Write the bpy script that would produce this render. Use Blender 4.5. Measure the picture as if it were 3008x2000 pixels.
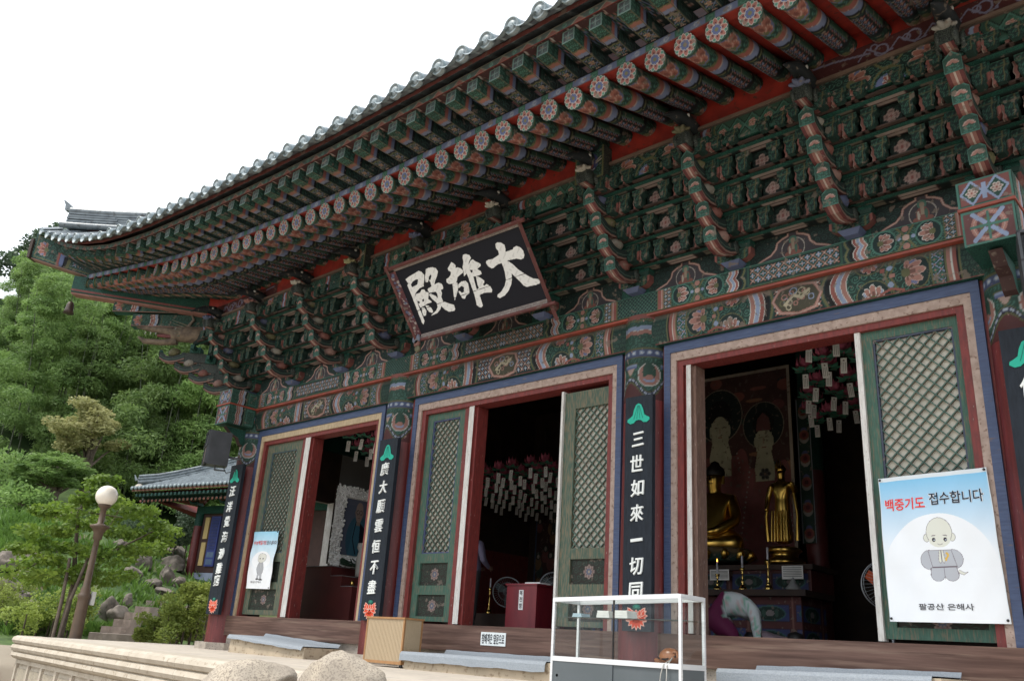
import bpy, math, random
import numpy as np
from mathutils import Vector, Matrix, noise
random.seed(7)
for o in list(bpy.data.objects): bpy.data.objects.remove(o)
SC = bpy.context.scene
COL = SC.collection
R_ = math.radians
# ------------------------------------------------------------------ camera
FPX = 2507.5
YAW, PITCH, ROLL = -0.7548, 0.3486, 0.066
CAM = np.array([6.9049, -7.41646, -0.25404])
_fw = np.array([math.sin(YAW)*math.cos(PITCH), math.cos(YAW)*math.cos(PITCH), math.sin(PITCH)])
_rt = np.array([math.cos(YAW), -math.sin(YAW), 0.0])
_up = np.cross(_rt, _fw)
RT = math.cos(ROLL)*_rt + math.sin(ROLL)*_up
UP = -math.sin(ROLL)*_rt + math.cos(ROLL)*_up
FW = _fw
cd = bpy.data.cameras.new('camera')
cam = bpy.data.objects.new('camera', cd); COL.objects.link(cam)
cd.sensor_width = 36; cd.lens = FPX/3008*36; cd.clip_start = 0.05; cd.clip_end = 1500
M = Matrix(((RT[0], UP[0], -FW[0], CAM[0]), (RT[1], UP[1], -FW[1], CAM[1]), (RT[2], UP[2], -FW[2], CAM[2]), (0, 0, 0, 1)))
cam.matrix_world = M
SC.camera = cam
def bp(px, py, **k):
    """world point seen at photo pixel (3008 wide) on the plane x= / y= / z="""
    d = FW*FPX + RT*(px-1504) - UP*(py-1000)
    (a, v), = k.items(); i = 'xyz'.index(a)
    return CAM + (v-CAM[i])/d[i]*d
def at(px, py, dist):
    """world point on the photo ray at horizontal distance dist"""
    d = FW*FPX + RT*(px-1504) - UP*(py-1000)
    return CAM + d*dist/math.hypot(d[0], d[1])
# ------------------------------------------------------------------ world: bright overcast sky
W = bpy.data.worlds.new('World'); SC.world = W; W.use_nodes = True
nt = W.node_tree; bg = nt.nodes['Background']
sky = nt.nodes.new('ShaderNodeTexSky'); sky.sky_type = 'NISHITA'; sky.sun_disc = False
SUN_EL, SUN_ROT = R_(58), R_(215)
sky.sun_elevation = SUN_EL; sky.sun_rotation = SUN_ROT; sky.dust_density = 4; sky.air_density = 1
mx = nt.nodes.new('ShaderNodeMixRGB'); mx.inputs['Fac'].default_value = 0.86
mx.inputs['Color2'].default_value = (12.3, 12.9, 13.6, 1)
nt.links.new(sky.outputs['Color'], mx.inputs['Color1']); nt.links.new(mx.outputs['Color'], bg.inputs['Color'])
bg.inputs['Strength'].default_value = 0.11
sd = bpy.data.lights.new('sun', 'SUN'); sd.energy = 2.3; sd.angle = R_(11); sd.color = (1.0, 0.95, 0.87)
sun = bpy.data.objects.new('sun', sd); COL.objects.link(sun)
az = R_(215)   # direction towards the sun, clockwise from +y
sv = Vector((math.sin(az)*math.cos(SUN_EL), math.cos(az)*math.cos(SUN_EL), math.sin(SUN_EL)))
sun.rotation_euler = sv.to_track_quat('Z', 'Y').to_euler()
SC.view_settings.view_transform = 'Standard'; SC.view_settings.look = 'None'
SC.view_settings.exposure = 0.47; SC.view_settings.gamma = 1
SC.cycles.max_bounces = 6; SC.cycles.diffuse_bounces = 4; SC.cycles.transparent_max_bounces = 8
SC.cycles.use_denoising = True

# ------------------------------------------------------------------ materials
MATS = {}
def _mk(name):
    m = bpy.data.materials.new(name); m.use_nodes = True
    n = m.node_tree; b = n.nodes['Principled BSDF']
    return m, n, b
def ramp(n, stops, interp='LINEAR'):
    r = n.nodes.new('ShaderNodeValToRGB'); r.color_ramp.interpolation = interp
    e = r.color_ramp.elements
    while len(e) < len(stops): e.new(0.5)
    for k, (p, c) in zip(e, stops):
        k.position = p; k.color = (c[0], c[1], c[2], 1) if hasattr(c, '__len__') else (c, c, c, 1)
    return r
def tex(n, kind, scale, detail=4, coord='Object', mapping=None, **kw):
    tc = n.nodes.new('ShaderNodeTexCoord'); mp = n.nodes.new('ShaderNodeMapping')
    if mapping: mp.inputs['Scale'].default_value = mapping
    n.links.new(tc.outputs[coord], mp.inputs['Vector'])
    t = n.nodes.new(kind); n.links.new(mp.outputs['Vector'], t.inputs['Vector'])
    if 'Scale' in t.inputs: t.inputs['Scale'].default_value = scale
    if 'Detail' in t.inputs: t.inputs['Detail'].default_value = detail
    for k, v in kw.items():
        if k in t.inputs: t.inputs[k].default_value = v
        else: setattr(t, k, v)
    return t
def mixc(n, fac, a, b, mode='MIX'):
    m = n.nodes.new('ShaderNodeMixRGB'); m.blend_type = mode
    for s, v in ((m.inputs['Fac'], fac), (m.inputs['Color1'], a), (m.inputs['Color2'], b)):
        if isinstance(v, (int, float)): s.default_value = v
        elif isinstance(v, (tuple, list)): s.default_value = (v[0], v[1], v[2], 1)
        else: n.links.new(v, s)
    return m.outputs['Color']
def bump(n, b, h, strength, dist=0.01):
    k = n.nodes.new('ShaderNodeBump'); k.inputs['Strength'].default_value = strength; k.inputs['Distance'].default_value = dist
    n.links.new(h, k.inputs['Height']); n.links.new(k.outputs['Normal'], b.inputs['Normal'])
def mat(name, c, c2=None, scale=6, rough=0.7, metal=0, bmp=0.0, mapping=None, lo=0.35, hi=0.65, detail=5, spec=0.5, dist=0.01, c3=None, scale3=40, lo3=.6, hi3=.66):
    if name in MATS: return MATS[name]
    m, n, b = _mk(name)
    b.inputs['Roughness'].default_value = rough; b.inputs['Metallic'].default_value = metal
    b.inputs['Specular IOR Level'].default_value = spec
    c2 = c2 or tuple(x*0.75 for x in c)
    t = tex(n, 'ShaderNodeTexNoise', scale, detail, mapping=mapping)
    r = ramp(n, [(lo, c), (hi, c2)]); n.links.new(t.outputs['Fac'], r.inputs['Fac'])
    out = r.outputs['Color']
    if c3:
        t3 = tex(n, 'ShaderNodeTexNoise', scale3, 4, mapping=mapping)
        r3 = ramp(n, [(lo3, 0.0), (hi3, 1.0)]); n.links.new(t3.outputs['Fac'], r3.inputs['Fac'])
        out = mixc(n, r3.outputs['Color'], out, c3)
    n.links.new(out, b.inputs['Base Color'])
    if bmp: bump(n, b, t.outputs['Fac'], bmp, dist)
    MATS[name] = m; return m
def paint_mat(name='painted_wood', grime=0.35, gain=.66, rough=0.62, wood=(.16, .12, .09), wear=.60, spec=.25, emit=0, sat=.78):
    if name in MATS: return MATS[name]
    m, n, b = _mk(name)
    b.inputs['Roughness'].default_value = rough; b.inputs['Specular IOR Level'].default_value = spec
    a = n.nodes.new('ShaderNodeVertexColor'); a.layer_name = 'Col'
    t = tex(n, 'ShaderNodeTexNoise', 5.0, 6); oi = n.nodes.new('ShaderNodeObjectInfo')
    def vary(tx):      # every copy gets its own stains
        mp = tx.inputs['Vector'].links[0].from_node; ml = n.nodes.new('ShaderNodeMath'); ml.operation = 'MULTIPLY'; ml.inputs[1].default_value = 31.0
        n.links.new(oi.outputs['Random'], ml.inputs[0]); n.links.new(ml.outputs[0], mp.inputs['Location'])
    vary(t)
    r = ramp(n, [(0.3, gain), (0.75, gain*(1-grime))]); n.links.new(t.outputs['Fac'], r.inputs['Fac'])
    o = mixc(n, 1.0, a.outputs['Color'], r.outputs['Color'], 'MULTIPLY')
    if wear < 1:
        t2 = tex(n, 'ShaderNodeTexNoise', 14.0, 8); vary(t2)
        r2 = ramp(n, [(wear, 0.0), (wear+.05, .75)]); n.links.new(t2.outputs['Fac'], r2.inputs['Fac'])
        o = mixc(n, r2.outputs['Color'], o, wood)
    hs = n.nodes.new('ShaderNodeHueSaturation'); hs.inputs['Saturation'].default_value = sat; vr = n.nodes.new('ShaderNodeMapRange'); vr.inputs['To Min'].default_value = 1-.35*grime; vr.inputs['To Max'].default_value = 1+.35*grime; n.links.new(oi.outputs['Random'], vr.inputs['Value']); n.links.new(vr.outputs['Result'], hs.inputs['Value']); n.links.new(o, hs.inputs['Color']); o = hs.outputs['Color']
    n.links.new(o, b.inputs['Base Color'])
    if emit:
        n.links.new(a.outputs['Color'], b.inputs['Emission Color']); b.inputs['Emission Strength'].default_value = emit
    bump(n, b, t.outputs['Fac'], 0.15)
    MATS[name] = m; return m
PAINT = paint_mat()
FINE = paint_mat('print_on_vinyl', grime=0.03, gain=1.0, rough=0.6, wear=1.1, spec=.2, sat=1.0)
def scroll_mat(name, dark, light, scale=22, k=30.0, accent=None):
    """dark green ground covered with small painted curls"""
    if name in MATS: return MATS[name]
    m, n, b = _mk(name); b.inputs['Roughness'].default_value = .6; b.inputs['Specular IOR Level'].default_value = .3
    v = tex(n, 'ShaderNodeTexVoronoi', scale)
    mu = n.nodes.new('ShaderNodeMath'); mu.operation = 'MULTIPLY'; mu.inputs[1].default_value = k
    n.links.new(v.outputs['Distance'], mu.inputs[0])
    s = n.nodes.new('ShaderNodeMath'); s.operation = 'SINE'; n.links.new(mu.outputs[0], s.inputs[0])
    r = ramp(n, [(0.45, dark), (0.62, light)]); n.links.new(s.outputs[0], r.inputs['Fac'])
    o = r.outputs['Color']
    if accent:
        t3 = tex(n, 'ShaderNodeTexVoronoi', scale*.55)
        r3 = ramp(n, [(0.10, 1.0), (0.13, 0.0)]); n.links.new(t3.outputs['Distance'], r3.inputs['Fac'])
        o = mixc(n, r3.outputs['Color'], o, accent)
    t = tex(n, 'ShaderNodeTexNoise', 4.0, 5); r2 = ramp(n, [(.3, 1.0), (.75, .6)]); n.links.new(t.outputs['Fac'], r2.inputs['Fac'])
    o = mixc(n, 1.0, o, r2.outputs['Color'], 'MULTIPLY')
    n.links.new(o, b.inputs['Base Color']); MATS[name] = m; return m
SCROLL = scroll_mat('green_scrollwork', (.009, .038, .033), (.03, .15, .105))
SCROLLD = scroll_mat('dark_scrollwork', (.02, .025, .025), (.08, .1, .08), 18, 26, (.25, .07, .045))

# palette (linear)
GREEN = (.022, .10, .068); TEAL = (.05, .225, .17); DKG = (.011, .04, .04); OLIVE = (.16, .17, .06)
RED = (.36, .065, .04); DRED = (.16, .018, .018); SALM = (.46, .175, .125); PINK = (.60, .40, .33)
BLUE = (.11, .17, .42); LBLUE = (.27, .38, .62); WHITE = (.72, .74, .7); BLACK = (.012, .014, .016); CREAM = (.55, .48, .3)
GREY = (.14, .12, .14)

# ------------------------------------------------------------------ mesh builder
class MB:
    def __init__(s): s.v = []; s.f = []; s.c = []; s.mi = []; s.sm = []; s.mats = []; s.n = 0
    def mid(s, m):
        if m not in s.mats: s.mats.append(m)
        return s.mats.index(m)
    def add(s, verts, faces, m=None, col=WHITE, smooth=False):
        m = m or PAINT; i = s.mid(m); b = s.n
        verts = np.asarray(verts, dtype=float).reshape(-1, 3)
        s.v.append(verts); s.n += len(verts)
        c = np.asarray(col, dtype=float)
        if c.ndim == 1: c = np.tile(c, (len(verts), 1))
        s.c.append(c)
        if isinstance(faces, np.ndarray): s.f.extend((faces+b).tolist())
        else: s.f.extend([[q+b for q in f] for f in faces])
        s.mi.extend([i]*len(faces)); s.sm.extend([smooth]*len(faces))
        return s
    def box(s, x0, x1, y0, y1, z0, z1, m=None, col=WHITE, T=None):
        P = np.array([(x0,y0,z0),(x1,y0,z0),(x1,y1,z0),(x0,y1,z0),(x0,y0,z1),(x1,y0,z1),(x1,y1,z1),(x0,y1,z1)], float)
        if T is not None: P = tr(T, P)
        return s.add(P, [(0,3,2,1),(4,5,6,7),(0,1,5,4),(1,2,6,5),(2,3,7,6),(3,0,4,7)], m, col)
    def quad(s, p, m=None, col=WHITE): return s.add(p, [tuple(range(len(p)))], m, col)
    def prism(s, poly, fr, d0, d1, m=None, col=WHITE, side=None, sidecol=None):
        """poly: 2D outline in frame fr=(origin,u,v,n); thickness from d0 to d1 along n"""
        O, U, V, N = [np.asarray(q, float) for q in fr]; p = np.asarray(poly, float); k = len(p)
        A = O+p[:, :1]*U+p[:, 1:]*V+N*d0; B = A+N*(d1-d0)
        s.add(A, [tuple(range(k))[::-1]], m, col); s.add(B, [tuple(range(k))], m, col)
        V2 = np.concatenate([A, B]); F = [(i, (i+1) % k, k+(i+1) % k, k+i) for i in range(k)]
        return s.add(V2, F, side or m, sidecol or col)
    def tube(s, pts, rad, n=8, m=None, col=WHITE, cap=True, smooth=True, squash=None):
        pts = [np.asarray(p, float) for p in pts]; k = len(pts)
        if not hasattr(rad, '__len__'): rad = [rad]*k
        vs = []; up = None
        for i, p in enumerate(pts):
            d = pts[min(i+1, k-1)]-pts[max(i-1, 0)]; d = d/(np.linalg.norm(d)+1e-9)
            if up is None: up = np.array([0, 0, 1.]) if abs(d[2]) < .9 else np.array([1., 0, 0])
            a = np.cross(up, d); a /= np.linalg.norm(a)+1e-9; b = np.cross(d, a); up = b
            for j in range(n):
                t = 2*math.pi*j/n
                vs.append(p+rad[i]*(math.cos(t)*a*(squash or 1)+math.sin(t)*b))
        F = [(i*n+j, i*n+(j+1) % n, (i+1)*n+(j+1) % n, (i+1)*n+j) for i in range(k-1) for j in range(n)]
        s.add(vs, F, m, col, smooth)
        if cap:
            s.add(vs[:n], [tuple(range(n))[::-1]], m, col); s.add(vs[-n:], [tuple(range(n))], m, col)
        return s
    def lathe(s, prof, c=(0, 0, 0), n=16, m=None, col=WHITE, smooth=True, T=None, cols=None, sx=1, sy=1):
        vs = []; cc = []
        for i, (r, z) in enumerate(prof):
            for j in range(n):
                t = 2*math.pi*j/n; vs.append((c[0]+r*sx*math.cos(t), c[1]+r*sy*math.sin(t), c[2]+z)); cc.append(cols[i] if cols else col)
        k = len(prof); F = [(i*n+j, i*n+(j+1) % n, (i+1)*n+(j+1) % n, (i+1)*n+j) for i in range(k-1) for j in range(n)]
        vs = np.array(vs)
        if T is not None: vs = tr(T, vs)
        s.add(vs, F, m, np.array(cc), smooth)
        s.add(vs[:n], [tuple(range(n))[::-1]], m, cc[0]); s.add(vs[-n:], [tuple(range(n))], m, cc[-1])
        return s
    def sheet(s, P, x0, x1, y0, y1, nx, ny, paint, m=None, smooth=False, flip=False):
        """painted grid: P(X,Y)->(x,y,z) arrays, paint(X,Y)->colours"""
        X, Y = np.meshgrid(np.linspace(x0, x1, nx+1), np.linspace(y0, y1, ny+1))
        X = X.ravel(); Y = Y.ravel(); Q = P(X, Y)
        V = np.stack([np.broadcast_to(q, X.shape) for q in Q], 1).astype(float)
        C = paint(X, Y) if callable(paint) else paint
        i, j = np.meshgrid(np.arange(nx), np.arange(ny)); a = (j*(nx+1)+i).ravel()
        F = np.stack([a, a+1, a+nx+2, a+nx+1], 1)
        if flip: F = F[:, ::-1]
        return s.add(V, F, m, C, smooth)
    def build(s, name, parent=None, T=None):
        me = bpy.data.meshes.new(name)
        V = np.concatenate(s.v) if s.v else np.zeros((0, 3)); C = np.concatenate(s.c) if s.c else np.zeros((0, 3))
        if T is not None: V = tr(T, V)
        me.from_pydata(V.tolist(), [], s.f)
        for m in s.mats: me.materials.append(m)
        me.polygons.foreach_set('material_index', s.mi); me.polygons.foreach_set('use_smooth', s.sm)
        ca = me.color_attributes.new('Col', 'FLOAT_COLOR', 'POINT')
        ca.data.foreach_set('color', np.concatenate([C, np.ones((len(C), 1))], 1).astype(np.float32).ravel())
        me.update()
        o = bpy.data.objects.new(name, me); COL.objects.link(o)
        if parent: o.parent = parent
        return o
def tr(T, P):
    T = np.array(T); return P@T[:3, :3].T+T[:3, 3]
def TM(loc=(0, 0, 0), rz=0, rx=0, ry=0, sc=1):
    return Matrix.Translation(loc) @ Matrix.Rotation(rz, 4, 'Z') @ Matrix.Rotation(ry, 4, 'Y') @ Matrix.Rotation(rx, 4, 'X') @ Matrix.Scale(sc, 4)
def empty(name, loc=(0, 0, 0), rz=0, parent=None):
    o = bpy.data.objects.new(name, None); COL.objects.link(o); o.location = loc; o.rotation_euler = (0, 0, rz)
    o.empty_display_size = .1
    if parent: o.parent = parent
    return o
def tag(o, label, cat, group=None, kind=None):
    o['label'] = label; o['category'] = cat
    if group: o['group'] = group
    if kind: o['kind'] = kind
    return o
def struct(o, label=None):
    o['kind'] = 'structure'
    if label: o['label'] = label
    return o
def copy_tree(o, parent=None):
    c = o.copy(); COL.objects.link(c); c.parent = parent
    for ch in [q for q in o.children]: copy_tree(ch, c)
    return c
_ch = {}
def kids_cache(root):
    out = []
    for c in root.children: out.append(c)
    return out

# ------------------------------------------------------------------ painting on coordinate arrays
class Cv:
    def __init__(s, X, Y, base): s.X = X; s.Y = Y; s.C = np.tile(np.asarray(base, float), (len(X), 1))
    def put(s, m, col, a=1.0):
        s.C[m] = s.C[m]*(1-a)+np.asarray(col, float)*a; return s
    def rect(s, x0, x1, y0, y1, col): return s.put((s.X >= x0) & (s.X <= x1) & (s.Y >= y0) & (s.Y <= y1), col)
    def frame(s, x0, x1, y0, y1, w, col):
        i = (s.X >= x0) & (s.X <= x1) & (s.Y >= y0) & (s.Y <= y1); j = (s.X >= x0+w) & (s.X <= x1-w) & (s.Y >= y0+w) & (s.Y <= y1-w)
        return s.put(i & ~j, col)
    def ell(s, x, y, a, b, col, inner=0):
        d = np.hypot((s.X-x)/a, (s.Y-y)/b); return s.put((d <= 1) & (d >= inner), col)
    def disc(s, x, y, r, col): return s.ell(x, y, r, r, col)
    def ring(s, x, y, r, w, col): d = np.hypot(s.X-x, s.Y-y); return s.put(abs(d-r) < w/2, col)
    def line(s, pts, w, col):
        """polyline; pts (x,y) or (x,y,w)"""
        for a, b in zip(pts[:-1], pts[1:]):
            wa = a[2] if len(a) > 2 else w; wb = b[2] if len(b) > 2 else w
            dx, dy = b[0]-a[0], b[1]-a[1]; L = dx*dx+dy*dy+1e-12
            t = np.clip(((s.X-a[0])*dx+(s.Y-a[1])*dy)/L, 0, 1)
            d = np.hypot(s.X-a[0]-t*dx, s.Y-a[1]-t*dy); s.put(d <= (wa+(wb-wa)*t)/2, col)
        return s
    def inpoly(s, poly):
        r = np.zeros(len(s.X), bool); k = len(poly)
        for i in range(k):
            x1, y1 = poly[i]; x2, y2 = poly[(i+1) % k]
            c = ((y1 > s.Y) != (y2 > s.Y)) & (s.X < (x2-x1)*(s.Y-y1)/((y2-y1) or 1e-12)+x1); r ^= c
        return r
    def poly(s, poly, col, rim=0, rimcol=None):
        s.put(s.inpoly(poly), col)
        if rim: s.line(list(poly)+[poly[0]], rim, rimcol)
        return s
    def flower(s, x, y, r, n, petal, rim=WHITE, core=OLIVE, mid=BLUE, leaf=TEAL, sy=1.0, rot=0.0, rimw=.09):
        dx = s.X-x; dy = (s.Y-y)/sy; d = np.hypot(dx, dy)/r; t = np.arctan2(dy, dx)+rot
        if leaf is not None:
            q = .90*(.86+.14*np.abs(np.cos(n*t/2+math.pi/2))); s.put(d < q+.06, rim); s.put(d < q, leaf)
        q = .62+.38*np.abs(np.cos(n*t/2))**.6
        s.put(d < q, rim); s.put((d < q-rimw) & (np.abs(np.cos(n*t/2)) > .22), petal)
        s.put((d < q-.3) & (d > .5) & (np.abs(np.cos(n*t/2)) > .75), tuple(c*.45 for c in petal))
        if mid is not None:
            q = .34+.2*np.abs(np.cos(n*t/2)); s.put(d < q+.05, rim); s.put(d < q, mid)
        s.put(d < .2, core); return s
    def curls(s, x0, x1, y0, y1, step, col, w=.18, seed=1, under=None):
        """rows of little spiral curls"""
        m = (s.X >= x0) & (s.X <= x1) & (s.Y >= y0) & (s.Y <= y1)
        if under is not None: s.put(m, under)
        gx = (s.X-x0)/step; gy = (s.Y-y0)/step; row = np.floor(gy); gx = gx+.5*(row % 2)
        fx = gx-np.floor(gx)-.5; fy = gy-row-.5; d = np.hypot(fx, fy); t = np.arctan2(fy, fx)
        ph = (d*3.2-t/(2*math.pi)*(1-2*((np.floor(gx)+row) % 2))) % 1
        s.put(m & (d < .48) & (ph < w*2.2), col); return s
    def lattice(s, x0, x1, y0, y1, step, cols, bgc=DKG):
        m = (s.X >= x0) & (s.X <= x1) & (s.Y >= y0) & (s.Y <= y1); s.put(m, bgc)
        gx = (s.X-x0)/step; gy = (s.Y-y0)/step; ix = np.floor(gx); iy = np.floor(gy); fx = gx-ix-.5; fy = gy-iy-.5
        par = (ix+iy) % 2 == 0
        s.put(m & par & (np.abs(np.abs(fx)-np.abs(fy)) < .14), cols[0])
        s.put(m & ~par & ((np.abs(fx) < .12) | (np.abs(fy) < .12)), cols[1])
        s.put(m & (np.hypot(fx, fy) < .17), cols[2]); return s
    def waveband(s, x, w, amp, wl, cols, line=WHITE, y0=-9, y1=9, vert=True, lw=.0035, ph=0.0):
        """adjacent coloured bands with a scalloped edge"""
        A, B = (s.X, s.Y) if vert else (s.Y, s.X)
        off = amp*np.abs(np.sin(B/wl*math.pi+ph)); k = len(cols)
        for i, c in enumerate(cols):
            s.put((A >= x+off+i*w) & (A < x+off+(i+1)*w) & (B >= y0) & (B <= y1), c)
            s.put((np.abs(A-(x+off+i*w)) < lw) & (B >= y0) & (B <= y1), line)
        return s
    def lotus(s, x, y, r, ang, petal=SALM, rim=WHITE, back=BLUE, core=OLIVE):
        """side-view lotus opening towards ang"""
        ca, sa = math.cos(ang), math.sin(ang); U = ((s.X-x)*ca+(s.Y-y)*sa)/r; V = (-(s.X-x)*sa+(s.Y-y)*ca)/r
        for (pu, pv, a, b, rt, c) in ((.05, .55, .45, .26, .9, back), (.05, -.55, .45, .26, -.9, back), (.2, .4, .55, .27, .5, petal), (.2, -.4, .55, .27, -.5, petal), (-.25, .6, .35, .2, 1.5, petal), (-.25, -.6, .35, .2, -1.5, petal), (.35, 0, .62, .3, 0, petal)):
            c1, s1 = math.cos(rt), math.sin(rt); u = (U-pu)*c1+(V-pv)*s1; v = -(U-pu)*s1+(V-pv)*c1
            d = np.hypot(u/a, v/b); s.put(d < 1, rim); s.put(d < .86, c)
            s.put((d < .86) & (u < -.1*a) & (np.abs(v) < b*.4), tuple(q*.5 for q in c))
        d = np.hypot((U+.35)/.3, V/.32); s.put(d < 1, core); return s
# ================================================================== TEMPLE HALL
XL = [-5.567, -1.717, 2.239]; XR = [-2.339, 1.702, 5.295]
CX = [-5.80, -2.028, 1.970, 5.555]
GZ = -0.5                                   # terrace level
hall = tag(empty('temple_hall', (-.1, 0, GZ)), 'large painted wooden temple hall with green, red and blue patterned eaves and lattice doors', 'temple')
HT = Matrix.Translation((.1, 0, -GZ))       # children meshes are built in world metres
def part(mb, name, parent=None, label=None):
    """a part of the hall: vertices are in world metres, so cancel the hall's own offset"""
    o = mb.build(name); p = parent or hall; o.parent = p
    if p is hall: o.location = (.1, 0, -GZ)
    if label: o['label'] = label
    return o
wood_sill = mat('weathered_dark_timber', (.075, .038, .028), (.15, .085, .065), 3, .8, bmp=.5, mapping=(.5, 6, 9), c3=(.24, .16, .12), scale3=2.2, lo3=.55, hi3=.75)
red_lac = mat('dark_red_lacquer', (.15, .022, .022), (.095, .014, .015), 5, .5, bmp=.2, mapping=(6, 6, .7), c3=(.33, .2, .17), scale3=26, lo3=.68, hi3=.72)
stone_f = mat('foundation_granite', (.42, .37, .31), (.27, .235, .2), 8, .9, bmp=.5, c3=(.14, .12, .11), scale3=60, lo3=.6, hi3=.66)
soffit_red = mat('red_painted_board', (.33, .03, .018), (.2, .02, .015), 7, .6, bmp=.1, c3=(.1, .03, .02), scale3=15, lo3=.62, hi3=.7)
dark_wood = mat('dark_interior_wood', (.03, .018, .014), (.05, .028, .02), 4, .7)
blue_paint = mat('faded_blue_paint', (.056, .085, .17), (.038, .058, .125), 7, .6, bmp=.15, mapping=(1, 5, 8), c3=(.12, .09, .09), scale3=10, lo3=.66, hi3=.72)
pink_paint = mat('peeling_pink_paint', (.42, .32, .27), (.31, .23, .19), 5, .7, bmp=.3, mapping=(3, 3, 3), c3=(.20, .13, .10), scale3=9, lo3=.57, hi3=.66, detail=9)
bare_wood = mat('bare_pale_wood', (.50, .39, .25), (.38, .29, .18), 5, .7, bmp=.2, mapping=(5, 5, 2), c3=(.15, .08, .05), scale3=16, lo3=.66, hi3=.72)
redpaint = mat('worn_red_paint', (.2, .03, .025), (.12, .02, .018), 8, .6, bmp=.2, mapping=(5, 5, 1), c3=(.38, .28, .24), scale3=16, lo3=.66, hi3=.74)
white_paint = mat('peeling_white_edge', (.68, .67, .64), (.52, .50, .47), 7, .6, bmp=.3, mapping=(6, 6, 1), c3=(.2, .1, .07), scale3=24, lo3=.63, hi3=.7)
def green_wood(name, g, w, lo=.45):
    return mat(name, g, tuple(q*.7 for q in g), 9, .7, bmp=.35, mapping=(9, 9, 1.2), c3=w, scale3=7, lo3=lo, hi3=lo+.18)
door_green = green_wood('faded_green_door_paint', (.05, .125, .09), (.14, .12, .08), .50)
door_green2 = green_wood('worn_green_door_paint', (.06, .11, .08), (.16, .135, .085), .43)
paper = mat('door_paper', (.58, .56, .48), (.47, .45, .38), 3, .9)

# ---- columns with painted heads
def col_paint(X, Y):
    # X angle*r, Y height above the band bottom (z 2.3)
    c = Cv(X, Y, RED); c.put(Y < 1.05, DKG)
    c.put(Y < .0, (.15, .022, .022))
    c.curls(-9, 9, .1, 1.0, .075, TEAL, .14, under=GREEN)
    per = .36; fx = (X/per-np.floor(X/per)-.5)*per
    # scalloped foot
    c.put(Y < .10+.09*np.cos(fx/per*2*math.pi)*-1, (.15, .022, .022))
    e = .10-.09*np.cos(fx/per*2*math.pi); c.put((Y > e) & (Y < e+.02), OLIVE); c.put((Y > e+.02) & (Y < e+.03), BLACK)
    e2 = e+.045; dots = (np.abs(Y-e2) < .012)
    c.put(np.abs(Y-e2) < .017, (.05, .06, .14)); c.put(dots & (np.abs((X*26) % 1-.5) < .33), (.5, .6, .75))
    c.put((Y > e2+.02) & (Y < e2+.03), OLIVE)
    c.X = fx; X0 = X
    c.ell(0, .27, .105, .13, WHITE); c.ell(0, .27, .095, .12, SALM); c.ell(0, .30, .06, .1, GREEN); c.ell(0, .22, .05, .035, LBLUE); c.ell(0, .24, .04, .03, SALM)
    c.X = np.abs(fx)-per/2
    c.poly([(-.075, .40), (.0, .40), (.0, .27), (-.02, .29)], PINK, .008, OLIVE); c.rect(-.07, 0, .37, .4, LBLUE); c.rect(-.07, 0, .355, .37, BLUE)
    c.X = X0
    c.put((Y > .46) & (Y < .48), OLIVE); c.put((Y > .48) & (Y < .56), (.06, .1, .26)); c.put((Y > .56) & (Y < .58), OLIVE)
    g = (X*14) % 1-.5; c.put(np.hypot(g/14, Y-.52) < .024, LBLUE); c.put(np.hypot(g/14, Y-.52) < .012, (.75, .8, .85))
    w = .015*np.abs(np.sin(X*22)); c.put((Y > .72+w) & (Y < .77+w), SALM); c.put((Y > .77+w) & (Y < .82+w), LBLUE); c.put(np.abs(Y-.77-w) < .004, WHITE)
    c.put((Y > .87+w) & (Y < .89+w), OLIVE); c.put(Y > .90+w, RED)
    return c.C
colm = paint_mat('painted_column', .3, .5, wood=(.3, .17, .14), wear=.68)
def column(x, front=True):
    mb = MB(); r0, r1 = .262, .238; y = -.0
    zb = GZ+.1
    def P(X, Y):
        t = X/.2; z = Y+2.3; r = r1+(r0-r1)*np.clip((3.3-z)/3.6, 0, 1); return x+r*np.cos(t), y+r*np.sin(t), z
    mb.sheet(P, -math.pi*.2, math.pi*.2, 0, .962, 110, 84, col_paint, m=colm, smooth=True)
    prof = [(r0, zb), (r0*.995, .4), (r0-.008, 1.2), (r0-.018, 2.301)]
    mb.lathe(prof, (x, y, 0), 36, red_lac)
    c = part(mb, 'column')
    st = MB(); random.seed(int(x*10)+50); pr = []
    n = 11
    ring = [(x+(.40+.07*random.random())*math.cos(6.283*i/n)*1.15, y+(.36+.07*random.random())*math.sin(6.283*i/n)) for i in range(n)]
    st.prism(ring, ((0, 0, 0), (1, 0, 0), (0, 1, 0), (0, 0, 1)), GZ-.05, GZ+.1, stone_f)
    s = st.build('foundation_stone'); s.parent = c
    return c
cols = [column(x) for x in CX]

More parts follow.
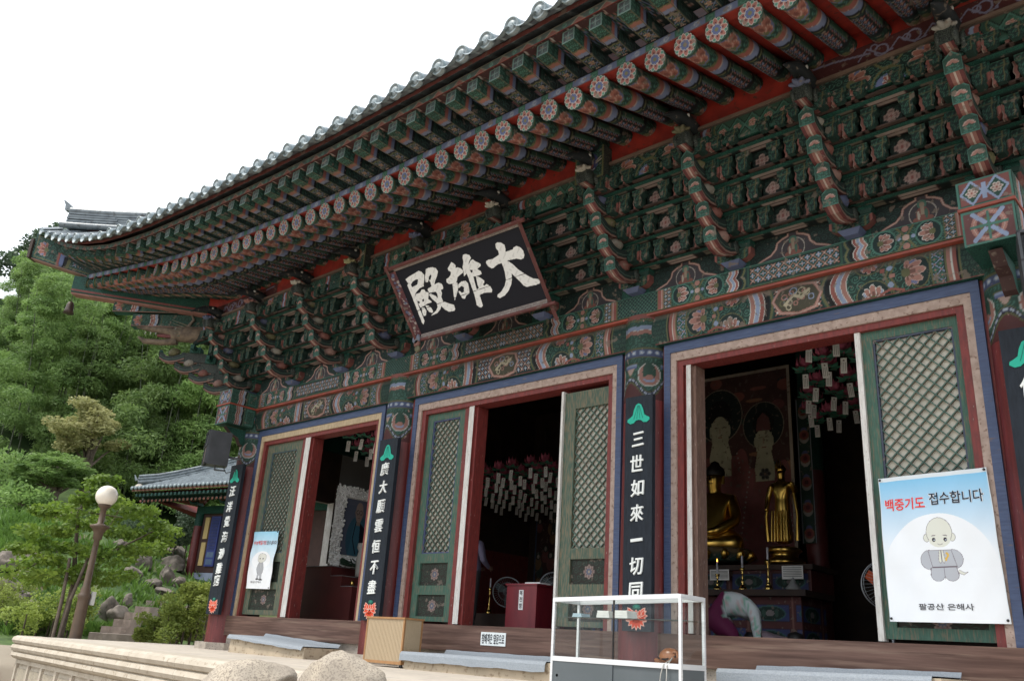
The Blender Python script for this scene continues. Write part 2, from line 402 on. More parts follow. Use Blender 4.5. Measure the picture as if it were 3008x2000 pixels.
# ---- beams
def beam_paint(L, h, kind, base=DKG):
    def f(X, Y):
        c = Cv(X, Y, base); xm = L/2-np.abs(X-L/2); c.X = xm; cy = h/2
        if kind == 'lower':
            c.curls(0, .22, 0, h, .05, (.03, .12, .085), .2, under=(.012, .05, .04))
            for a, b, q in ((.22, .235, OLIVE), (.235, .25, BLACK), (.25, .285, RED), (.285, .295, WHITE), (.295, .33, SALM), (.33, .345, OLIVE)): c.rect(a, b, 0, h, q)
            c.lattice(.35, .45, 0, h, .05, (LBLUE, TEAL, SALM), GREEN); c.rect(.45, .465, 0, h, OLIVE)
            c.curls(.465, 1.2, 0, h, .085, TEAL, .15, under=(.014, .06, .045))
            c.ell(.56, cy, .10, h*.46, OLIVE); c.ell(.56, cy, .09, h*.42, DKG); c.lotus(.62, cy, .13, math.pi, SALM, PINK)
            for sx in (.80, .84): c.line([(sx-.06, h), (sx, cy), (sx-.06, 0)], .022, OLIVE)
            c.rect(.76, .80, cy-.02, cy+.02, SALM); c.rect(.84, .88, cy+.05, cy+.09, RED); c.rect(.84, .88, cy-.09, cy-.05, RED)
            c.disc(.80, cy+.08, .025, LBLUE); c.disc(.80, cy-.08, .025, LBLUE)
            c.ell(.96, -.01, .16, .17, OLIVE); c.ell(.96, -.01, .15, .16, DKG); c.lotus(.96, .03, .10, math.pi/2, SALM, WHITE, LBLUE)
            c.ell(.98, h+.02, .14, .13, OLIVE); c.ell(.98, h+.02, .13, .12, DKG); c.lotus(.98, h-.02, .08, -math.pi/2, RED, PINK)
            c.line([(.7, .02), (.8, .05), (.9, .02)], .02, RED)
            c.waveband(1.14, .05, .05, h, (SALM, LBLUE, RED, BLACK), ph=0.0); c.waveband(1.36, .018, .05, h, (OLIVE, GREEN), OLIVE)
            x2 = 1.40; c.lattice(x2+.03, L, .03, h-.03, .055, (SALM, LBLUE, WHITE), (.015, .05, .045))
            c.X = X; m = L/2; rx = .24
            hexa = [(m-rx, cy), (m-rx*.72, cy+h*.36), (m, cy+h*.46), (m+rx*.72, cy+h*.36), (m+rx, cy), (m+rx*.72, cy-h*.36), (m, cy-h*.46), (m-rx*.72, cy-h*.36)]
            c.poly(hexa, (.09, .085, .05), .03, SALM); c.line(hexa+[hexa[0]], .008, PINK)
            rn = np.random.RandomState(3)
            for _ in range(16):
                a, b = m+rn.uniform(-.15, .15), cy+rn.uniform(-.09, .09); c.ring(a, b, rn.uniform(.015, .035), .01, [CREAM, SALM, LBLUE, OLIVE][rn.randint(4)])
            c.line([(m-.12, cy-.05), (m-.03, cy+.03), (m+.05, cy-.01), (m+.12, cy+.06)], .03, CREAM)
            # faded top edge
            k = np.clip((Y-h*.78)/(h*.22), 0, 1)[:, None]*.75; c.C = c.C*(1-k)+np.array((.25, .2, .15))*k
            c.rect(0, L, 0, .012, (.2, .04, .03))
        elif kind == 'upper':
            m = np.abs((X*22) % 1-.5)+np.abs((Y*22) % 1-.5); c.put((xm < .26) & (np.abs(m-.5) < .13), (.05, .18, .13))
            for a, b, q in ((.26, .275, OLIVE), (.275, .31, RED), (.31, .318, PINK), (.318, .335, SALM), (.335, .35, OLIVE)): c.rect(a, b, 0, h, q)
            c.lattice(.35, .43, 0, h, .04, (SALM, LBLUE, WHITE), GREEN); c.rect(.43, .44, 0, h, OLIVE)
            c.curls(.44, 1.2, 0, h, .07, (.05, .24, .17), .15, under=(.02, .075, .055))
            for a, d in ((.56, 0), (.94, math.pi)):
                c.ell(a, cy, .115, h*.5, TEAL); c.ell(a, cy, .10, h*.43, DKG); c.lotus(a, cy, .09, d, SALM, WHITE, RED)
            for d in (-1, 1): c.line([(.68, cy-d*h*.45), (.82, cy+d*h*.45)], .02, OLIVE)
            c.disc(.75, cy, .03, PINK); c.disc(.75, cy+.085, .03, SALM); c.disc(.75, cy-.085, .03, SALM); c.disc(.69, cy, .018, LBLUE); c.disc(.81, cy, .018, LBLUE)
            c.waveband(1.08, .035, .035, h*.6, (SALM, LBLUE, RED, BLACK)); c.waveband(1.25, .014, .03, h*.6, (OLIVE, GREEN), OLIVE)
            c.rect(1.31, L, 0, h, GREEN); c.rect(1.335, L, .03, h-.03, BLACK); c.lattice(1.345, L, .038, h-.038, .055, (SALM, LBLUE, PINK), (.02, .1, .07))
            c.rect(0, L, 0, .01, OLIVE); c.rect(0, L, h-.008, h, TEAL)
        return c.C
    return f
def fbeam(x0, x1, z0, z1, yf, depth, kind, name, nx=420, bulge=0.0, L=None):
    mb = MB(); h = z1-z0; L = L or x1-x0
    def P(X, Y): return x0+X, yf-bulge*np.sin(np.clip(Y/h, 0, 1)*math.pi), z0+Y
    mb.sheet(P, 0, x1-x0, 0, h, nx, 46, beam_paint(L, h, kind))
    mb.box(x0, x1, yf+.004, yf+depth, z0, z1, SCROLL)
    return part(mb, name)
for i in range(3):
    fbeam(CX[i]+.13, CX[i+1]-.13, 2.905, 3.235, -.14, .28, 'lower', 'lintel_beam', bulge=.035)
    r = MB(); r.box(CX[i]+.12, CX[i+1]-.12, -.205, -.14, 3.236, 3.262, mat('red_ledge', (.3, .06, .035), (.2, .05, .035), 8, .6)); part(r, 'ledge_strip')
    fbeam(CX[i], CX[i+1], 3.264, 3.5, -.215, .42, 'upper', 'plate_beam', nx=430)
# beam ends that run past the corner columns
def end_paint(kind):
    def f(X, Y):
        c = Cv(X, Y, GREEN)
        if kind == 'flat':
            c.frame(-.2, .2, 0, .24, .016, TEAL); c.rect(-.18, .18, .02, .22, (.25, .06, .05))
            for s in (-1, 1):
                c.poly([(s*.17, .12), (s*.09, .02), (s*.01, .12), (s*.09, .22)], GREEN, .018, LBLUE); c.flower(s*.09, .12, .045, 6, PINK, WHITE, RED, None, None)
            c.rect(-.015, .015, .05, .19, LBLUE)
        else:
            c.put(np.ones(len(X), bool), (.17, .05, .05)); c.frame(-.2, .2, 0, .3, .02, TEAL)
            c.ring(0, .15, .115, .04, SALM); c.ring(0, .15, .115, .006, PINK); c.ring(0, .15, .06, .02, OLIVE)
            for k in range(4):
                a = k*math.pi/2+math.pi/4; c.line([(.04*math.cos(a), .15+.04*math.sin(a)), (.16*math.cos(a), .15+.16*math.sin(a))], .035, LBLUE)
            c.rect(-.012, .012, .03, .27, TEAL); c.rect(-.14, .14, .138, .162, TEAL)
        return c.C
    return f
def beam_ends(x):
    mb = MB()
    for (z0, z1, kind, w) in ((3.264, 3.5, 'flat', .2), (2.93, 3.235, 'round', .19)):
        yf = -.68; h = z1-z0
        mb.box(x-w, x+w, yf+.003, -.2, z0, z1, SCROLL)
        mb.sheet(lambda X, Y: (x+X*w/.2, np.full_like(X, yf), z0+Y), -.2, .2, 0, h, 60, 40, end_paint(kind))
        def side(X, Y):
            c = Cv(X, Y, DKG); c.curls(0, 1, 0, 1, .06, TEAL, .16, under=GREEN)
            c.waveband(.12, .035, .015, .15, (RED, SALM, LBLUE, BLACK)); c.rect(.28, .29, 0, 1, OLIVE); c.frame(.32, .46, .03, h-.03, .012, TEAL); return c.C
        mb.sheet(lambda X, Y: (np.full_like(X, x+w+.004), yf+X, z0+Y), 0, .46, 0, h, 60, 30, side)
    if True:
        mb.box(x-.205, x+.205, -.7, -.2, 3.237, 3.26, MATS['red_ledge'])
        # carved supporting arm below
        pr = [(-.6, 2.90), (-.2, 2.90), (-.2, 2.62), (-.3, 2.66), (-.36, 2.76), (-.48, 2.80), (-.55, 2.86)]
        mb.prism(pr, ((x-.05, 0, 0), (0, 1, 0), (0, 0, 1), (1, 0, 0)), 0, .10, SCROLL, side=PAINT, sidecol=(.09, .035, .03))
    return part(mb, 'beam_end')
beam_ends(CX[0]); beam_ends(CX[3])
# side wall beams (left and right gable sides)
for x in (CX[0], CX[3]):
    mb = MB(); mb.box(x-.16, x+.16, .1, 7, 2.9, 3.24, SCROLL); mb.box(x-.21, x+.21, .0, 7, 3.264, 3.5, SCROLL); part(mb, 'side_beam')

# ---- painted panels above the plate beam (seated figure under a bell-shaped rim)
def bell_paint(X, Y):
    c = Cv(X, Y, SALM); g = (.075, .066, .08)
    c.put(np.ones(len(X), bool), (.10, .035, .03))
    c.put(np.abs(X) > -1, (.012, .03, .028)); c.curls(-.6, .6, 0, .5, .07, (.02, .085, .065), .15, under=None)  # ground around the bell painted near black as shaded gaps
    prof = [(.41, -.02), (.33, .025), (.23, .06), (.175, .115), (.16, .175), (.11, .205), (.05, .225), (.042, .29), (.034, .34), (.0, .362)]
    P = prof+[(-a, b) for a, b in prof[::-1]]
    c.poly(P, g, .022, SALM); c.line(P, .009, PINK)
    c.put(Y < .0, g)
    c.ring(0, .08, .115, .01, (.5, .45, .4)); c.disc(0, .175, .042, (.05, .22, .16)); c.disc(0, .17, .024, (.38, .28, .18))
    c.ell(0, .075, .055, .075, (.28, .07, .05)); c.ell(0, .03, .09, .03, (.3, .08, .05)); c.rect(-.016, .016, .07, .15, (.4, .3, .2))
    c.ell(.03, .08, .014, .05, (.06, .18, .13)); c.ell(-.035, .07, .012, .045, (.55, .5, .4))
    return c.C
BK = [CX[0]+(CX[1]-CX[0])*k/3 for k in range(3)]+[CX[1]+(CX[2]-CX[1])*k/3 for k in range(3)]+[CX[2]+(CX[3]-CX[2])*k/3 for k in range(3)]+[CX[3]]
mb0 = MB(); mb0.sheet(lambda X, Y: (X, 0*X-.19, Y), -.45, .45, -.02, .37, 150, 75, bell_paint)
mb0.box(-.56, .56, -.185, -.15, -.02, .40, SCROLL)
bell0 = None
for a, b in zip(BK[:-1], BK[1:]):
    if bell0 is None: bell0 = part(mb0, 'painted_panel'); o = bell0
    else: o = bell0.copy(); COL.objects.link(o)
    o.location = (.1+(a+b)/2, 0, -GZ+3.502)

# ---- bracket sets
def tongue_mb(sgn=1):
    """one cow-tongue arm end: local y outward is -y, origin at the tip"""
    mb = MB(); w = .064
    prof = [(0, -.07), (.02, -.185), (.10, -.23), (.2, -.245), (.31, -.225), (.44, -.17), (.44, -.05), (.33, -.10), (.24, -.135), (.15, -.13), (.07, -.09)]
    # body: sides dark scroll, underside salmon with a white centre line
    n = len(prof)
    for s in (-1, 1):
        P = [(s*w, p[0], p[1]) for p in prof]
        def pc(): pass
        mb.add(P, [tuple(range(n)) if s > 0 else tuple(range(n))[::-1]], PAINT, (.03, .055, .05))
        # olive rim along the side
        for (i, j) in ((1, 2), (2, 3), (3, 4), (4, 5)):
            a, b = prof[i], prof[j]; mb.add([(s*(w+.002), a[0], a[1]), (s*(w+.002), b[0], b[1]), (s*(w+.002), b[0], b[1]+.022), (s*(w+.002), a[0], a[1]+.022)], [(0, 1, 2, 3)], PAINT, (.34, .17, .12))
            mb.add([(s*(w+.002), a[0], a[1]+.05), (s*(w+.002), b[0], b[1]+.05), (s*(w+.002), b[0], b[1]+.06), (s*(w+.002), a[0], a[1]+.06)], [(0, 1, 2, 3)], PAINT, (.10, .2, .15))
    for i in range(1, 5):
        a, b = prof[i], prof[i+1]
        for u0, u1, q in ((-1, -.55, DRED), (-.55, -.12, (.34, .11, .075)), (-.12, .12, (.60, .46, .38)), (.12, .55, (.34, .11, .075)), (.55, 1, DRED)):
            mb.add([(w*u0, a[0], a[1]), (w*u1, a[0], a[1]), (w*u1, b[0], b[1]), (w*u0, b[0], b[1])], [(0, 1, 2, 3)], PAINT, q)
    for i in range(6, 10):
        a, b = prof[i], prof[i+1]; mb.add([(-w, a[0], a[1]), (w, a[0], a[1]), (w, b[0], b[1]), (-w, b[0], b[1])], [(3, 2, 1, 0)], PAINT, GREEN)
    a, b = prof[10], prof[0]; mb.add([(-w, a[0], a[1]), (w, a[0], a[1]), (w, b[0], b[1]), (-w, b[0], b[1])], [(3, 2, 1, 0)], PAINT, GREEN)
    # pointed painted end face
    def face(X, Y):
        c = Cv(X, Y, TEAL); hw = w*1.05
        c.put((np.abs(X) < hw-.011) & (Y < -.06+(hw-np.abs(X))*1.1-.014) & (Y > -.178), GREEN)
        c.curls(-.04, .04, -.178, -.12, .03, (.05, .25, .18), .16)
        d = np.hypot(X/.9, Y+.125); c.put((d > .018) & (d < .045) & (Y > -.12), SALM); c.put((d > .04) & (d < .047) & (Y > -.12), PINK)
        return c.C
    def P(X, Y):
        yy = np.where(Y > -.06, -.06+(Y+.06), Y); hw = np.where(Y > -.06, w*1.08*np.clip(-Y/.06, 0, 1), w*1.08)
        return X/.0626*hw, -.004+.02*(-Y/.185)+.0*X, Y
    mb.sheet(P, -.0626, .0626, -.187, 0, 16, 26, face)
    mb.add([(-.0626, .0, -.06), (.0626, .0, -.06), (0, -.004, .0), (-.0626, .05, -.08), (.0626, .05, -.08), (0, .03, -.02)], [(0, 2, 5, 3), (1, 4, 5, 2), (3, 5, 4)], PAINT, TEAL)
    return mb
def bud_mb(col):
    mb = MB(); prof = [(.001, -.065), (.055, -.055), (.08, -.01), (.072, .04), (.04, .075), (.001, .10)]
    mb.lathe(prof, (0, 0, 0), 8, PAINT, col, sx=1, sy=1.35)
    for k in range(5):
        a = 2*math.pi*k/5; mb.tube([(.05*math.cos(a), .06*math.sin(a), -.045), (.062*math.cos(a), .08*math.sin(a), 0), (.04*math.cos(a), .05*math.sin(a), .05)], [.012, .02, .006], 5, PAINT, tuple(min(1, q*1.35+.03) for q in col))
    return mb
TON = tongue_mb(); 
BUDS = [bud_mb(c) for c in ((.4, .37, .3), (.09, .12, .25), (.3, .08, .05), (.17, .16, .06), (.4, .2, .15))]
def arm_mb(hw, h=.125, paintc=GREEN):
    """cross arm with curved undercut ends, painted front"""
    mb = MB(); d = .06
    pr = [(-hw, h), (-hw, h*.45), (-hw+.05, h*.12), (-hw+.12, 0), (hw-.12, 0), (hw-.05, h*.12), (hw, h*.45), (hw, h)]
    def f(X, Y):
        c = Cv(X, Y, GREEN); c.curls(-hw, hw, 0, h, .055, (.05, .2, .14), .17, under=(.014, .055, .042)); xa = np.abs(X)
        c.put(xa > hw-.02, RED); c.put((xa > hw-.024) & (xa < hw-.02), PINK); c.put((xa > hw-.075) & (xa < hw-.065), OLIVE)
        c.put(Y > h-.014, (.03, .14, .1)); c.put(xa < .012, DKG); return c.C
    def P(X, Y):
        e = np.interp(hw-np.abs(X), [0, .05, .12, 1], [h*.45, h*.12, 0, 0]); return X, 0*X-d, e+(Y/h)*(h-e)
    mb.sheet(P, -hw, hw, 0, h, int(hw*120), 14, f)
    mb.prism(pr, ((0, -d+.003, 0), (1, 0, 0), (0, 0, 1), (0, 1, 0)), 0, .1, SCROLL, side=PAINT, sidecol=(.26, .06, .045))
    for sx in (-hw+.055, 0, hw-.055):      # bearing blocks
        mb.add([(sx-.045, -d-.012, h), (sx+.045, -d-.012, h), (sx+.045, .05, h), (sx-.045, .05, h), (sx-.062, -d-.025, h+.035), (sx+.062, -d-.025, h+.035), (sx+.062, .06, h+.035), (sx-.062, .06, h+.035)],
               [(0, 3, 2, 1), (0, 1, 5, 4), (1, 2, 6, 5), (3, 0, 4, 7)], PAINT, (.016, .08, .06))
        mb.box(sx-.062, sx+.062, -d-.025, .06, h+.035, h+.08, SCROLL)
    return mb
def lobe_mb():
    """row of hanging carved lobes with red wavy edges, as seen between the brackets"""
    mb = MB(); mb.box(-.50, .50, -.02, .05, .03, .14, SCROLLD)
    pr = [(-.03, 0), (.03, 0), (.05, .045), (.044, .11), (.068, .145), (.068, .195), (-.068, .195), (-.068, .145), (-.044, .11), (-.05, .045)]
    def f(X, Y):
        c = Cv(X, Y, (.010, .040, .032)); c.curls(-.07, .07, 0, .2, .058, (.03, .17, .115), .17); c.put(Y > .186, (.05, .2, .14)); c.put((Y > .140) & (Y < .147), (.10, .12, .05)); c.put(np.abs(X-.034) < .004, (.16, .15, .05)); return c.C
    for sx in (-.44, -.27, -.12, .12, .27, .44):
        dy = -.11 if abs(sx) > .2 else -.16
        mb.prism([(sx+a, b) for a, b in pr], ((0, dy, 0), (1, 0, 0), (0, 0, 1), (0, 1, 0)), .0, .10, SCROLL, side=PAINT, sidecol=(.015, .06, .045))
        def P(X, Y):
            hw = np.interp(Y, [0, .045, .11, .145, .195], [.03, .05, .044, .068, .068]); return sx+X/.068*hw, 0*X+dy-.003, Y
        mb.sheet(P, -.068, .068, 0, .195, 12, 18, f)
        s = 1 if sx > 0 else -1; q = sx+s*.085
        if abs(sx) < .4:
            z = [(q, .0), (q+.022, .0), (q+.034, .05), (q+.020, .09), (q+.032, .14), (q+.030, .18), (q-.004, .18), (q+.006, .14), (q-.006, .09), (q+.008, .05)]
            mb.prism(z, ((0, dy+.05, 0), (1, 0, 0), (0, 0, 1), (0, 1, 0)), 0, .06, PAINT, (.34, .10, .07)); mb.prism([(a-s*.007, b) for a, b in z], ((0, dy+.056, 0), (1, 0, 0), (0, 0, 1), (0, 1, 0)), 0, .05, PAINT, (.45, .33, .26))
    return mb
ARM_S = arm_mb(.2); ARM_L = lobe_mb()
TZ = [3.80+.205*k for k in range(4)]; TY = [-.74-.135*k for k in range(4)]
AY = [-.22-.2*k for k in range(5)]; AZ = [3.56+.205*k for k in range(5)]
def bracket_core(mb, zs=1):
    """stepped arms running out from the wall at each tier"""
    mb.add([(-.065, -.30, 3.503), (.065, -.30, 3.503), (.065, -.1, 3.503), (-.065, -.1, 3.503), (-.105, -.34, 3.55), (.105, -.34, 3.55), (.105, -.1, 3.55), (-.105, -.1, 3.55)], [(0, 3, 2, 1), (0, 1, 5, 4), (1, 2, 6, 5), (2, 3, 7, 6), (3, 0, 4, 7), (4, 5, 6, 7)], PAINT, (.10, .15, .33))
    for k in range(5):
        y1 = (TY[k]+.40) if k < 4 else -1.25; z0 = (TZ[k]-.17) if k < 4 else 4.43
        mb.box(-.052, .052, y1, -.1, z0, z0+.15, SCROLLD)
        mb.box(-.095, .095, min(y1+.16, -.16), -.1, z0-.01, z0+.17, SCROLLD)
        for u0, u1, q in ((-.052, -.03, DRED), (-.03, -.008, (.38, .13, .09)), (-.008, .008, (.6, .5, .42)), (.008, .03, (.38, .13, .09)), (.03, .052, DRED)):
            mb.add([(u0, y1-.002, z0-.004), (u1, y1-.002, z0-.004), (u1, y1+.3, z0-.004), (u0, y1+.3, z0-.004)], [(0, 1, 2, 3)], PAINT, q)
            if k < 4: mb.add([(u0, y1-.002, z0-.004), (u1, y1-.002, z0-.004), (u1, y1-.002, z0+.02), (u0, y1-.002, z0+.02)], [(0, 1, 2, 3)], PAINT, q)
        # carved scroll flanks
        for s in (-1, 1):
            for t in range(2):
                mb.lathe([(.001, -.012), (.05, -.01), (.055, 0), (.05, .01), (.001, .012)], (0, 0, 0), 9, SCROLLD, T=TM((s*(.062+.03*t), y1+.05+.11*t, z0+.07), 0, 0, R_(90), 1.5))
def top_head(mb, col, crest=(.09, .12, .3)):
    """dark carved bird head with an open flower above the top tongue"""
    y, z = -1.20, 4.60
    pts = [(0, -.75, 4.62), (0, -.98, 4.70), (0, -1.16, 4.74), (0, -1.32, 4.72), (0, -1.45, 4.66), (0, -1.55, 4.60)]
    mb.tube(pts, [.07, .085, .08, .06, .03, .008], 8, PAINT, (.03, .04, .045))
    mb.tube([(0, -1.1, 4.80), (0, -1.0, 4.86), (0, -.9, 4.85)], [.03, .035, .02], 6, PAINT, (.25, .05, .04))
    mb.lathe([(.001, -.02), (.02, -.015), (.02, .015), (.001, .02)], (0, 0, 0), 6, PAINT, WHITE, T=TM((.06, -1.22, 4.75), 0, 0, R_(90)))
    for k in range(7):
        a = 2*math.pi*k/7; mb.tube([(0, -1.2, 4.56), (.05*math.cos(a), -1.23+.05*math.sin(a), 4.60), (.09*math.cos(a), -1.24+.09*math.sin(a), 4.585)], [.02, .035, .012], 6, PAINT, col)
    mb.lathe([(.001, 0), (.05, .02), (.06, .06), (.03, .1), (.001, .12)], (0, -1.19, 4.44), 8, PAINT, (.2, .2, .09))
bc = {}
BX = []
headcols = [(.12, .16, .32), (.4, .15, .12), (.62, .58, .48), (.5, .47, .2), (.16, .2, .4), (.62, .58, .48), (.62, .58, .48), (.2, .19, .09), (.16, .2, .36), (.4, .38, .33)]
def add_tongues(root, ang, off=(0, 0), lenk=1.0, idx=0, ks=range(4), dz=(0, 0, 0, 0)):
    """tongues and buds in a vertical plane turned by ang about the bracket axis"""
    for k in ks:
        key = 'ton'
        if key not in bc: o = TON.build('tongue'); bc[key] = o
        else: o = bc[key].copy(); COL.objects.link(o)
        d = -TY[k]*(lenk[k] if hasattr(lenk, '__len__') else lenk); o.parent = root
        o.location = (off[0]+math.sin(ang)*d, off[1]-math.cos(ang)*d, TZ[k]+dz[k]); o.rotation_euler = (0, 0, ang)
        bi = (idx*2+k*3) % 5
        if ('bud', bi) not in bc: q = BUDS[bi].build('lotus_bud'); bc[('bud', bi)] = q
        else: q = bc[('bud', bi)].copy(); COL.objects.link(q)
        q.parent = root; d2 = d-.24; q.location = (off[0]+math.sin(ang)*d2, off[1]-math.cos(ang)*d2, TZ[k]-.055+dz[k]); q.rotation_euler = (R_(18), 0, ang)
for i, bx in enumerate(BK):
    mb = MB(); bracket_core(mb); top_head(mb, headcols[i])
    root = part(mb, 'bracket_set'); root.location = (.1+bx, 0, -GZ)
    add_tongues(root, 0, idx=i)
    if i == 0:
        add_tongues(root, -math.pi/2, (0, 0), 1.0, 1); add_tongues(root, -math.pi/4, (0, 0), [1.38, 1.49, 1.56, 1.63], 2, dz=[-.02, -.065, -.11, -.145])
        add_tongues(root, -math.pi/2, (0, .5), 1.0, 3)
        for k in range(4):
            ca = MB(); dd_ = -TY[k]*[1.38, 1.49, 1.56, 1.63][k]; z_ = TZ[k]+[-.02, -.065, -.11, -.145][k]; Mx = Matrix.Rotation(-math.pi/4, 4, 'Z')
            ca.box(-.055, .055, -(dd_-.38), .0, z_-.21, z_-.05, SCROLLD, T=Mx); ca.box(-.03, .03, -(dd_-.30), -(dd_-.9), z_-.225, z_-.21, PAINT, (.45, .2, .15), T=Mx); ca.box(-.09, .09, -(dd_-.52), -(dd_-.70), z_-.05, z_+.05, SCROLL, T=Mx); ca.box(-.26, .26, -(dd_-.58), -(dd_-.64), z_-.03, z_+.04, SCROLL, T=Mx)
            ca = ca.build('corner_arm'); ca.parent = root
    if i == 9:
        add_tongues(root, math.pi/4, (0, 0), 1.32, 2); add_tongues(root, math.pi/2, (0, 0), 1.0, 3)
    for k in range(5):
        for (A, dz, nm) in ((ARM_S, 0, 's'), (ARM_L, .0, 'l')):
            if nm == 'l' and k == 0: continue
            yy = AY[k]; zz = AZ[k] if nm == 's' else AZ[k]
            if nm == 's': yy = AY[k]-.0; zz = AZ[k]-.0
            else: yy = AY[k]+.06; zz = AZ[k]-.005
            if nm not in bc: o = A.build('cross_arm'); bc[nm] = o
            else: o = bc[nm].copy(); COL.objects.link(o)
            o.parent = root; o.location = (0, yy, zz)
            if k == 4: o.scale = (1, 1, .7)
# left-hand side of the hall: brackets over the gable wall, seen in profile
for j in range(1, 3):
    mb = MB(); bracket_core(mb); root = part(mb, 'bracket_set'); root.location = (.1+CX[0], 1.2*j, -GZ); root.rotation_euler = (0, 0, -math.pi/2)
    add_tongues(root, 0, idx=j)

# ---- soffit boards, tie beams and flower squares between the tiers
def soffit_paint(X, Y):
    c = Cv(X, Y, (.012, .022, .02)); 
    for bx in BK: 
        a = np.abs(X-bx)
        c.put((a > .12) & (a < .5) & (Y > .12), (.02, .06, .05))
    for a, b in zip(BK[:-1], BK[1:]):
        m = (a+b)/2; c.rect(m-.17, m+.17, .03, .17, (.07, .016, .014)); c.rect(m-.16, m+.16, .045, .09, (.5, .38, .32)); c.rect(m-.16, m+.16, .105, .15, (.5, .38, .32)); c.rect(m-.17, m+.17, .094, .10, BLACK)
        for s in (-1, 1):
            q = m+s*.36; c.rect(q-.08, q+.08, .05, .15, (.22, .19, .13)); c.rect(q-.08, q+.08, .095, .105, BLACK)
    return c.C*.8  # colours dimmed to paint in the shadow between the tiers
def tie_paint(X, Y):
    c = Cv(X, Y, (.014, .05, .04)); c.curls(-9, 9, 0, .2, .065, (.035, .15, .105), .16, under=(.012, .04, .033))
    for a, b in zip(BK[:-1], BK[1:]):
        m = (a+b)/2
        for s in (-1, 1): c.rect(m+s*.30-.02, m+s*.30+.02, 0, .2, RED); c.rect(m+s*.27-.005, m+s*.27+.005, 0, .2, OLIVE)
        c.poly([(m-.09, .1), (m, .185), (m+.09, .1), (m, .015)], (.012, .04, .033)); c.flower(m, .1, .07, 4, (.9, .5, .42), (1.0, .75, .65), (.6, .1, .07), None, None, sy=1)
    return c.C*.42  # whole pattern darkened, deep shade between the brackets put into the paint
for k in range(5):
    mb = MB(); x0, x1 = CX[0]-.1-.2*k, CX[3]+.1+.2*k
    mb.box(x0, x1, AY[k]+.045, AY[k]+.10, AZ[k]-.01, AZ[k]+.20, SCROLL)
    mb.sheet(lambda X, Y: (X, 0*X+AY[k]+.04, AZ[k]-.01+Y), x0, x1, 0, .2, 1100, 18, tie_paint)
    if k < 4:
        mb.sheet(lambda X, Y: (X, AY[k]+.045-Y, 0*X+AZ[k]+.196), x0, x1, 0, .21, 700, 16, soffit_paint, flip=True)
        mb.box(x0, x1, AY[k+1], AY[k]+.05, AZ[k]+.200, AZ[k]+.215, dark_wood)
    part(mb, 'tie_beam')
# wall behind the brackets
mb = MB(); mb.box(CX[0], CX[3], -.14, .12, 3.5, 5.0, dark_wood); part(mb, 'upper_wall')

# ---- outer purlin: flowered beam, round purlin and red boards between the rafters
def purlin_paint(L):
    def f(X, Y):
        h = .25; c = Cv(X, Y, GREEN); k = np.floor(X/1.2); xs = X-(k+.5)*1.2; c.X = xs
        c.curls(-.6, .6, 0, h, .06, (.05, .2, .13), .16, under=(.015, .06, .045))
        per = .155; fx = (X/per-np.floor(X/per)-.5)*per; keep = (k % 2 == 0)
        c2 = Cv(fx, Y, (.03, .12, .075)); m = np.abs(fx)+np.abs(Y-h/2)*.8; c2.put((m > .07) & (m < .085), TEAL); c2.put((m > .09) & (m < .1), BLACK)
        c2.disc(0, h/2, .058, (.03, .16, .1)); c2.flower(0, h/2, .042, 5, (.5, .2, .14), PINK, OLIVE, None, None); c2.rect(-1, 1, 0, .03, (.03, .14, .1)); c2.rect(-1, 1, .03, .036, BLACK)
        mid = keep & (np.abs(xs) < .42); c.C[mid] = c2.C[mid]
        e = keep & (np.abs(xs) >= .42); a = np.abs(xs)
        for lo, col in ((.42, OLIVE), (.435, GREEN), (.47, BLACK), (.48, RED), (.52, LBLUE), (.555, DRED)): c.put(e & (a >= lo+.02*np.abs(np.sin(Y*26))), col)
        o = ~keep; c3 = Cv(xs, Y, DKG); c3.curls(-.6, .6, 0, h, .07, TEAL, .14, under=(.012, .045, .038)); c3.lotus(-.28, .12, .13, 0, (.42, .12, .07), PINK, BLUE); c3.lotus(.28, .12, .13, math.pi, (.42, .12, .07), PINK, BLUE)
        c3.ring(0, .0, .15, .02, OLIVE); c3.ell(0, -.0, .12, .1, BLUE); c3.lotus(0, .03, .07, math.pi/2, RED, WHITE); c3.line([(-.12, .24), (-.05, .16), (.05, .16), (.12, .24)], .02, OLIVE)
        c.C[o] = c3.C[o]
        c.X = X; c.put(Y > h-.02, (.10, .075, .055)); return c.C
    return f
mb = MB(); x0, x1 = -6.35, 6.35
mb.sheet(lambda X, Y: (x0+X, 0*X-1.03, 4.42+Y), 0, x1-x0, 0, .25, 1300, 34, purlin_paint(x1-x0)); mb.box(x0, x1, -1.025, -.85, 4.42, 4.67, SCROLL)
part(mb, 'purlin_beam')
mb = MB(); mb.box(x0, x1, -1.05, -.9, 4.672, 4.70, mat('ledge_brown', (.16, .11, .085))); part(mb, 'purlin_ledge')
mb = MB(); mb.box(x0, x1, -1.0, -.95, 4.70, 5.2, soffit_red)
def redscroll(X, Y):
    c = Cv(X, Y, (.12, .018, .02)); n = 5
    for i in range(n):
        a = .12+i*.27; s = 1 if i % 2 else -1
        c.ring(a, .10+s*.012, .055, .017, (.25, .25, .42)); c.ring(a+.06, .13-s*.01, .03, .014, (.25, .25, .42)); c.line([(a-.09, .06), (a, .045), (a+.12, .15), (a+.2, .06)], .014, (.25, .25, .42))
    c.line([(1.3, .1), (1.6, .15), (1.9, .17)], .02, (.25, .25, .42)); return c.C
mb.sheet(lambda X, Y: (-6.2+X, 0*X-1.006, 4.70+Y), 0, 2.0, 0, .2, 240, 30, redscroll)
mb.sheet(lambda X, Y: (6.2-X, 0*X-1.006, 4.70+Y), 0, 2.0, 0, .2, 240, 30, redscroll, flip=True)
part(mb, 'purlin_red_board')
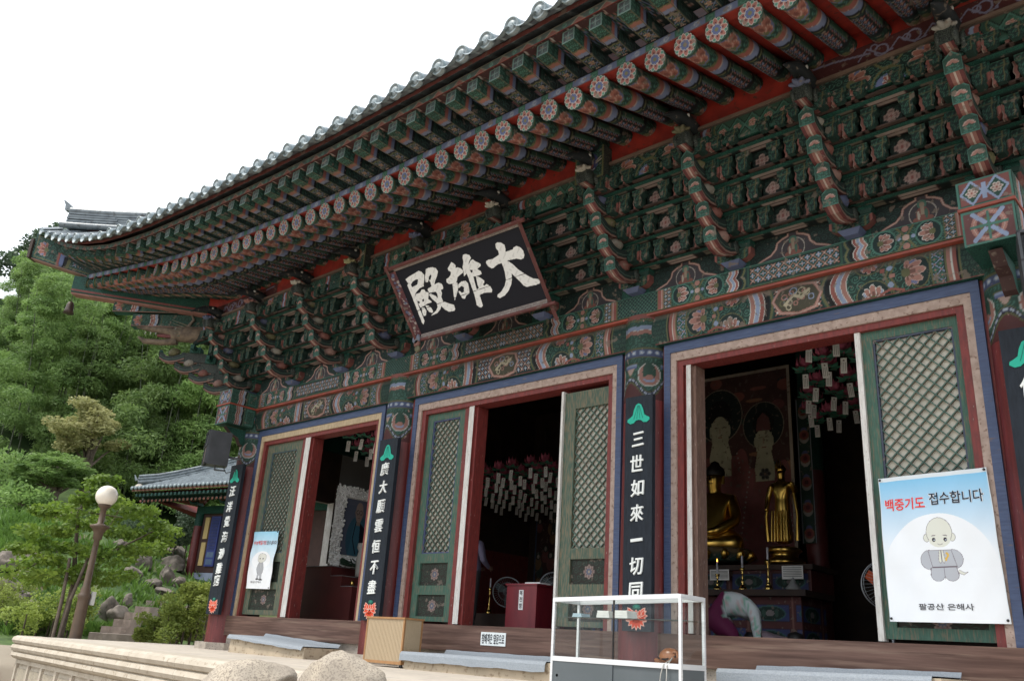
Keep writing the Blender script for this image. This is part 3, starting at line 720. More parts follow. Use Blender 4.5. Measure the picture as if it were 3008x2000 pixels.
# beam heads with a painted dragon face over the two middle columns
def headface(body):
    def f(X, Y):
        c = Cv(X, Y, GREEN); c.curls(-.3, .3, 0, .5, .06, TEAL, .15, under=(.014, .06, .045)); c.frame(-.19, .19, 0, .4, .02, OLIVE)
        c.disc(0, .2, .12, body); c.disc(.0, .17, .06, (.35, .09, .05)); rn = np.random.RandomState(4)
        for _ in range(12):
            t = rn.uniform(0, 6.28); c.line([(.09*math.cos(t), .2+.09*math.sin(t)), (.16*math.cos(t+.25), .2+.16*math.sin(t+.25))], .012, (.5, .45, .35))
        c.disc(-.04, .23, .014, WHITE); c.disc(.04, .23, .014, WHITE); c.line([(-.07, .12), (0, .09), (.07, .12)], .014, WHITE); return c.C
    return f
for cx, body in ((CX[1], (.35, .12, .04)), (CX[2], (.035, .05, .24))):
    mb = MB(); mb.box(cx-.19, cx+.19, -1.14, -.5, 4.50, 4.88, SCROLLD)
    mb.sheet(lambda X, Y: (cx+X, 0*X-1.145, 4.50+Y), -.19, .19, 0, .38, 60, 60, headface(body)); part(mb, 'beam_head')

# ---- eaves curves
def z_r(x):      # round rafter ends
    return float(np.interp(x, [-8.3, -7.4, -6.3, -5.2, -4.2, -3.3, -2, -.5, 3, 5.5, 6.5, 8.3], [5.36, 5.24, 5.10, 4.96, 4.86, 4.77, 4.69, 4.62, 4.60, 4.65, 4.72, 5.2]))
def y_r(x): return float(np.interp(x, [-8.3, -5, 5, 8.3], [-2.42, -2.25, -2.25, -2.42]))
def z_t(x):      # tile edge
    return float(np.interp(x, [-9.1, -8.7, -8.3, -7.8, -7.2, -6.4, -5.7, -4.9, -4.2, -3.4, -2.6, -1.7, -.5, 1, 3.5, 5.5, 7, 8.2, 9.0],
                              [6.40, 6.18, 6.0, 5.82, 5.63, 5.45, 5.36, 5.29, 5.23, 5.17, 5.12, 5.07, 5.02, 5.0, 4.98, 5.05, 5.3, 5.75, 6.2]))
def y_t(x): return float(np.interp(x, [-9.1, -5, 5, 9.1], [-3.12, -2.95, -2.95, -3.12]))
# ---- round rafters
RL = 1.62
def raf_paint(X, Y):    # X around (arc), Y along from the outer end
    c = Cv(X, Y, (.014, .055, .042)); c.curls(-9, 9, .03, .40, .09, TEAL, .15, under=(.014, .06, .045))
    c.put(Y < .025, OLIVE); c.put((Y > .025) & (Y < .045), GREEN)
    fx = X  # bottom of rafter at X=0
    c.ell(0, .17, .13, .13, OLIVE); c.ell(0, .17, .12, .12, (.12, .16, .36))
    for dx, dy, a, b in ((-.07, .13, .045, .07), (.07, .13, .045, .07), (-.045, .21, .035, .06), (.045, .21, .035, .06), (0, .14, .045, .085)):
        c.ell(dx, dy, a, b, (.6, .33, .25)); c.ell(dx, dy, a*.84, b*.88, (.42, .10, .05)); c.ell(dx, dy+.02, a*.4, b*.4, (.25, .05, .03))
    c.ell(0, .245, .035, .03, OLIVE)
    for s in (-1, 1): c.ell(s*.15, .26, .05, .07, (.04, .2, .13)); c.ring(s*.15, .26, .03, .012, (.02, .09, .06))
    w = .02*np.abs(np.sin(X*16))
    for a, b, q in ((.36, .39, OLIVE), (.39, .47, (.36, .07, .04)), (.47, .56, (.17, .23, .43)), (.56, .60, BLACK), (.60, .615, OLIVE), (.615, .63, BLACK)): c.put((Y > a+w) & (Y <= b+w), q)
    c.put(np.abs(Y-.47-w) < .005, (.5, .4, .38)); c.put((Y > .65) & (Y < 1.1), (.01, .016, .02))
    c.lattice(-.13, .09, .68, 1.06, .045, ((.13, .19, .34), (.3, .07, .06), (.3, .25, .17)), (.012, .022, .022))
    c.rect(.10, .15, .68, 1.06, (.02, .10, .06)); c.put(((np.abs(X+.15) < .006) | (np.abs(X-.095) < .005)) & (Y > .66) & (Y < 1.08), (.10, .16, .1))
    for yy in (.72, .83, .94): c.flower(-.09, yy, .03, 6, (.33, .24, .17), (.4, .3, .25), OLIVE, None, None)
    c.put((Y > 1.1) & (Y < 1.115), OLIVE); c.curls(-9, 9, 1.12, 1.4, .07, (.04, .17, .11), .16); c.lotus(0, 1.25, .1, math.pi/2, (.42, .17, .1), (.5, .3, .22)); return c.C
def raf_end(X, Y):
    c = Cv(X, Y, (.012, .05, .038)); R = .104
    for k in range(8):
        a = 2*math.pi*(k+.5)/8; c.disc(.80*R*math.cos(a), .80*R*math.sin(a), .19*R, (.5, .55, .5)); c.disc(.80*R*math.cos(a), .80*R*math.sin(a), .14*R, (.06, .32, .22))
    t = np.arctan2(Y, X); d = np.hypot(X, Y)/R
    for k in range(8):
        a = 2*math.pi*k/8; u = (X*math.cos(a)+Y*math.sin(a))/R-.66; v = (-X*math.sin(a)+Y*math.cos(a))/R; w = .235*(1-.35*np.clip(u/.34, -1, 1))
        e = np.hypot(u/.34, v/w); c.put(e < 1, (.66, .60, .54)); c.put(e < .80, (.48, .12, .075)); c.put(np.hypot((u+.14)/.13, v/.08) < 1, (.16, .02, .03))
    q = .30+.13*np.abs(np.cos(4*t)); c.put(d < q+.045, (.55, .6, .65)); c.put(d < q, (.08, .13, .38)); c.put(d < .17, (.25, .23, .09)); return c.C
def rafter_mb():
    mb = MB(); r = .088
    # local: outer end at origin, running inward +y ; bottom of rafter = -z
    def P(X, Y):
        t = X/r; return r*np.sin(t), Y, -r*np.cos(t)
    mb.sheet(P, -math.pi*r*.98, math.pi*r*.98, 0, RL, 44, 90, raf_paint, smooth=True, flip=True)
    def E(X, Y): return X, 0*X-.002, Y
    n = 40; X, Y = np.meshgrid(np.linspace(-1, 1, n+1), np.linspace(-1, 1, n+1)); X = X.ravel(); Y = Y.ravel()
    # disc by square-to-disc mapping
    Xd = X*np.sqrt(1-Y*Y/2)*.104; Yd = Y*np.sqrt(1-X*X/2)*.104
    C = raf_end(Xd, Yd); i, j = np.meshgrid(np.arange(n), np.arange(n)); a = (j*(n+1)+i).ravel()
    mb.add(np.stack([Xd, 0*Xd-.016, Yd], 1), np.stack([a, a+1, a+n+2, a+n+1], 1), PAINT, C)
    mb.lathe([(.104, 0), (.104, .012)], (0, 0, 0), 30, PAINT, TEAL, T=TM((0, 0, 0), 0, R_(90)))
    return mb
ro = None
RPX = []
for k in range(200):
    x = 7.982-.297*k
    if x < -8.15: break
    RPX.append(x)
RAFMB = rafter_mb()
for x in RPX:
    if ro is None: ro = part(RAFMB, 'rafter'); o = ro
    else: o = ro.copy(); COL.objects.link(o)
    y0 = y_r(x); z0 = z_r(x)
    if abs(x) < 5.3: xi, yi = x, y0+1.35
    else:
        k = min(1, (abs(x)-5.3)/2.9); xi = math.copysign(5.3+.75*k, x); yi = -1.0+.25*k
    zi = 4.985+max(0, .05*(abs(x)-5.3))
    d = Vector((xi-x, yi-y0, zi-z0)); L = d.length; d.normalize()
    X = d.cross(Vector((0, 0, 1))).normalized(); Z = X.cross(d)
    o.matrix_local = Matrix(((X.x, d.x, Z.x, x+.1), (X.y, d.y, Z.y, y0), (X.z, d.z, Z.z, z0-GZ), (0, 0, 0, 1)))
# red soffit above the round rafters
mb = MB(); n = 90; V = []; 
xs = np.linspace(8.4, -8.4, n)
for x in xs: V += [(x, y_r(x)+.05, z_r(x)+.09), (min(6.2, max(x, -6.2)), -.9, 5.09+.02*max(0, abs(x)-5))]
mb.add(V, [(2*i, 2*i+1, 2*i+3, 2*i+2) for i in range(n-1)], soffit_red)
part(mb, 'rafter_soffit')
mb = MB()      # underside of the right-hand side eave
mb.add([(5.9, -2.2, 5.14), (8.9, -2.6, 5.9), (8.9, 1.0, 5.1), (8.9, 8, 5.0), (5.5, 8, 5.14)], [(0, 1, 2, 3, 4)], soffit_red); mb.box(5.50, 5.62, .13, 7, 3.5, 5.12, dark_wood)
part(mb, 'side_soffit')
# eave board with painted clouds between the two rafter rows
def cloud_paint(X, Y):
    per = .297; u = (X/per-np.floor(X/per)-.5)*per; c = Cv(u, Y, (.13, .18, .36))
    c.put(np.abs(u-.07) < .045, (.04, .17, .11)); c.disc(-.06, .045, .034, (.23, .29, .45)); c.ring(-.06, .045, .02, .006, (.5, .52, .55)); c.disc(-.1, .03, .02, (.2, .27, .42)); c.ring(.07, .045, .022, .007, (.08, .3, .2)); c.put(Y < .01, (.25, .06, .05)); c.put(Y > .085, BLACK); return c.C
mb = MB()
def Pc(X, Y):
    return X, np.array([y_r(x) for x in X])-.035, np.array([z_r(x) for x in X])+.085+Y
mb.sheet(Pc, -8.35, 8.35, 0, .095, 1700, 12, cloud_paint)
V = []
for x in xs: V += [(x, y_r(x)-.032, z_r(x)+.085), (x, y_r(x)+.06, z_r(x)+.085), (x, y_r(x)+.06, z_r(x)+.178), (x, y_r(x)-.032, z_r(x)+.178)]
F = []
for i in range(n-1):
    for j in range(4): F.append((4*i+j, 4*i+(j+1) % 4, 4*i+4+(j+1) % 4, 4*i+4+j))
mb.add(V, F, soffit_red); part(mb, 'eave_board')
# ---- flying rafters (square)
def fly_under(X, Y):
    c = Cv(X, Y, (.012, .03, .03)); c.curls(-.07, .07, 0, .13, .05, (.06, .27, .19), .17, under=(.02, .09, .06))
    for a, b, q in ((.13, .145, OLIVE), (.145, .19, (.42, .13, .07)), (.19, .235, (.2, .25, .42)), (.235, .26, BLACK), (.26, .275, OLIVE)): c.put((Y > a+.012*np.abs(np.sin(X*45))) & (Y <= b+.012*np.abs(np.sin(X*45))), q)
    c.lattice(-.05, .05, .29, .42, .034, ((.13, .2, .36), (.04, .2, .13), (.4, .2, .12)), (.015, .03, .03)); c.flower(0, .355, .03, 8, (.4, .2, .1), CREAM, OLIVE, None, None)
    c.flower(0, .46, .03, 6, (.5, .3, .25), PINK, RED, None, None); c.put(np.abs(np.abs(X)-.057) < .005, (.16, .14, .07)); return c.C
def fly_side(X, Y):
    c = Cv(Y, X, (.018, .07, .05)); c.curls(0, .14, 0, .14, .05, (.05, .22, .15), .16, under=(.016, .07, .05))
    for a, b, q in ((.14, .18, (.40, .08, .05)), (.18, .22, (.16, .22, .42)), (.22, .25, BLACK)): c.rect(a, b, -1, 1, q)
    c.frame(.27, .50, .012, .12, .008, (.1, .17, .12)); c.rect(.28, .49, .02, .112, (.012, .03, .026)); c.curls(.29, .48, .025, .105, .035, (.03, .12, .09), .2); return c.C
def fly_end(X, Y):
    c = Cv(X, Y, (.05, .14, .11)); c.rect(-.052, .052, -.058, .058, (.07, .07, .08)); c.curls(-.05, .05, -.055, .055, .05, (.1, .2, .17), .2); c.rect(-.008, .008, -.045, .045, (.2, .3, .27)); c.rect(-.04, .04, -.007, .007, (.2, .3, .27)); c.frame(-.062, .062, -.066, .066, .01, (.16, .3, .25)); return c.C
def fly_mb():
    mb = MB(); w, h, L = .070, .066, .62
    mb.sheet(lambda X, Y: (X, Y, 0*X-h), -w, w, 0, L, 14, 70, fly_under, flip=True)
    for s in (-1, 1): mb.sheet(lambda X, Y: (0*X+s*w, Y, X-h), 0, 2*h, 0, L, 12, 60, fly_side, flip=s > 0)
    mb.sheet(lambda X, Y: (X, 0*X, Y), -w, w, -h, h, 14, 14, fly_end); mb.quad([(-w, 0, h), (w, 0, h), (w, L, h), (-w, L, h)], PAINT, GREEN)
    return mb
FLY = fly_mb(); fo = None
def fly_tip(x):
    # tip position above/outside of the rafter at x
    k = max(0, (abs(x)-5.3)/2.9); xx = x+math.copysign(.42*k*1.6, x); return xx, y_t(xx)+.22, z_t(xx)-.13
for x in RPX:
    if fo is None: fo = part(FLY, 'flying_rafter'); o = fo
    else: o = fo.copy(); COL.objects.link(o)
    tx, ty, tz = fly_tip(x); bx_, by_, bz_ = x, y_r(x), z_r(x)+.25
    d = Vector((bx_-tx, by_-ty, bz_-tz)); L = d.length; d.normalize(); X = d.cross(Vector((0, 0, 1))).normalized(); Z = X.cross(d)
    s = max(1, L/.55)
    o.matrix_local = Matrix(((X.x, d.x*s, Z.x, tx+.1), (X.y, d.y*s, Z.y, ty), (X.z, d.z*s, Z.z, tz-GZ), (0, 0, 0, 1)))
# painted boards above the flying rafters
def board_paint(X, Y):
    per = .297; u = (X/per-np.floor(X/per)-.5)*per; c = Cv(u, Y, (.02, .04, .04)); c.rect(-.15, .15, .0, .10, (.1, .03, .03))
    c.lattice(-.15, .15, .1, .38, .04, ((.12, .18, .34), (.04, .2, .13), (.38, .13, .09)), (.018, .035, .035))
    for a in (-.1, .1): c.flower(a, .46, .03, 6, (.5, .32, .27), PINK, RED, None, None); c.flower(a, .05, .025, 5, PINK, WHITE, RED, None, None)
    c.rect(-.15, .15, .40, .42, OLIVE); return c.C
mb = MB()
def Pb(X, Y):
    o = np.zeros((len(X), 3))
    for i, (x, t) in enumerate(zip(X, Y)):
        tx, ty, tz = fly_tip(x); f = t/.55; o[i] = (tx+(x-tx)*f, ty-.02+(y_r(x)+.03-ty)*f, tz+.070+(z_r(x)+.32-tz-.07)*f)
    return o[:, 0], o[:, 1], o[:, 2]
mb.sheet(Pb, -8.35, 8.35, 0, .55, 1600, 18, board_paint); part(mb, 'flying_soffit')
# outer edge boards: patterned strip, red scalloped strip
def strip1(X, Y):
    per = .297; u = (X/per-np.floor(X/per)-.5)*per; c = Cv(u, Y, (.09, .13, .12)); c.poly([(-.13, 0), (-.05, .06), (.03, 0)], (.3, .07, .05), .01, (.3, .3, .22)); c.disc(.09, .035, .03, (.06, .2, .15)); c.ring(.09, .035, .018, .006, (.2, .35, .3)); c.put(Y > .065, (.22, .2, .15)); return c.C
mb = MB()
def edge(off, z0):
    def P(X, Y): return X, np.array([y_t(x) for x in X])+off, np.array([z_t(x) for x in X])+z0+Y
    return P
mb.sheet(edge(.185, -.068), -9.0, 9.0, 0, .075, 1750, 10, strip1)
xs2 = np.linspace(9.0, -9.0, 120); V = []
for x in xs2: V += [(x, y_t(x)+.19, z_t(x)-.062), (x, y_t(x)+.19, z_t(x)+.006), (x, y_t(x)+.3, z_t(x)+.006), (x, y_t(x)+.3, z_t(x)-.03)]
mb.add(V, [(4*i+j, 4*i+(j+1) % 4, 4*i+4+(j+1) % 4, 4*i+4+j) for i in range(119) for j in range(4)], soffit_red)
part(mb, 'eave_edge_board')
def strip2(X, Y):
    c = Cv(X, Y, (.30, .035, .022)); c.put(Y > .035+.028*np.abs(np.sin(X/.325*math.pi)), (.05, .03, .03)); return c.C
mb = MB(); mb.sheet(edge(.10, .004), -9.05, 9.05, 0, .07, 1550, 8, strip2); part(mb, 'tile_batten')
# ---- roof tiles
tile_m = mat('grey_roof_tile', (.15, .18, .195), (.08, .10, .115), 6, .32, bmp=.25, c3=(.055, .065, .07), scale3=14, lo3=.58, hi3=.66, spec=.6)
tile_l = mat('light_tile_face', (.27, .32, .335), (.14, .18, .20), 22, .45, bmp=.6, c3=(.2, .26, .28), scale3=40, lo3=.52, hi3=.60)
def roof_z(x, s):   # height above the tile edge at distance s behind it
    return .40*s+.035*s*s
def tile_row_mb(L, n):
    mb = MB(); r = .076; seg = 9; nn = int(L/.33)
    for q in range(nn):
        s0, s1 = q*.33, q*.33+.335; V = []
        for t in range(4):
            s = s0+(s1-s0)*t/3; z = roof_z(0, s); rr = r*(1+.06*(1-t/3))
            for j in range(seg+1):
                a = math.pi*j/seg; V.append((rr*math.cos(a), s, z+rr*math.sin(a)*1.0))
        mb.add(V, [(t*(seg+1)+j, t*(seg+1)+j+1, (t+1)*(seg+1)+j+1, (t+1)*(seg+1)+j) for t in range(3) for j in range(seg)], tile_m, smooth=True)
    # round end cap
    mb.lathe([(.084, -.03), (.086, .02), (.072, .022), (.068, .008), (.05, .008), (.045, .018), (.02, .014), (.001, .02)], (0, 0, 0), 22, tile_l, T=Matrix.Translation((0, 0, .0)) @ Matrix.Rotation(R_(99), 4, 'X'))
    return mb
def drip_mb():
    mb = MB(); V = []; n = 8
    for j in range(n+1):
        u = -1+2*j/n; x = u*.125; z = -.055*(1-u*u)-.012; V += [(x*.93, -.055, z-.04*(1-.6*u*u)), (x*1.1, -.03, z), (x, .6, z+.26)]
    mb.add(V, [(3*j+t, 3*j+t+1, 3*j+t+4, 3*j+t+3) for j in range(n) for t in range(2)], tile_l, smooth=False)
    return mb
TX = [8.95-.325*k for k in range(60) if 8.95-.325*k > -8.95]
t0 = d0 = None; ROWL = 4.6; TR_ = tile_row_mb(ROWL, 1); DR = drip_mb()
TRS = tile_row_mb(1.7, 1)
def place_tile(obj, x):
    sl = (z_t(x-.16)-z_t(x+.16))/.32
    a = math.atan(-sl); obj.matrix_local = Matrix.Translation((x+.1, y_t(x), z_t(x)+.085-GZ)) @ Matrix.Rotation(a*-1*-1, 4, 'Y')
ts = None
for x in TX:
    short = abs(x) > 7.2
    if short:
        if ts is None: ts = part(TRS, 'tile_row'); o = ts
        else: o = ts.copy(); COL.objects.link(o)
    elif t0 is None: t0 = part(TR_, 'tile_row'); o = t0
    else: o = t0.copy(); COL.objects.link(o)
    sl = (z_t(x+.16)-z_t(x-.16))/.32; a = -math.atan(sl)
    if short: o.scale = (1, 1, 1)
    sy = 1.0 if abs(x) < 5.6 else max(.12, (9.2-abs(x))/3.6) if not short else max(.15, (9.25-abs(x))/1.9)
    o.matrix_local = Matrix.Translation((x+.1, y_t(x), z_t(x)+.075-GZ)) @ Matrix.Rotation(a, 4, 'Y') @ Matrix.Diagonal((1, sy, sy, 1))
    if d0 is None: d0 = DR.build('drip_tile'); q = d0
    else: q = d0.copy(); COL.objects.link(q)
    q.parent = o; q.location = (.1625, 0, .0); q.scale = (1, 1/sy, 1/sy)
# roof bed under the tiles: front slope with the hip on the left, plus the left slope
mb = MB(); V = []; n = 60; m = 10
xs3 = np.linspace(9.05, -9.05, n)
def slen(x): return 5.2 if abs(x) < 5.6 else max(.05, (9.1-abs(x))*1.0+.05)
for x in xs3:
    for t in range(m+1):
        s = slen(x)*t/m; V.append((x, y_t(x)+.02+s, z_t(x)+.03+roof_z(x, s)))
mb.add(V, [(i*(m+1)+j, (i+1)*(m+1)+j, (i+1)*(m+1)+j+1, i*(m+1)+j+1) for i in range(n-1) for j in range(m)], tile_m, smooth=True)
# thickness closing sheet just below (keeps daylight out of the eaves)
V2 = [(v[0], v[1]+.28, v[2]-.05) for v in V]
mb.add(V2, [(i*(m+1)+j, i*(m+1)+j+1, (i+1)*(m+1)+j+1, (i+1)*(m+1)+j) for i in range(n-1) for j in range(m)], soffit_red)
# side slopes
for sd_ in (-1, 1):
  V = []
  for i in range(31):
    yy = -3.12+.36*i
    for t in range(m+1):
        s = min(3.6, max(.03, yy+3.15))*t/m; zt = z_t(-9.1+max(0, yy+3.1)*.9) if yy < 3 else 5.05
        V.append((sd_*(9.1-s), yy, zt+.02+roof_z(0, s)))
  mb.add(V, [(i*(m+1)+j, i*(m+1)+j+1, (i+1)*(m+1)+j+1, (i+1)*(m+1)+j) for i in range(30) for j in range(m)], tile_m, smooth=True)
part(mb, 'roof_bed')
# hip ridge: stacked flat tiles with a curved finial
mb = MB(); P0 = np.array((-8.75, -2.78, 6.42)); P1 = np.array((-5.0, 1.0, 6.95))
random.seed(3)
def hp(t, dz=0): 
    p = P0+(P1-P0)*t; return p+np.array((0, 0, -.55*t*(1-t)+dz))
dirh = (P1-P0)[:2]/np.linalg.norm((P1-P0)[:2]); nrm = np.array((-dirh[1], dirh[0], 0))
for L in range(6):
    q = 0
    while q < 1:
        L1 = random.uniform(.05, .1); a, b = hp(q, .05+L*.052), hp(min(1, q+L1), .05+L*.052); w = .11-.006*L+random.uniform(-.008, .008)
        V = [a+nrm*w, b+nrm*w, b-nrm*w, a-nrm*w]; V += [v+np.array((0, 0, .036)) for v in V]
        mb.add(V, [(0, 3, 2, 1), (4, 5, 6, 7), (0, 1, 5, 4), (1, 2, 6, 5), (2, 3, 7, 6), (3, 0, 4, 7)], tile_m); q += L1
mb.tube([hp(t, .39) for t in np.linspace(0, 1, 12)], .085, 8, tile_m)
mb.tube([hp(t, .045)+nrm*-.15 for t in np.linspace(-.01, 1, 12)], .062, 8, tile_m)
mb.tube([hp(t, .045)+nrm*.15 for t in np.linspace(-.01, 1, 12)], .062, 8, tile_m)
e = hp(0, .42); o = -np.array((dirh[0], dirh[1], 0))
mb.prism([(-.06, -.06), (.10, -.02), (.11, .08), (.17, .19), (.06, .12), (-.02, .06)], (e, o, (0, 0, 1), nrm), -.05, .05, tile_m)
part(mb, 'hip_ridge')
# hip rafter at the corner with its flying piece
def hip(sx):
    mb = MB(); 
    def pr(pa, pb, w, h, m, c=WHITE, painter=None):
        pa = np.array(pa); pb = np.array(pb); d = pb-pa; nn = np.array((-d[1], d[0], 0)); nn /= np.linalg.norm(nn)
        V = [pa-nn*w, pb-nn*w, pb+nn*w, pa+nn*w]; V2 = [v+np.array((0, 0, h)) for v in V]
        mb.add(V+V2, [(0, 3, 2, 1), (4, 5, 6, 7), (0, 1, 5, 4), (1, 2, 6, 5), (2, 3, 7, 6), (3, 0, 4, 7)], m, c)
    a, b = (sx*8.32-.0, -2.52, 5.16), (sx*5.6, -.2, 4.75); pr(a, b, .12, .30, SCROLL)
    pr((a[0], a[1], a[2]-.03), (b[0], b[1], b[2]-.03), .10, .028, PAINT, SALM); pr((a[0], a[1], a[2]+.02), (b[0], b[1], b[2]+.02), .125, .035, PAINT, (.3, .05, .04))
    a, b = (sx*8.98, -3.1, 5.78), (sx*8.0, -2.2, 5.42); pr(a, b, .10, .47, SCROLL); pr((a[0]-sx*.35, a[1]+.31, a[2]-.10), (a[0]-sx*.38, a[1]+.34, a[2]-.10), .105, .36, PAINT, RED); pr((a[0]-sx*.39, a[1]+.35, a[2]-.11), (a[0]-sx*.45, a[1]+.40, a[2]-.13), .105, .36, PAINT, BLUE)
    pr((a[0], a[1], a[2]-.02), (b[0], b[1], b[2]-.02), .09, .018, PAINT, (.4, .2, .15))
    def hp_(X, Y):
        c = Cv(X, Y, GREEN); c.curls(0, 2, 0, .5, .09, TEAL, .15, under=(.014, .06, .045)); c.lotus(.2, .22, .14, math.pi, (.4, .1, .06), PINK, BLUE); c.frame(.04, 1.2, .03, .44, .02, OLIVE)
        for k, q in enumerate(((.35, .06, .04), (.1, .15, .33), BLACK, OLIVE)): c.put((X > .48+.06*k+.03*np.abs(np.sin(Y*9))) & (X <= .54+.06*k+.03*np.abs(np.sin(Y*9))), q)
        c.lattice(.80, 1.15, .08, .38, .07, (LBLUE, TEAL, SALM)); return c.C
    A_ = np.array(a); B_ = np.array(b); D_ = B_-A_; Ln = np.linalg.norm(D_); D_ = D_/Ln; N_ = np.array((D_[1]*1., -D_[0]*1., 0)); N_ /= np.linalg.norm(N_)
    if N_[0] < 0: N_ = -N_
    mb.sheet(lambda X, Y: tuple(A_[:, None]+D_[:, None]*X+N_[:, None]*.104+np.array((0, 0, 1.))[:, None]*Y), 0, Ln, 0, .47, 120, 46, hp_)
    pr((a[0]-sx*.02, a[1]-.02, a[2]-.02), (a[0]+sx*.02, a[1]-.05, a[2]-.02), .12, .36, dark_wood)
    part(mb, 'hip_rafter')
hip(-1); hip(1)
# corner: purlin ends crossing, and the carved dragon head beneath
mb = MB()
def pend(X, Y):
    c = Cv(X, Y, GREEN); c.curls(0, 2, 0, .3, .06, TEAL, .15, under=(.02, .08, .055)); c.lotus(.12, .11, .1, math.pi, (.5, .12, .06), PINK, BLUE); c.waveband(.3, .04, .02, .2, (RED, SALM, LBLUE, BLACK)); c.rect(.5, .52, 0, 1, OLIVE); c.put(Y < .012, SALM); return c.C
for (r0, r1, z0, h) in ((1.98, .9, 4.86, .21), (1.72, .8, 4.62, .22)):
    Q0 = np.array((CX[0]-r0, -r0, z0)); dd = np.array((.7071, .7071, 0)); nn_ = np.array((.7071, -.7071, 0)); L_ = (r0-r1)*1.414
    mb.sheet(lambda X, Y: tuple(Q0[:, None]+dd[:, None]*X+nn_[:, None]*.094+np.array((0, 0, 1.))[:, None]*(Y+.05*X)), 0, L_, 0, h, 110, 30, pend)
    mb.prism([(0, 0), (L_, .05*L_), (L_, h+.05*L_), (0, h)], (Q0, dd, (0, 0, 1), nn_), -.09, .09, SCROLL)
part(mb, 'purlin_end')
mb = MB(); tan = mat('bare_carved_wood', (.17, .13, .09), (.08, .06, .045), 12, .8, bmp=.4)
D = np.array((-.7071, -.7071, 0)); B0 = np.array((-6.74, -.99, 4.50))
def dp(s, z, w=0): return B0+D*s+np.array((0, 0, z))+np.array((-.7071, .7071, 0))*w
mb.tube([dp(-.2, .05), dp(.15, .06), dp(.35, .02)], [.15, .15, .11], 8, tan)
mb.tube([dp(.25, .07), dp(.5, .10), dp(.78, .12), dp(.98, .13)], [.10, .075, .055, .02], 8, tan)
mb.tube([dp(.25, -.08), dp(.5, -.12), dp(.8, -.12), dp(.92, -.05)], [.07, .055, .05, .015], 8, tan)
mb.tube([dp(.3, -.0), dp(.6, .0)], [.05, .03], 6, PAINT, (.3, .05, .05))
for w in (-.07, .07):
    mb.tube([dp(.1, .15, w), dp(.0, .30, w*1.4), dp(.1, .46, w*1.5)], [.03, .022, .004], 6, PAINT, (.4, .33, .25))
    mb.lathe([(.001, -.02), (.03, 0), (.001, .02)], tuple(dp(.28, .12, w)), 8, PAINT, WHITE)
    for i in range(6): mb.tube([dp(.12-.02*i, .02+.03*i, w), dp(.25+.02*i, -.05+.06*i, w*2.2)], [.02, .004], 5, PAINT, (.3, .32, .22))
for i in range(5): mb.tube([dp(.45+.09*i, .05, 0), dp(.46+.09*i, .0, 0)], [.014, .003], 4, PAINT, WHITE)
part(mb, 'dragon_head')
# ---- sill beams, door frames
for i in range(3):
    x0 = CX[i]+.12; x1 = CX[i+1]-.12
    mb = MB(); random.seed(i)
    def P(X, Y): return X, -.13+.012*np.sin(X*7)*np.sin(Y*20), -.30+Y
    mb.box(x0, x1, -.13, .14, -.285, -.002, wood_sill)
    part(mb, 'sill_beam')
    mb = MB(); mb.box(x0+.1, x1-.1, -.08, .12, GZ, -.286, stone_f); part(mb, 'sill_stone')
for i in range(3):
    x0, x1 = XL[i], XR[i]; H = 2.9; wf = bare_wood if i == 0 else pink_paint
    mb = MB()
    mb.box(x0, x0+.072, -.09, .1, 0, H, blue_paint); mb.box(x1-.072, x1, -.09, .1, 0, H, blue_paint); mb.box(x0+.072, x1-.072, -.09, .1, H-.095, H, blue_paint)
    a, b, t = x0+.072, x1-.072, H-.095; q = .064
    mb.box(a, a+q, -.075, .1, 0, t, wf); mb.box(b-q, b, -.075, .1, 0, t, wf); mb.box(a+q, b-q, -.075, .1, t-.09, t, wf)
    a += q; b -= q; t -= .09
    mb.box(a, a+.07, -.05, .1, 0, t, redpaint); mb.box(b-.07, b, -.05, .1, 0, t, redpaint); mb.box(a+.07, b-.07, -.05, .16, t-.06, t, redpaint)
    # dark gap strips beside the columns
    mb.box(CX[i]+.1, x0, -.05, .1, 0, H, redpaint); mb.box(x1, CX[i+1]-.1, -.05, .1, 0, H, redpaint)
    part(mb, 'door_frame')
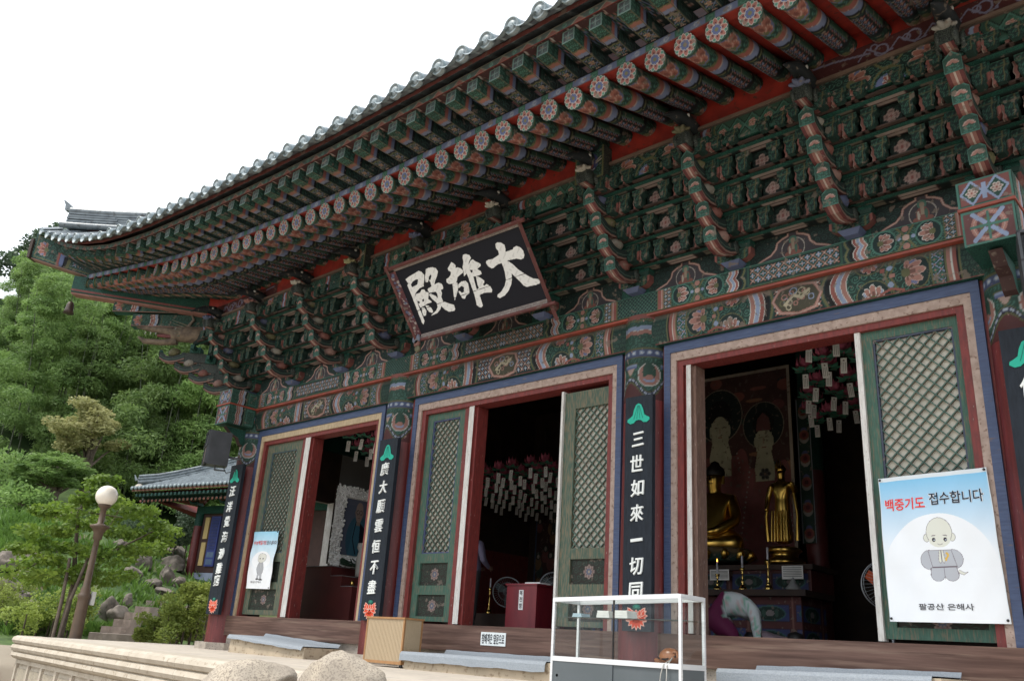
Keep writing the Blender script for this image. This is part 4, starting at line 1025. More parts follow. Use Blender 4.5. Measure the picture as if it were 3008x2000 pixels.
# ---- door leaves
def panel_paint(X, Y):
    c = Cv(X, Y, (.045, .04, .03)); c.curls(-1, 1, -1, 1, .075, (.04, .10, .07), .16, seed=2); c.put(np.hypot(X, Y) < .085, (.05, .045, .035)); c.flower(0, 0, .075, 8, (.36, .2, .18), (.45, .36, .3), (.5, .4, .3), (.13, .16, .26), None); return c.C
def leaf(x0, x1, ztop, gm, panels, lat, name='door_leaf', label=None, edge=None, thick=.06, zb=.03, y=0.0, lattice_gap=.068, latcol=(.085, .22, .17), bordercol=None):
    """green wooden leaf: frame, raised diagonal lattice over paper, painted bottom panels"""
    st = .115; mb = MB(); z0 = zb
    lx0, lx1, lz0, lz1 = lat
    mb.box(x0, lx0, y, y+thick, z0, ztop, gm); mb.box(lx1, x1, y, y+thick, z0, ztop, gm)
    mb.box(lx0, lx1, y+.001, y+thick, lz1, ztop, gm)
    panels = sorted(panels, reverse=True)
    zz = sorted([lz0]+[p for pq in panels for p in pq], reverse=True); lo = [z0]+[p[1] for p in panels][::-1] 
    levels = [(lz0, panels[0][1])]+[(panels[k][0], panels[k+1][1]) for k in range(len(panels)-1)]+[(panels[-1][0], z0)] if panels else [(lz0, z0)]
    for hi, lo_ in levels: mb.box(lx0, lx1, y+.001, y+thick, lo_, hi, gm)
    root = part(mb, name, label=label)
    if edge is not None:
        e = MB(); e.box(edge[0], edge[1], y-.035, y+thick, z0-.02, ztop+.02, white_paint); q = e.build('edge_strip'); q.parent = root
    if bordercol is not None:
        e = MB()
        for (a, b, c_, d) in ((lx0, lx0+.016, lz0, lz1), (lx1-.016, lx1, lz0, lz1), (lx0+.016, lx1-.016, lz0, lz0+.016), (lx0+.016, lx1-.016, lz1-.016, lz1)): e.box(a, b, y+.008, y+thick-.004, c_, d, PAINT, bordercol)
        q = e.build('lattice_border'); q.parent = root; lx0 += .016; lx1 -= .016; lz0 += .016; lz1 -= .016
    e = MB(); e.box(lx0, lx1, y+thick-.012, y+thick-.006, lz0, lz1, paper)
    g = lattice_gap*1.414; w = .0065; d0, d1 = y+.016, y+.040
    for s in (-1, 1):
        k = -40; w = .0048
        while k < 60:
            # line x*s + z = c
            c = lz0+k*g; pts = []
            for (xx) in (lx0, lx1):
                z = c-s*(xx-lx0)
                if lz0 <= z <= lz1: pts.append((xx, z))
            for z in (lz0, lz1):
                xx = lx0+s*(c-z)
                if lx0 < xx < lx1: pts.append((xx, z))
            if len(pts) >= 2:
                (ax, az), (bx2, bz) = pts[0], pts[-1]
                if (ax-bx2)**2+(az-bz)**2 > .0004:
                    dx, dz = bx2-ax, bz-az; L = math.hypot(dx, dz); nx, nz = -dz/L*w, dx/L*w; dd = .0015*s
                    P = [(ax+nx, d0+dd, az+nz), (bx2+nx, d0+dd, bz+nz), (bx2-nx, d0+dd, bz-nz), (ax-nx, d0+dd, az-nz)]; P += [(p[0], d1, p[2]) for p in P]
                    if True:
                        e.add(P, [(0, 1, 2, 3)], PAINT, latcol); e.add(P, [(0, 4, 5, 1), (2, 6, 7, 3)], PAINT, (.26, .23, .16))
                        e.add(P, [(1, 5, 6, 2)], PAINT, latcol)
            k += 1
    q = e.build('lattice'); q.parent = root
    for (pz0, pz1) in panels:
        e = MB(); cx = (lx0+lx1)/2; cz = (pz0+pz1)/2
        e.sheet(lambda X, Y: (cx+X, 0*X+y+.028, cz+Y), -(lx1-lx0)/2-.014, (lx1-lx0)/2+.014, -(pz1-pz0)/2, (pz1-pz0)/2, 60, 40, panel_paint, flip=False)
        q = e.build('lower_panel'); q.parent = root
    return root
TEAL2 = (.08, .25, .18)
leaf(-5.372, -4.37, 2.66, door_green2, [(.1, .40), (.50, .80)], (-5.22, -4.53, .93, 2.52), label='green lattice door leaf with a small banner pinned to it', bordercol=(.1, .17, .2))
leaf(-1.515, -.79, 2.66, door_green, [(.085, .34), (.45, .72)], (-1.40, -.90, .835, 2.56), edge=None, bordercol=(.07, .10, .28))
leaf(.845, 1.60, 2.60, door_green2, [(.085, .34), (.46, .72)], (1.0, 1.478, .835, 2.40), edge=(.815, .845), bordercol=None)
leaf(4.27, 5.10, 2.66, door_green, [(.12, .22)], (4.365, 5.035, .30, 2.57), edge=(4.222, 4.27), label='wide green lattice door leaf carrying the large banner', bordercol=(.09, .12, .2), lattice_gap=.072)
# jambs: red post, white edge of the folded-back leaf and its brown face
def folded(xr0, xw0, xb0, xb1, dep=.16, ztop=2.68, brown=redpaint):
    mb = MB(); mb.box(xr0, xw0, -.02, .10, 0, ztop, redpaint); part(mb, 'door_post')
    mb = MB(); mb.box(xw0, xb0, -.035, dep, .01, ztop-.02, brown); r = part(mb, 'folded_leaf')
    e = MB(); e.box(xw0+.002, xb0-.002, -.041, -.036, .01, ztop-.02, white_paint); q = e.build('edge_strip'); q.parent = r
    mb = MB(); mb.box(xb0, xb0+.035, .0, dep+.02, .0, ztop-.03, brown); part(mb, 'door_post')
folded(-4.37, -4.27, -4.14, -3.95)
folded(-.79, -.70, -.61, -.45)
folded(2.45, 2.475, 2.53, 2.65, brown=mat('bare_brown_post', (.2, .12, .09), (.13, .075, .06), 5, .8, bmp=.4, mapping=(9, 9, 1), c3=(.38, .3, .26), scale3=14, lo3=.62, hi3=.7))
# ---- floor, walls, ceiling of the hall
floor_m = mat('dark_floorboards', (.10, .055, .03), (.07, .04, .025), 3, .35, mapping=(1, 8, 1))
mb = MB(); mb.box(CX[0], CX[3], .142, 7.1, -.12, -.06, floor_m); part(mb, 'floor')
plaster = mat('interior_plaster', (.30, .30, .29), (.24, .24, .23), 2, .9)
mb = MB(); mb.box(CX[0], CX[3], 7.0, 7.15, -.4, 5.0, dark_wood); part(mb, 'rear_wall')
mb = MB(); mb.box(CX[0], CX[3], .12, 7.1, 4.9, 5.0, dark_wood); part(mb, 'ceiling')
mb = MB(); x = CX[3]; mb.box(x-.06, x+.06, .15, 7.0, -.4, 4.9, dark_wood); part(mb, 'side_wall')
x = CX[0]; mb = MB()
mb.box(x-.06, x+.06, .15, .55, -.4, 4.9, dark_wood); mb.box(x-.06, x+.06, 1.75, 7.0, -.4, 1.7, redpaint)
mb.box(x-.06, x+.06, 1.75, 3.4, 1.98, 2.9, plaster); mb.box(x-.06, x+.06, 3.4, 7.0, 1.98, 2.9, dark_wood); mb.box(x-.06, x+.06, 1.75, 7.0, 2.9, 4.9, dark_wood); mb.box(x-.07, x+.07, 1.75, 7, 1.7, 1.98, dark_wood)
mb.box(x-.06, x+.06, .55, 1.75, 2.0, 4.9, dark_wood); mb.box(x-.06, x+.06, .55, 1.75, -.4, -.05, stone_f); part(mb, 'side_wall')
mb = MB(); mb.box(x+.06, x+.12, .95, 1.0, -.05, 2.0, white_paint); mb.box(x+.02, x+.25, 1.60, 1.66, -.05, 2.0, white_paint); part(mb, 'side_door')
# inner columns
for (cx, cy) in ((-2.6, 5.6),):
    mb = MB(); mb.lathe([(.2, -.06), (.2, 4.9)], (cx, cy, 0), 20, red_lac); part(mb, 'inner_column')
# ---- terrace and ground (setting)
pave = mat('sandy_paving', (.56, .50, .42), (.47, .42, .36), 2, .9, bmp=.15, c3=(.38, .34, .30), scale3=9, lo3=.56, hi3=.7)
A = bp(53, 1866, z=-.5); Bq = bp(661, 1943, z=-.5); dr = (Bq-A)/np.linalg.norm(Bq-A)
Lr = 22; Eb = A+dr*Lr
mb = MB(); mb.add([(A[0], A[1], GZ), (Eb[0], Eb[1], GZ), (Eb[0]+2, 8, GZ), (A[0], 8, GZ)], [(0, 1, 2, 3)], pave)
o = struct(mb.build('terrace_floor'))
ground_m = mat('sandy_ground', (.33, .28, .22), (.26, .22, .17), .8, .95, bmp=.2, c3=(.3, .24, .19), scale3=6, lo3=.55, hi3=.7)
mb = MB(); mb.quad([(-400, -300, -1.9), (300, -300, -1.9), (300, 400, -1.9), (-400, 400, -1.9)], ground_m); struct(mb.build('ground'))
# retaining wall with moulded coping
cope = mat('pale_sandstone', (.52, .465, .385), (.44, .385, .31), 5, .85, bmp=.25, c3=(.34, .28, .21), scale3=18, lo3=.6, hi3=.68)
wallp = mat('carved_granite', (.42, .37, .28), (.33, .29, .23), 12, .9, bmp=.7, c3=(.25, .22, .18), scale3=50, lo3=.56, hi3=.62)
n_out = np.array((dr[1], -dr[0], 0.)); U = np.array((dr[0], dr[1], 0.))
w = tag(empty('terrace_wall', tuple(A+np.array((0, 0, -1.4)))), 'low stone retaining wall with rolled coping and framed panels, in front of the hall', 'retaining wall')
prof = [(-.35, 0), (.0, 0), (.035, -.015), (.045, -.04), (.03, -.065), (.005, -.075), (.03, -.085), (.04, -.11), (.025, -.135), (0, -.145), (.02, -.155), (.025, -.18), (0, -.2), (-.04, -.215), (-.35, -.215)]
prof = [(a*1.45 if a > -.2 else a, b*1.6) for a, b in prof]
A0 = np.array((A[0], A[1], GZ+.004))
def wp(s, o, z): return A0+U*s+n_out*o+np.array((0, 0, z))
def rel(mb, name): 
    q = mb.build(name); q.parent = w; q.location = -(Vector(A+np.array((0, 0, -1.4)))); return q
mb = MB(); s = -.05; random.seed(5)
while s < Lr:
    L = random.uniform(1.1, 1.5); k = len(prof)
    V = [wp(s, *p) for p in prof]+[wp(s+L-.006, *p) for p in prof]
    mb.add(V, [(j, (j+1) % k, k+(j+1) % k, k+j) for j in range(k)], cope, smooth=False); mb.add([V[j] for j in range(k)], [tuple(range(k))[::-1]], cope); mb.add([V[k+j] for j in range(k)], [tuple(range(k))], cope); s += L
rel(mb, 'coping')
mb = MB(); V = [wp(0, -.09, -.33), wp(Lr, -.09, -.33), wp(Lr, -.09, -1.45), wp(0, -.09, -1.45)]; mb.add(V, [(0, 3, 2, 1)], cope); mb.add([wp(0, -.09, -.33), wp(0, -6, -.33), wp(0, -6, -1.45), wp(0, -.09, -1.45)], [(0, 1, 2, 3)], cope)
s = .02
while s < 16:
    for (a, b, c, d) in ((0, .09, -.345, -1.4), (.09, .78, -.345, -.40), (.09, .78, -1.32, -1.4)):
        V = [wp(s+a, -.05, c), wp(s+b, -.05, c), wp(s+b, -.05, d), wp(s+a, -.05, d), wp(s+a, -.10, c), wp(s+b, -.10, c), wp(s+b, -.10, d), wp(s+a, -.10, d)]
        mb.add(V, [(0, 3, 2, 1), (0, 1, 5, 4), (1, 2, 6, 5), (2, 3, 7, 6), (3, 0, 4, 7)], cope)
    s += .78
rel(mb, 'wall_face')
s = .02
while s < 12:
    mb = MB(); V = [wp(s+.15, -.068, -.47), wp(s+.72, -.068, -.47), wp(s+.72, -.068, -1.27), wp(s+.15, -.068, -1.27)]; V += [v-n_out*.03 for v in V]
    mb.add(V, [(0, 3, 2, 1), (0, 1, 5, 4), (1, 2, 6, 5), (2, 3, 7, 6), (3, 0, 4, 7)], wallp); rel(mb, 'carved_panel'); s += .78
# ================================================================== LETTERING
_fc = {}
def glyphs(s, size, off=0.0, ext=0.0):
    key = (s, size, off, ext)
    if key in _fc: return _fc[key]
    c = bpy.data.curves.new('t', 'FONT'); c.body = s; c.size = size; c.offset = off; c.extrude = ext; c.resolution_u = 3
    c.align_x = 'CENTER'; c.align_y = 'CENTER'
    o = bpy.data.objects.new('t', c); COL.objects.link(o); bpy.context.view_layer.update()
    me = bpy.data.meshes.new_from_object(o.evaluated_get(bpy.context.evaluated_depsgraph_get()))
    V = np.array([v.co[:] for v in me.vertices]).reshape(-1, 3); F = [tuple(p.vertices) for p in me.polygons]
    bpy.data.objects.remove(o); bpy.data.meshes.remove(me); bpy.data.curves.remove(c)
    if len(V):
        lo = V.min(0); hi = V.max(0); V[:, :2] -= ((lo+hi)/2)[:2]; w = hi-lo
    else: w = np.zeros(3)
    _fc[key] = (V, F, w); return _fc[key]
def text(mb, s, fr, w=None, h=None, off=0.0, ext=0.0015, col=WHITE, m=None, shear=0.0):
    """flat lettering centred on fr=(origin,u,v,n), scaled to width w / height h"""
    V, F, d = glyphs(s, 1.0, off, 0.02 if ext else 0)
    if not len(V): return mb
    O, U, Vv, N = [np.asarray(q, float) for q in fr]
    sx = (w/d[0]) if w else (h/d[1]); sy = (h/d[1]) if h else sx
    P = O+(V[:, :1]*sx+V[:, 1:2]*sy*shear)*U+V[:, 1:2]*sy*Vv+V[:, 2:3]*(ext/.02)*N
    return mb.add(P, F, m or FINE, col)
white_letter = mat('white_lettering', (.82, .84, .83), (.74, .76, .75), 9, .5)
# ================================================================== NAME BOARD
bx0, bx1 = -.955, 1.14; yt, zt_, yb, zb_ = -1.29, 4.148, -.75, 3.47
TLb, BLb = np.array((bx0, yt, zt_)), np.array((bx0, yb, zb_)); TRb, BRb = np.array((bx1, yt, zt_)), np.array((bx1, yb, zb_))
Ub = np.array((1., 0, 0)); Vb = (TLb-BLb); Hb = np.linalg.norm(Vb); Vb = Vb/Hb; Nb = np.cross(Ub, Vb); Wb = bx1-bx0
# photo pixel -> board coordinates (homography through the four corners)
src = [(1000+.424*a, 500+.424*b) for a, b in ((380, 700), (1250, 385), (1430, 890), (565, 1130))]; dst = [(0, Hb), (Wb, Hb), (Wb, 0), (0, 0)]
Am = []; bm = []
for (x, y), (u, v) in zip(src, dst):
    Am += [[x, y, 1, 0, 0, 0, -u*x, -u*y], [0, 0, 0, x, y, 1, -v*x, -v*y]]; bm += [u, v]
hh = np.linalg.solve(np.array(Am), np.array(bm))
def b2(x, y):   # from the enlarged detail (scale .21196, origin 1150,700)
    X, Y = 1150+.21196*x, 700+.21196*y; w = hh[6]*X+hh[7]*Y+1; return ((hh[0]*X+hh[1]*Y+hh[2])/w, (hh[3]*X+hh[4]*Y+hh[5])/w)
STROKES = [ # outlines (brush shapes) traced as polygons in detail coordinates
 # dae
 [(1452,80),(1480,58),(1530,60),(1580,95),(1592,150),(1590,190),(1690,160),(1705,130),(1745,108),(1800,130),(1835,170),(1853,230),(1840,280),(1800,298),(1740,285),(1640,305),(1610,310),(1690,365),(1760,435),(1870,510),(1960,560),(2030,567),(2060,590),(2050,630),(1990,650),(1910,665),(1870,675),(1830,655),(1780,600),(1720,540),(1668,490),(1672,560),(1660,640),(1620,730),(1570,790),(1500,828),(1465,810),(1470,780),(1520,740),(1570,660),(1590,580),(1575,470),(1555,400),(1535,345),(1470,370),(1420,415),(1395,420),(1345,390),(1318,345),(1322,315),(1360,300),(1410,290),(1470,250),(1500,230),(1490,175),(1460,140)],
 # ung: left part
 [(835,332),(870,350),(895,378),(893,415),(920,405),(965,418),(1000,450),(995,480),(960,505),(920,540),(912,590),(895,620),(850,630),(800,635),(770,610),(765,570),(800,545),(825,510),(830,470),(795,450),(785,420),(800,395),(815,370)],
 [(850,635),(915,610),(925,660),(925,720),(900,800),(880,860),(868,800),(860,720)],
 [(930,640),(975,600),(1030,590),(1065,625),(1080,700),(1083,760),(1040,790),(1020,838),(985,830),(960,790),(935,745),(935,730),(960,735),(985,755),(1010,740),(1000,670),(960,690),(930,690)],
 # ung: right part
 [(1000,230),(1040,220),(1090,235),(1110,275),(1085,320),(1070,370),(1090,340),(1105,310),(1135,293),(1165,320),(1200,335),(1240,355),(1245,385),(1215,410),(1195,430),(1245,460),(1258,495),(1220,515),(1180,525),(1240,550),(1290,590),(1290,615),(1270,640),(1290,660),(1320,635),(1370,665),(1398,715),(1390,750),(1350,750),(1290,755),(1240,775),(1225,790),(1245,860),(1265,930),(1245,955),(1215,950),(1180,920),(1170,860),(1150,780),(1120,690),(1085,590),(1050,490),(1010,530),(1005,470),(992,400),(1005,330),(992,270)],
 # jeon: left part
 [(200,570),(250,530),(320,490),(380,452),(420,465),(460,510),(460,580),(450,640),(455,665),(400,690),(350,745),(335,775),(360,870),(400,980),(440,1070),(465,1140),(450,1185),(430,1160),(390,1060),(340,930),(300,830),(260,730),(225,650),(240,628),(225,610)],
 [(345,770),(400,755),(425,710),(460,710),(480,740),(520,750),(520,790),(515,840),(560,870),(560,885),(500,905),(470,925),(410,960),(375,900),(345,820)],
 [(425,960),(460,955),(490,1000),(485,1060),(455,1070),(435,1030)],
 [(475,925),(520,930),(560,965),(585,1010),(570,1028),(530,1015),(500,980)],
 # jeon: right part
 [(480,430),(520,410),(570,402),(620,415),(650,460),(635,530),(610,590),(600,640),(660,615),(700,630),(720,670),(722,700),(690,715),(705,760),(695,810),(720,870),(800,900),(870,920),(885,975),(875,1000),(800,1012),(740,980),(695,935),(680,980),(640,1030),(560,1065),(560,1055),(620,1000),(645,950),(630,890),(570,840),(525,780),(545,765),(620,800),(650,830),(640,770),(620,740),(530,755),(505,710),(520,690),(560,670),(545,610),(520,575),(510,610),(480,610),(468,540),(480,480)],
]
HOLES = [[(300,600),(345,570),(375,570),(365,640),(290,680),(275,640)], [(525,530),(545,505),(560,520),(545,580),(520,575)], [(430,850),(455,835),(460,865),(440,880)], [(380,905),(365,870),(395,870),(400,895)], [(940,690),(975,660),(1010,680),(1005,735),(975,755),(950,725)], [(1090,440),(1130,440),(1130,470),(1110,480)], [(1140,530),(1175,530),(1195,640),(1215,690),(1185,710),(1160,620)]]
ST2 = [[b2(*p) for p in s] for s in STROKES]; HL2 = [[b2(*p) for p in s] for s in HOLES]
def board_face(X, Y):
    c = Cv(X, Y, (.009, .010, .016))
    rn = np.sin(X*91+np.sin(Y*57)*2)*.5+np.sin(X*33-Y*71)*.5
    k = np.zeros(len(X), bool)
    for s in ST2: k |= c.inpoly(s)
    for s in HL2[:1]+HL2[1:]: k &= ~c.inpoly(s)
    c.put(k, (.74, .75, .74)); m = k & (rn > .55); c.put(m, (.62, .63, .62))
    c.put(np.abs(Y-.30-.05*X/Wb) < .003, (.008, .008, .01)); c.put(np.abs(Y-.62) < .001, (.014, .014, .018))
    return c.C
def strip_flowers(X, Y):
    c = Cv(X, Y, (.16, .035, .05)); rn = np.random.RandomState(8)
    for i in range(60): c.disc(rn.uniform(0, .1), rn.uniform(0, 1.1), rn.uniform(.008, .02), [(.13, .17, .34), (.5, .35, .35), (.55, .5, .45), (.3, .06, .05)][i % 4])
    return c.C
def strip_cloud(X, Y):
    c = Cv(X, Y, (.30, .24, .22)); c.curls(0, 3, 0, .1, .03, (.5, .44, .40), .25, under=None); return c.C
bo = tag(empty('name_board', tuple((TLb+BRb)/2)), 'large black name board with three white brush characters, hanging tilted under the eaves', 'name board')
def nb(mb, name, p=None):
    o = mb.build(name); o.parent = p or bo
    if p is None: o.location = -Vector((TLb+BRb)/2)
    return o
mb = MB(); FB = (BLb, Ub, Vb, Nb)
mb.sheet(lambda X, Y: tuple((BLb[:, None]+Ub[:, None]*X+Vb[:, None]*Y+Nb[:, None]*.002)), .0, Wb, .0, Hb, 520, 230, board_face, m=FINE)
mb.prism([(0, 0), (Wb, 0), (Wb, Hb), (0, Hb)], FB, -.04, -.001, PAINT, (.02, .02, .03)); nb(mb, 'board')
rf = (.22, .04, .03)
def slat(a, b, wid, name, painter=None):
    """flared frame piece between edge a-b, leaning outwards"""
    a = np.array(a); b = np.array(b); L = np.linalg.norm(b-a); u = (b-a)/L; mid = (a+b)/2; cen = (TLb+BRb)/2
    o = mid-cen; o -= u*np.dot(o, u); o /= np.linalg.norm(o); d = o*.78+Nb*.62
    mb = MB(); n = np.cross(u, d); 
    if painter: 
        def P(X, Y): return tuple(a[:, None]+u[:, None]*X+d[:, None]*Y+n[:, None]*np.sign(np.dot(n, Nb))*.006)
        mb.sheet(P, 0, L, .0, wid, int(L*110), 10, (lambda X, Y: painter(Y, X)) if painter is strip_flowers else painter)
    mb.prism([(-.0, 0), (L, 0), (L, wid), (0, wid)], (a, u, d, n), -.012, .004, PAINT, rf)
    e = .12 if name == 'long' else .10
    mb.prism([(-e, wid), (L+e, wid), (L+e, wid+.03), (-e, wid+.03)], (a, u, d, n), -.02, .018, PAINT, rf)
    nb(mb, 'frame_rail')
slat(TLb, TRb, .05, 'long', strip_cloud); slat(BRb, BLb, .06, 'long', strip_cloud)
slat(BLb, TLb, .08, 'short', strip_flowers); slat(TRb, BRb+(BRb-TRb)*.18, .02, 'short')
for xx in (bx0,):   # carved scroll feet
    mb = MB(); q = np.array((xx-.06, yb-.02, zb_-.12))
    for i, (r, c_) in enumerate(((.07, (.25, .3, .42)), (.05, (.4, .15, .1)), (.045, (.28, .26, .14)))):
        mb.lathe([(.001, -.02), (r*.9, -.02), (r, 0), (r*.9, .02), (.001, .02)], (0, 0, 0), 12, PAINT, c_, T=TM((q[0]+.02*i, q[1], q[2]-.07*i+.06), 0, R_(90)))
    nb(mb, 'frame_foot')
# ================================================================== VERSE BOARDS ON THE COLUMNS
board_m = mat('black_lacquer_board', (.016, .022, .032), (.010, .014, .021), 5, .6, spec=.25, bmp=.5, mapping=(8, 8, 1.5))
def leafbud(X, Y):
    return None
VERSE = ['汪洋覺海渺難窮', '廣大願雲恒不盡', '三世如來一切同', '佛身普遍十方中']
PB = [(-5.845, -5.485), (-2.068, -1.70), (1.925, 2.255), (5.44, 5.80)]
PLAB = ['black verse board with white characters on the far corner column, topped by a green leaf', 'black verse board on the column behind the small wooden cabinet, ending in a red lotus',
        'black verse board on the column behind the glass display case', 'black verse board at the right edge, only its green leaf and first stroke visible']
lot_col = (.62, .07, .03)
def verse(i):
    x0, x1 = PB[i]; zt = 2.305 if i < 3 else 2.33; zb = -.0; yf = -.33; cx = (x0+x1)/2
    root = tag(empty('verse_board', (cx, yf, zb)), PLAB[i], 'verse board', 'black verse boards hung on the hall columns')
    def fin(mb, n):
        o = mb.build(n); o.parent = root; o.location = (-cx, -yf, -zb); return o
    mb = MB(); n = 20; lean = 0.0
    P = [(x0, zb), (x1, zb), (x1, zt), (x0, zt)]
    mb.prism(P, ((0, yf, 0), (1, 0, 0), (0, 0, 1), (0, -1, 0)), -.055, 0, board_m); fin(mb, 'board')
    mb = MB(); zs = [1.848, 1.600, 1.353, 1.104, .843, .596, .362]
    if i == 0: zs = [1.88, 1.63, 1.40, 1.16, .90, .68, .50]
    if i == 1: zs = [1.90, 1.66, 1.41, 1.16, .90, .64, .40]
    if i == 3: zs = [1.86-.25*k for k in range(7)]
    rn = random.Random(i)
    for ch, z in zip(VERSE[i], zs):
        h = .165 if ch not in '三一' else None
        mb = MB(); text(mb, ch, ((cx-.005+rn.uniform(-.008, .008), yf-.008, z), (1, 0, .07+rn.uniform(-.03, .03)), (0, 0, 1), (0, -1, 0)), w=.135 if h is None else .15, h=(.165 if ch != '一' else .028) if ch != '三' else .14, off=.012, ext=.008, col=(.84, .87, .85), shear=.05); fin(mb, 'character')
    # leaf at the top
    mb = MB(); zc = 2.10
    out = [(-.03, .11), (.0, .125), (.03, .11), (.055, .06), (.07, .0), (.10, -.02), (.13, -.035), (.135, -.06), (.10, -.085), (.06, -.08), (.03, -.055), (0, -.05), (-.03, -.055), (-.06, -.08), (-.10, -.085), (-.135, -.06), (-.13, -.035), (-.10, -.02), (-.07, 0), (-.055, .06)]
    mb.prism(out, ((cx, yf, zc), (1, 0, 0), (0, 0, 1), (0, -1, 0)), .001, .008, FINE, (.03, .42, .30))
    for s in (-.035, -.012, .012, .035): mb.tube([(cx+s*.3, yf-.009, zc+.10), (cx+s, yf-.009, zc+.02), (cx+s*1.6, yf-.009, zc-.04)], .0022, 4, FINE, (.02, .12, .10))
    fin(mb, 'painted_leaf')
    mb = MB(); zc = .13; k = 0
    mb.lathe([(.001, 0), (.05, 0), (.001, .006)], (0, 0, 0), 12, FINE, (.03, .2, .15), T=TM((cx, yf-.002, zc+.085), 0, R_(90)), sy=.6)
    def petal(px, pz, L, w, a, d):
        ca, sa = math.cos(a), math.sin(a)
        pts = [(0, 0), (.35*L, w), (.75*L, w*.75), (L, 0), (.75*L, -w*.75), (.35*L, -w)]
        q = [(px+u*ca-v*sa, pz+u*sa+v*ca) for u, v in pts]
        mb.prism(q, ((cx, yf, zc), (1, 0, 0), (0, 0, 1), (0, -1, 0)), .001, d, FINE, (.75, .45, .38))
        q2 = [(px+(.12*L+u*.78)*ca-v*.72*sa, pz+(.12*L+u*.78)*sa+v*.72*ca) for u, v in pts]
        mb.prism(q2, ((cx, yf, zc), (1, 0, 0), (0, 0, 1), (0, -1, 0)), d, d+.0015, FINE, lot_col)
    for j, a in enumerate(np.linspace(-160, -20, 7)): petal(0, .0, .125, .024, R_(a), .004)
    for a in (200, 180, 0, -20): petal(0, .01, .13, .024, R_(a), .006)
    for a in (155, 25): petal(0, .0, .13, .028, R_(a), .008)
    for a in (130, 50): petal(.03*(1 if a < 90 else -1), .0, .11, .024, R_(a), .007)
    for xx in (-.07, -.035, 0, .035, .07): petal(xx, .0, .065, .02, R_(90-xx*300), .010)
    fin(mb, 'painted_lotus')
for i in range(4): verse(i)
# ================================================================== BANNERS
def vinyl(x0, x1, z0, z1, y, painter, nx, nz, words, name, label, corners=None):
    cx, cz = (x0+x1)/2, (z0+z1)/2; root = tag(empty(name, (cx, y, z0)), label, 'banner')
    mb = MB(); w, h = x1-x0, z1-z0
    c = corners or [(x0, z0), (x1, z0), (x1, z1), (x0, z1)]
    def P(X, Y):
        u = X/w+.5; v = Y/h+.5
        xx = (1-u)*(1-v)*c[0][0]+u*(1-v)*c[1][0]+u*v*c[2][0]+(1-u)*v*c[3][0]; zz = (1-u)*(1-v)*c[0][1]+u*(1-v)*c[1][1]+u*v*c[2][1]+(1-u)*v*c[3][1]
        yy = y-.012*np.abs(np.sin(u*3.1+v*2.2))*np.sin(v*5)-.006*np.sin((u+v)*14)*np.clip(v*(1-v)*4, 0, 1)-.004*np.sin((u-v*.7)*23)
        return xx, yy, zz
    mb.sheet(P, -w/2, w/2, -h/2, h/2, nx, nz, painter(w, h), m=FINE, smooth=True)
    o = mb.build('sheet'); o.parent = root; o.location = (-cx, -y, -z0)
    def pt(u, v): 
        a, b, d = P(np.array([(u-.5)*w]), np.array([(v-.5)*h])); return np.array((a[0], b[0]-.014, d[0]))
    for (s, u, v, tw, th, col, off) in words:
        mb = MB()
        U = pt(u+.05, v)-pt(u-.05, v); U /= np.linalg.norm(U); V = pt(u, v+.05)-pt(u, v-.05); V /= np.linalg.norm(V)
        for (o2, lift, cc, kx) in (([(off+.02, .004, (.8, .82, .84), 1.03)] if off > .01 else [])+[(off, .006, col, 1.0)]):
            Vt, Ft, dt = glyphs(s, 1.0, o2, 0); Xq = (u-.5)*w+Vt[:, 0]/dt[0]*tw*w*kx; Yq = (v-.5)*h+Vt[:, 1]/dt[1]*th*h*kx
            a3, b3, c3_ = P(Xq, Yq); mb.add(np.stack([a3, b3-lift, c3_], 1), Ft, FINE, cc)
        o = mb.build('lettering'); o.parent = root; o.location = (-cx, -y, -z0)
    mb = MB()
    for (u, v) in ((.02, .985), (.98, .985), (.98, .02), (.02, .02)):
        p = pt(u, v); mb.lathe([(.001, 0), (.011, 0), (.008, .006), (.001, .008)], (0, 0, 0), 8, FINE, (.05, .05, .05), T=TM(tuple(p), 0, R_(90)))
    o = mb.build('pin'); o.parent = root; o.location = (-cx, -y, -z0)
    return root
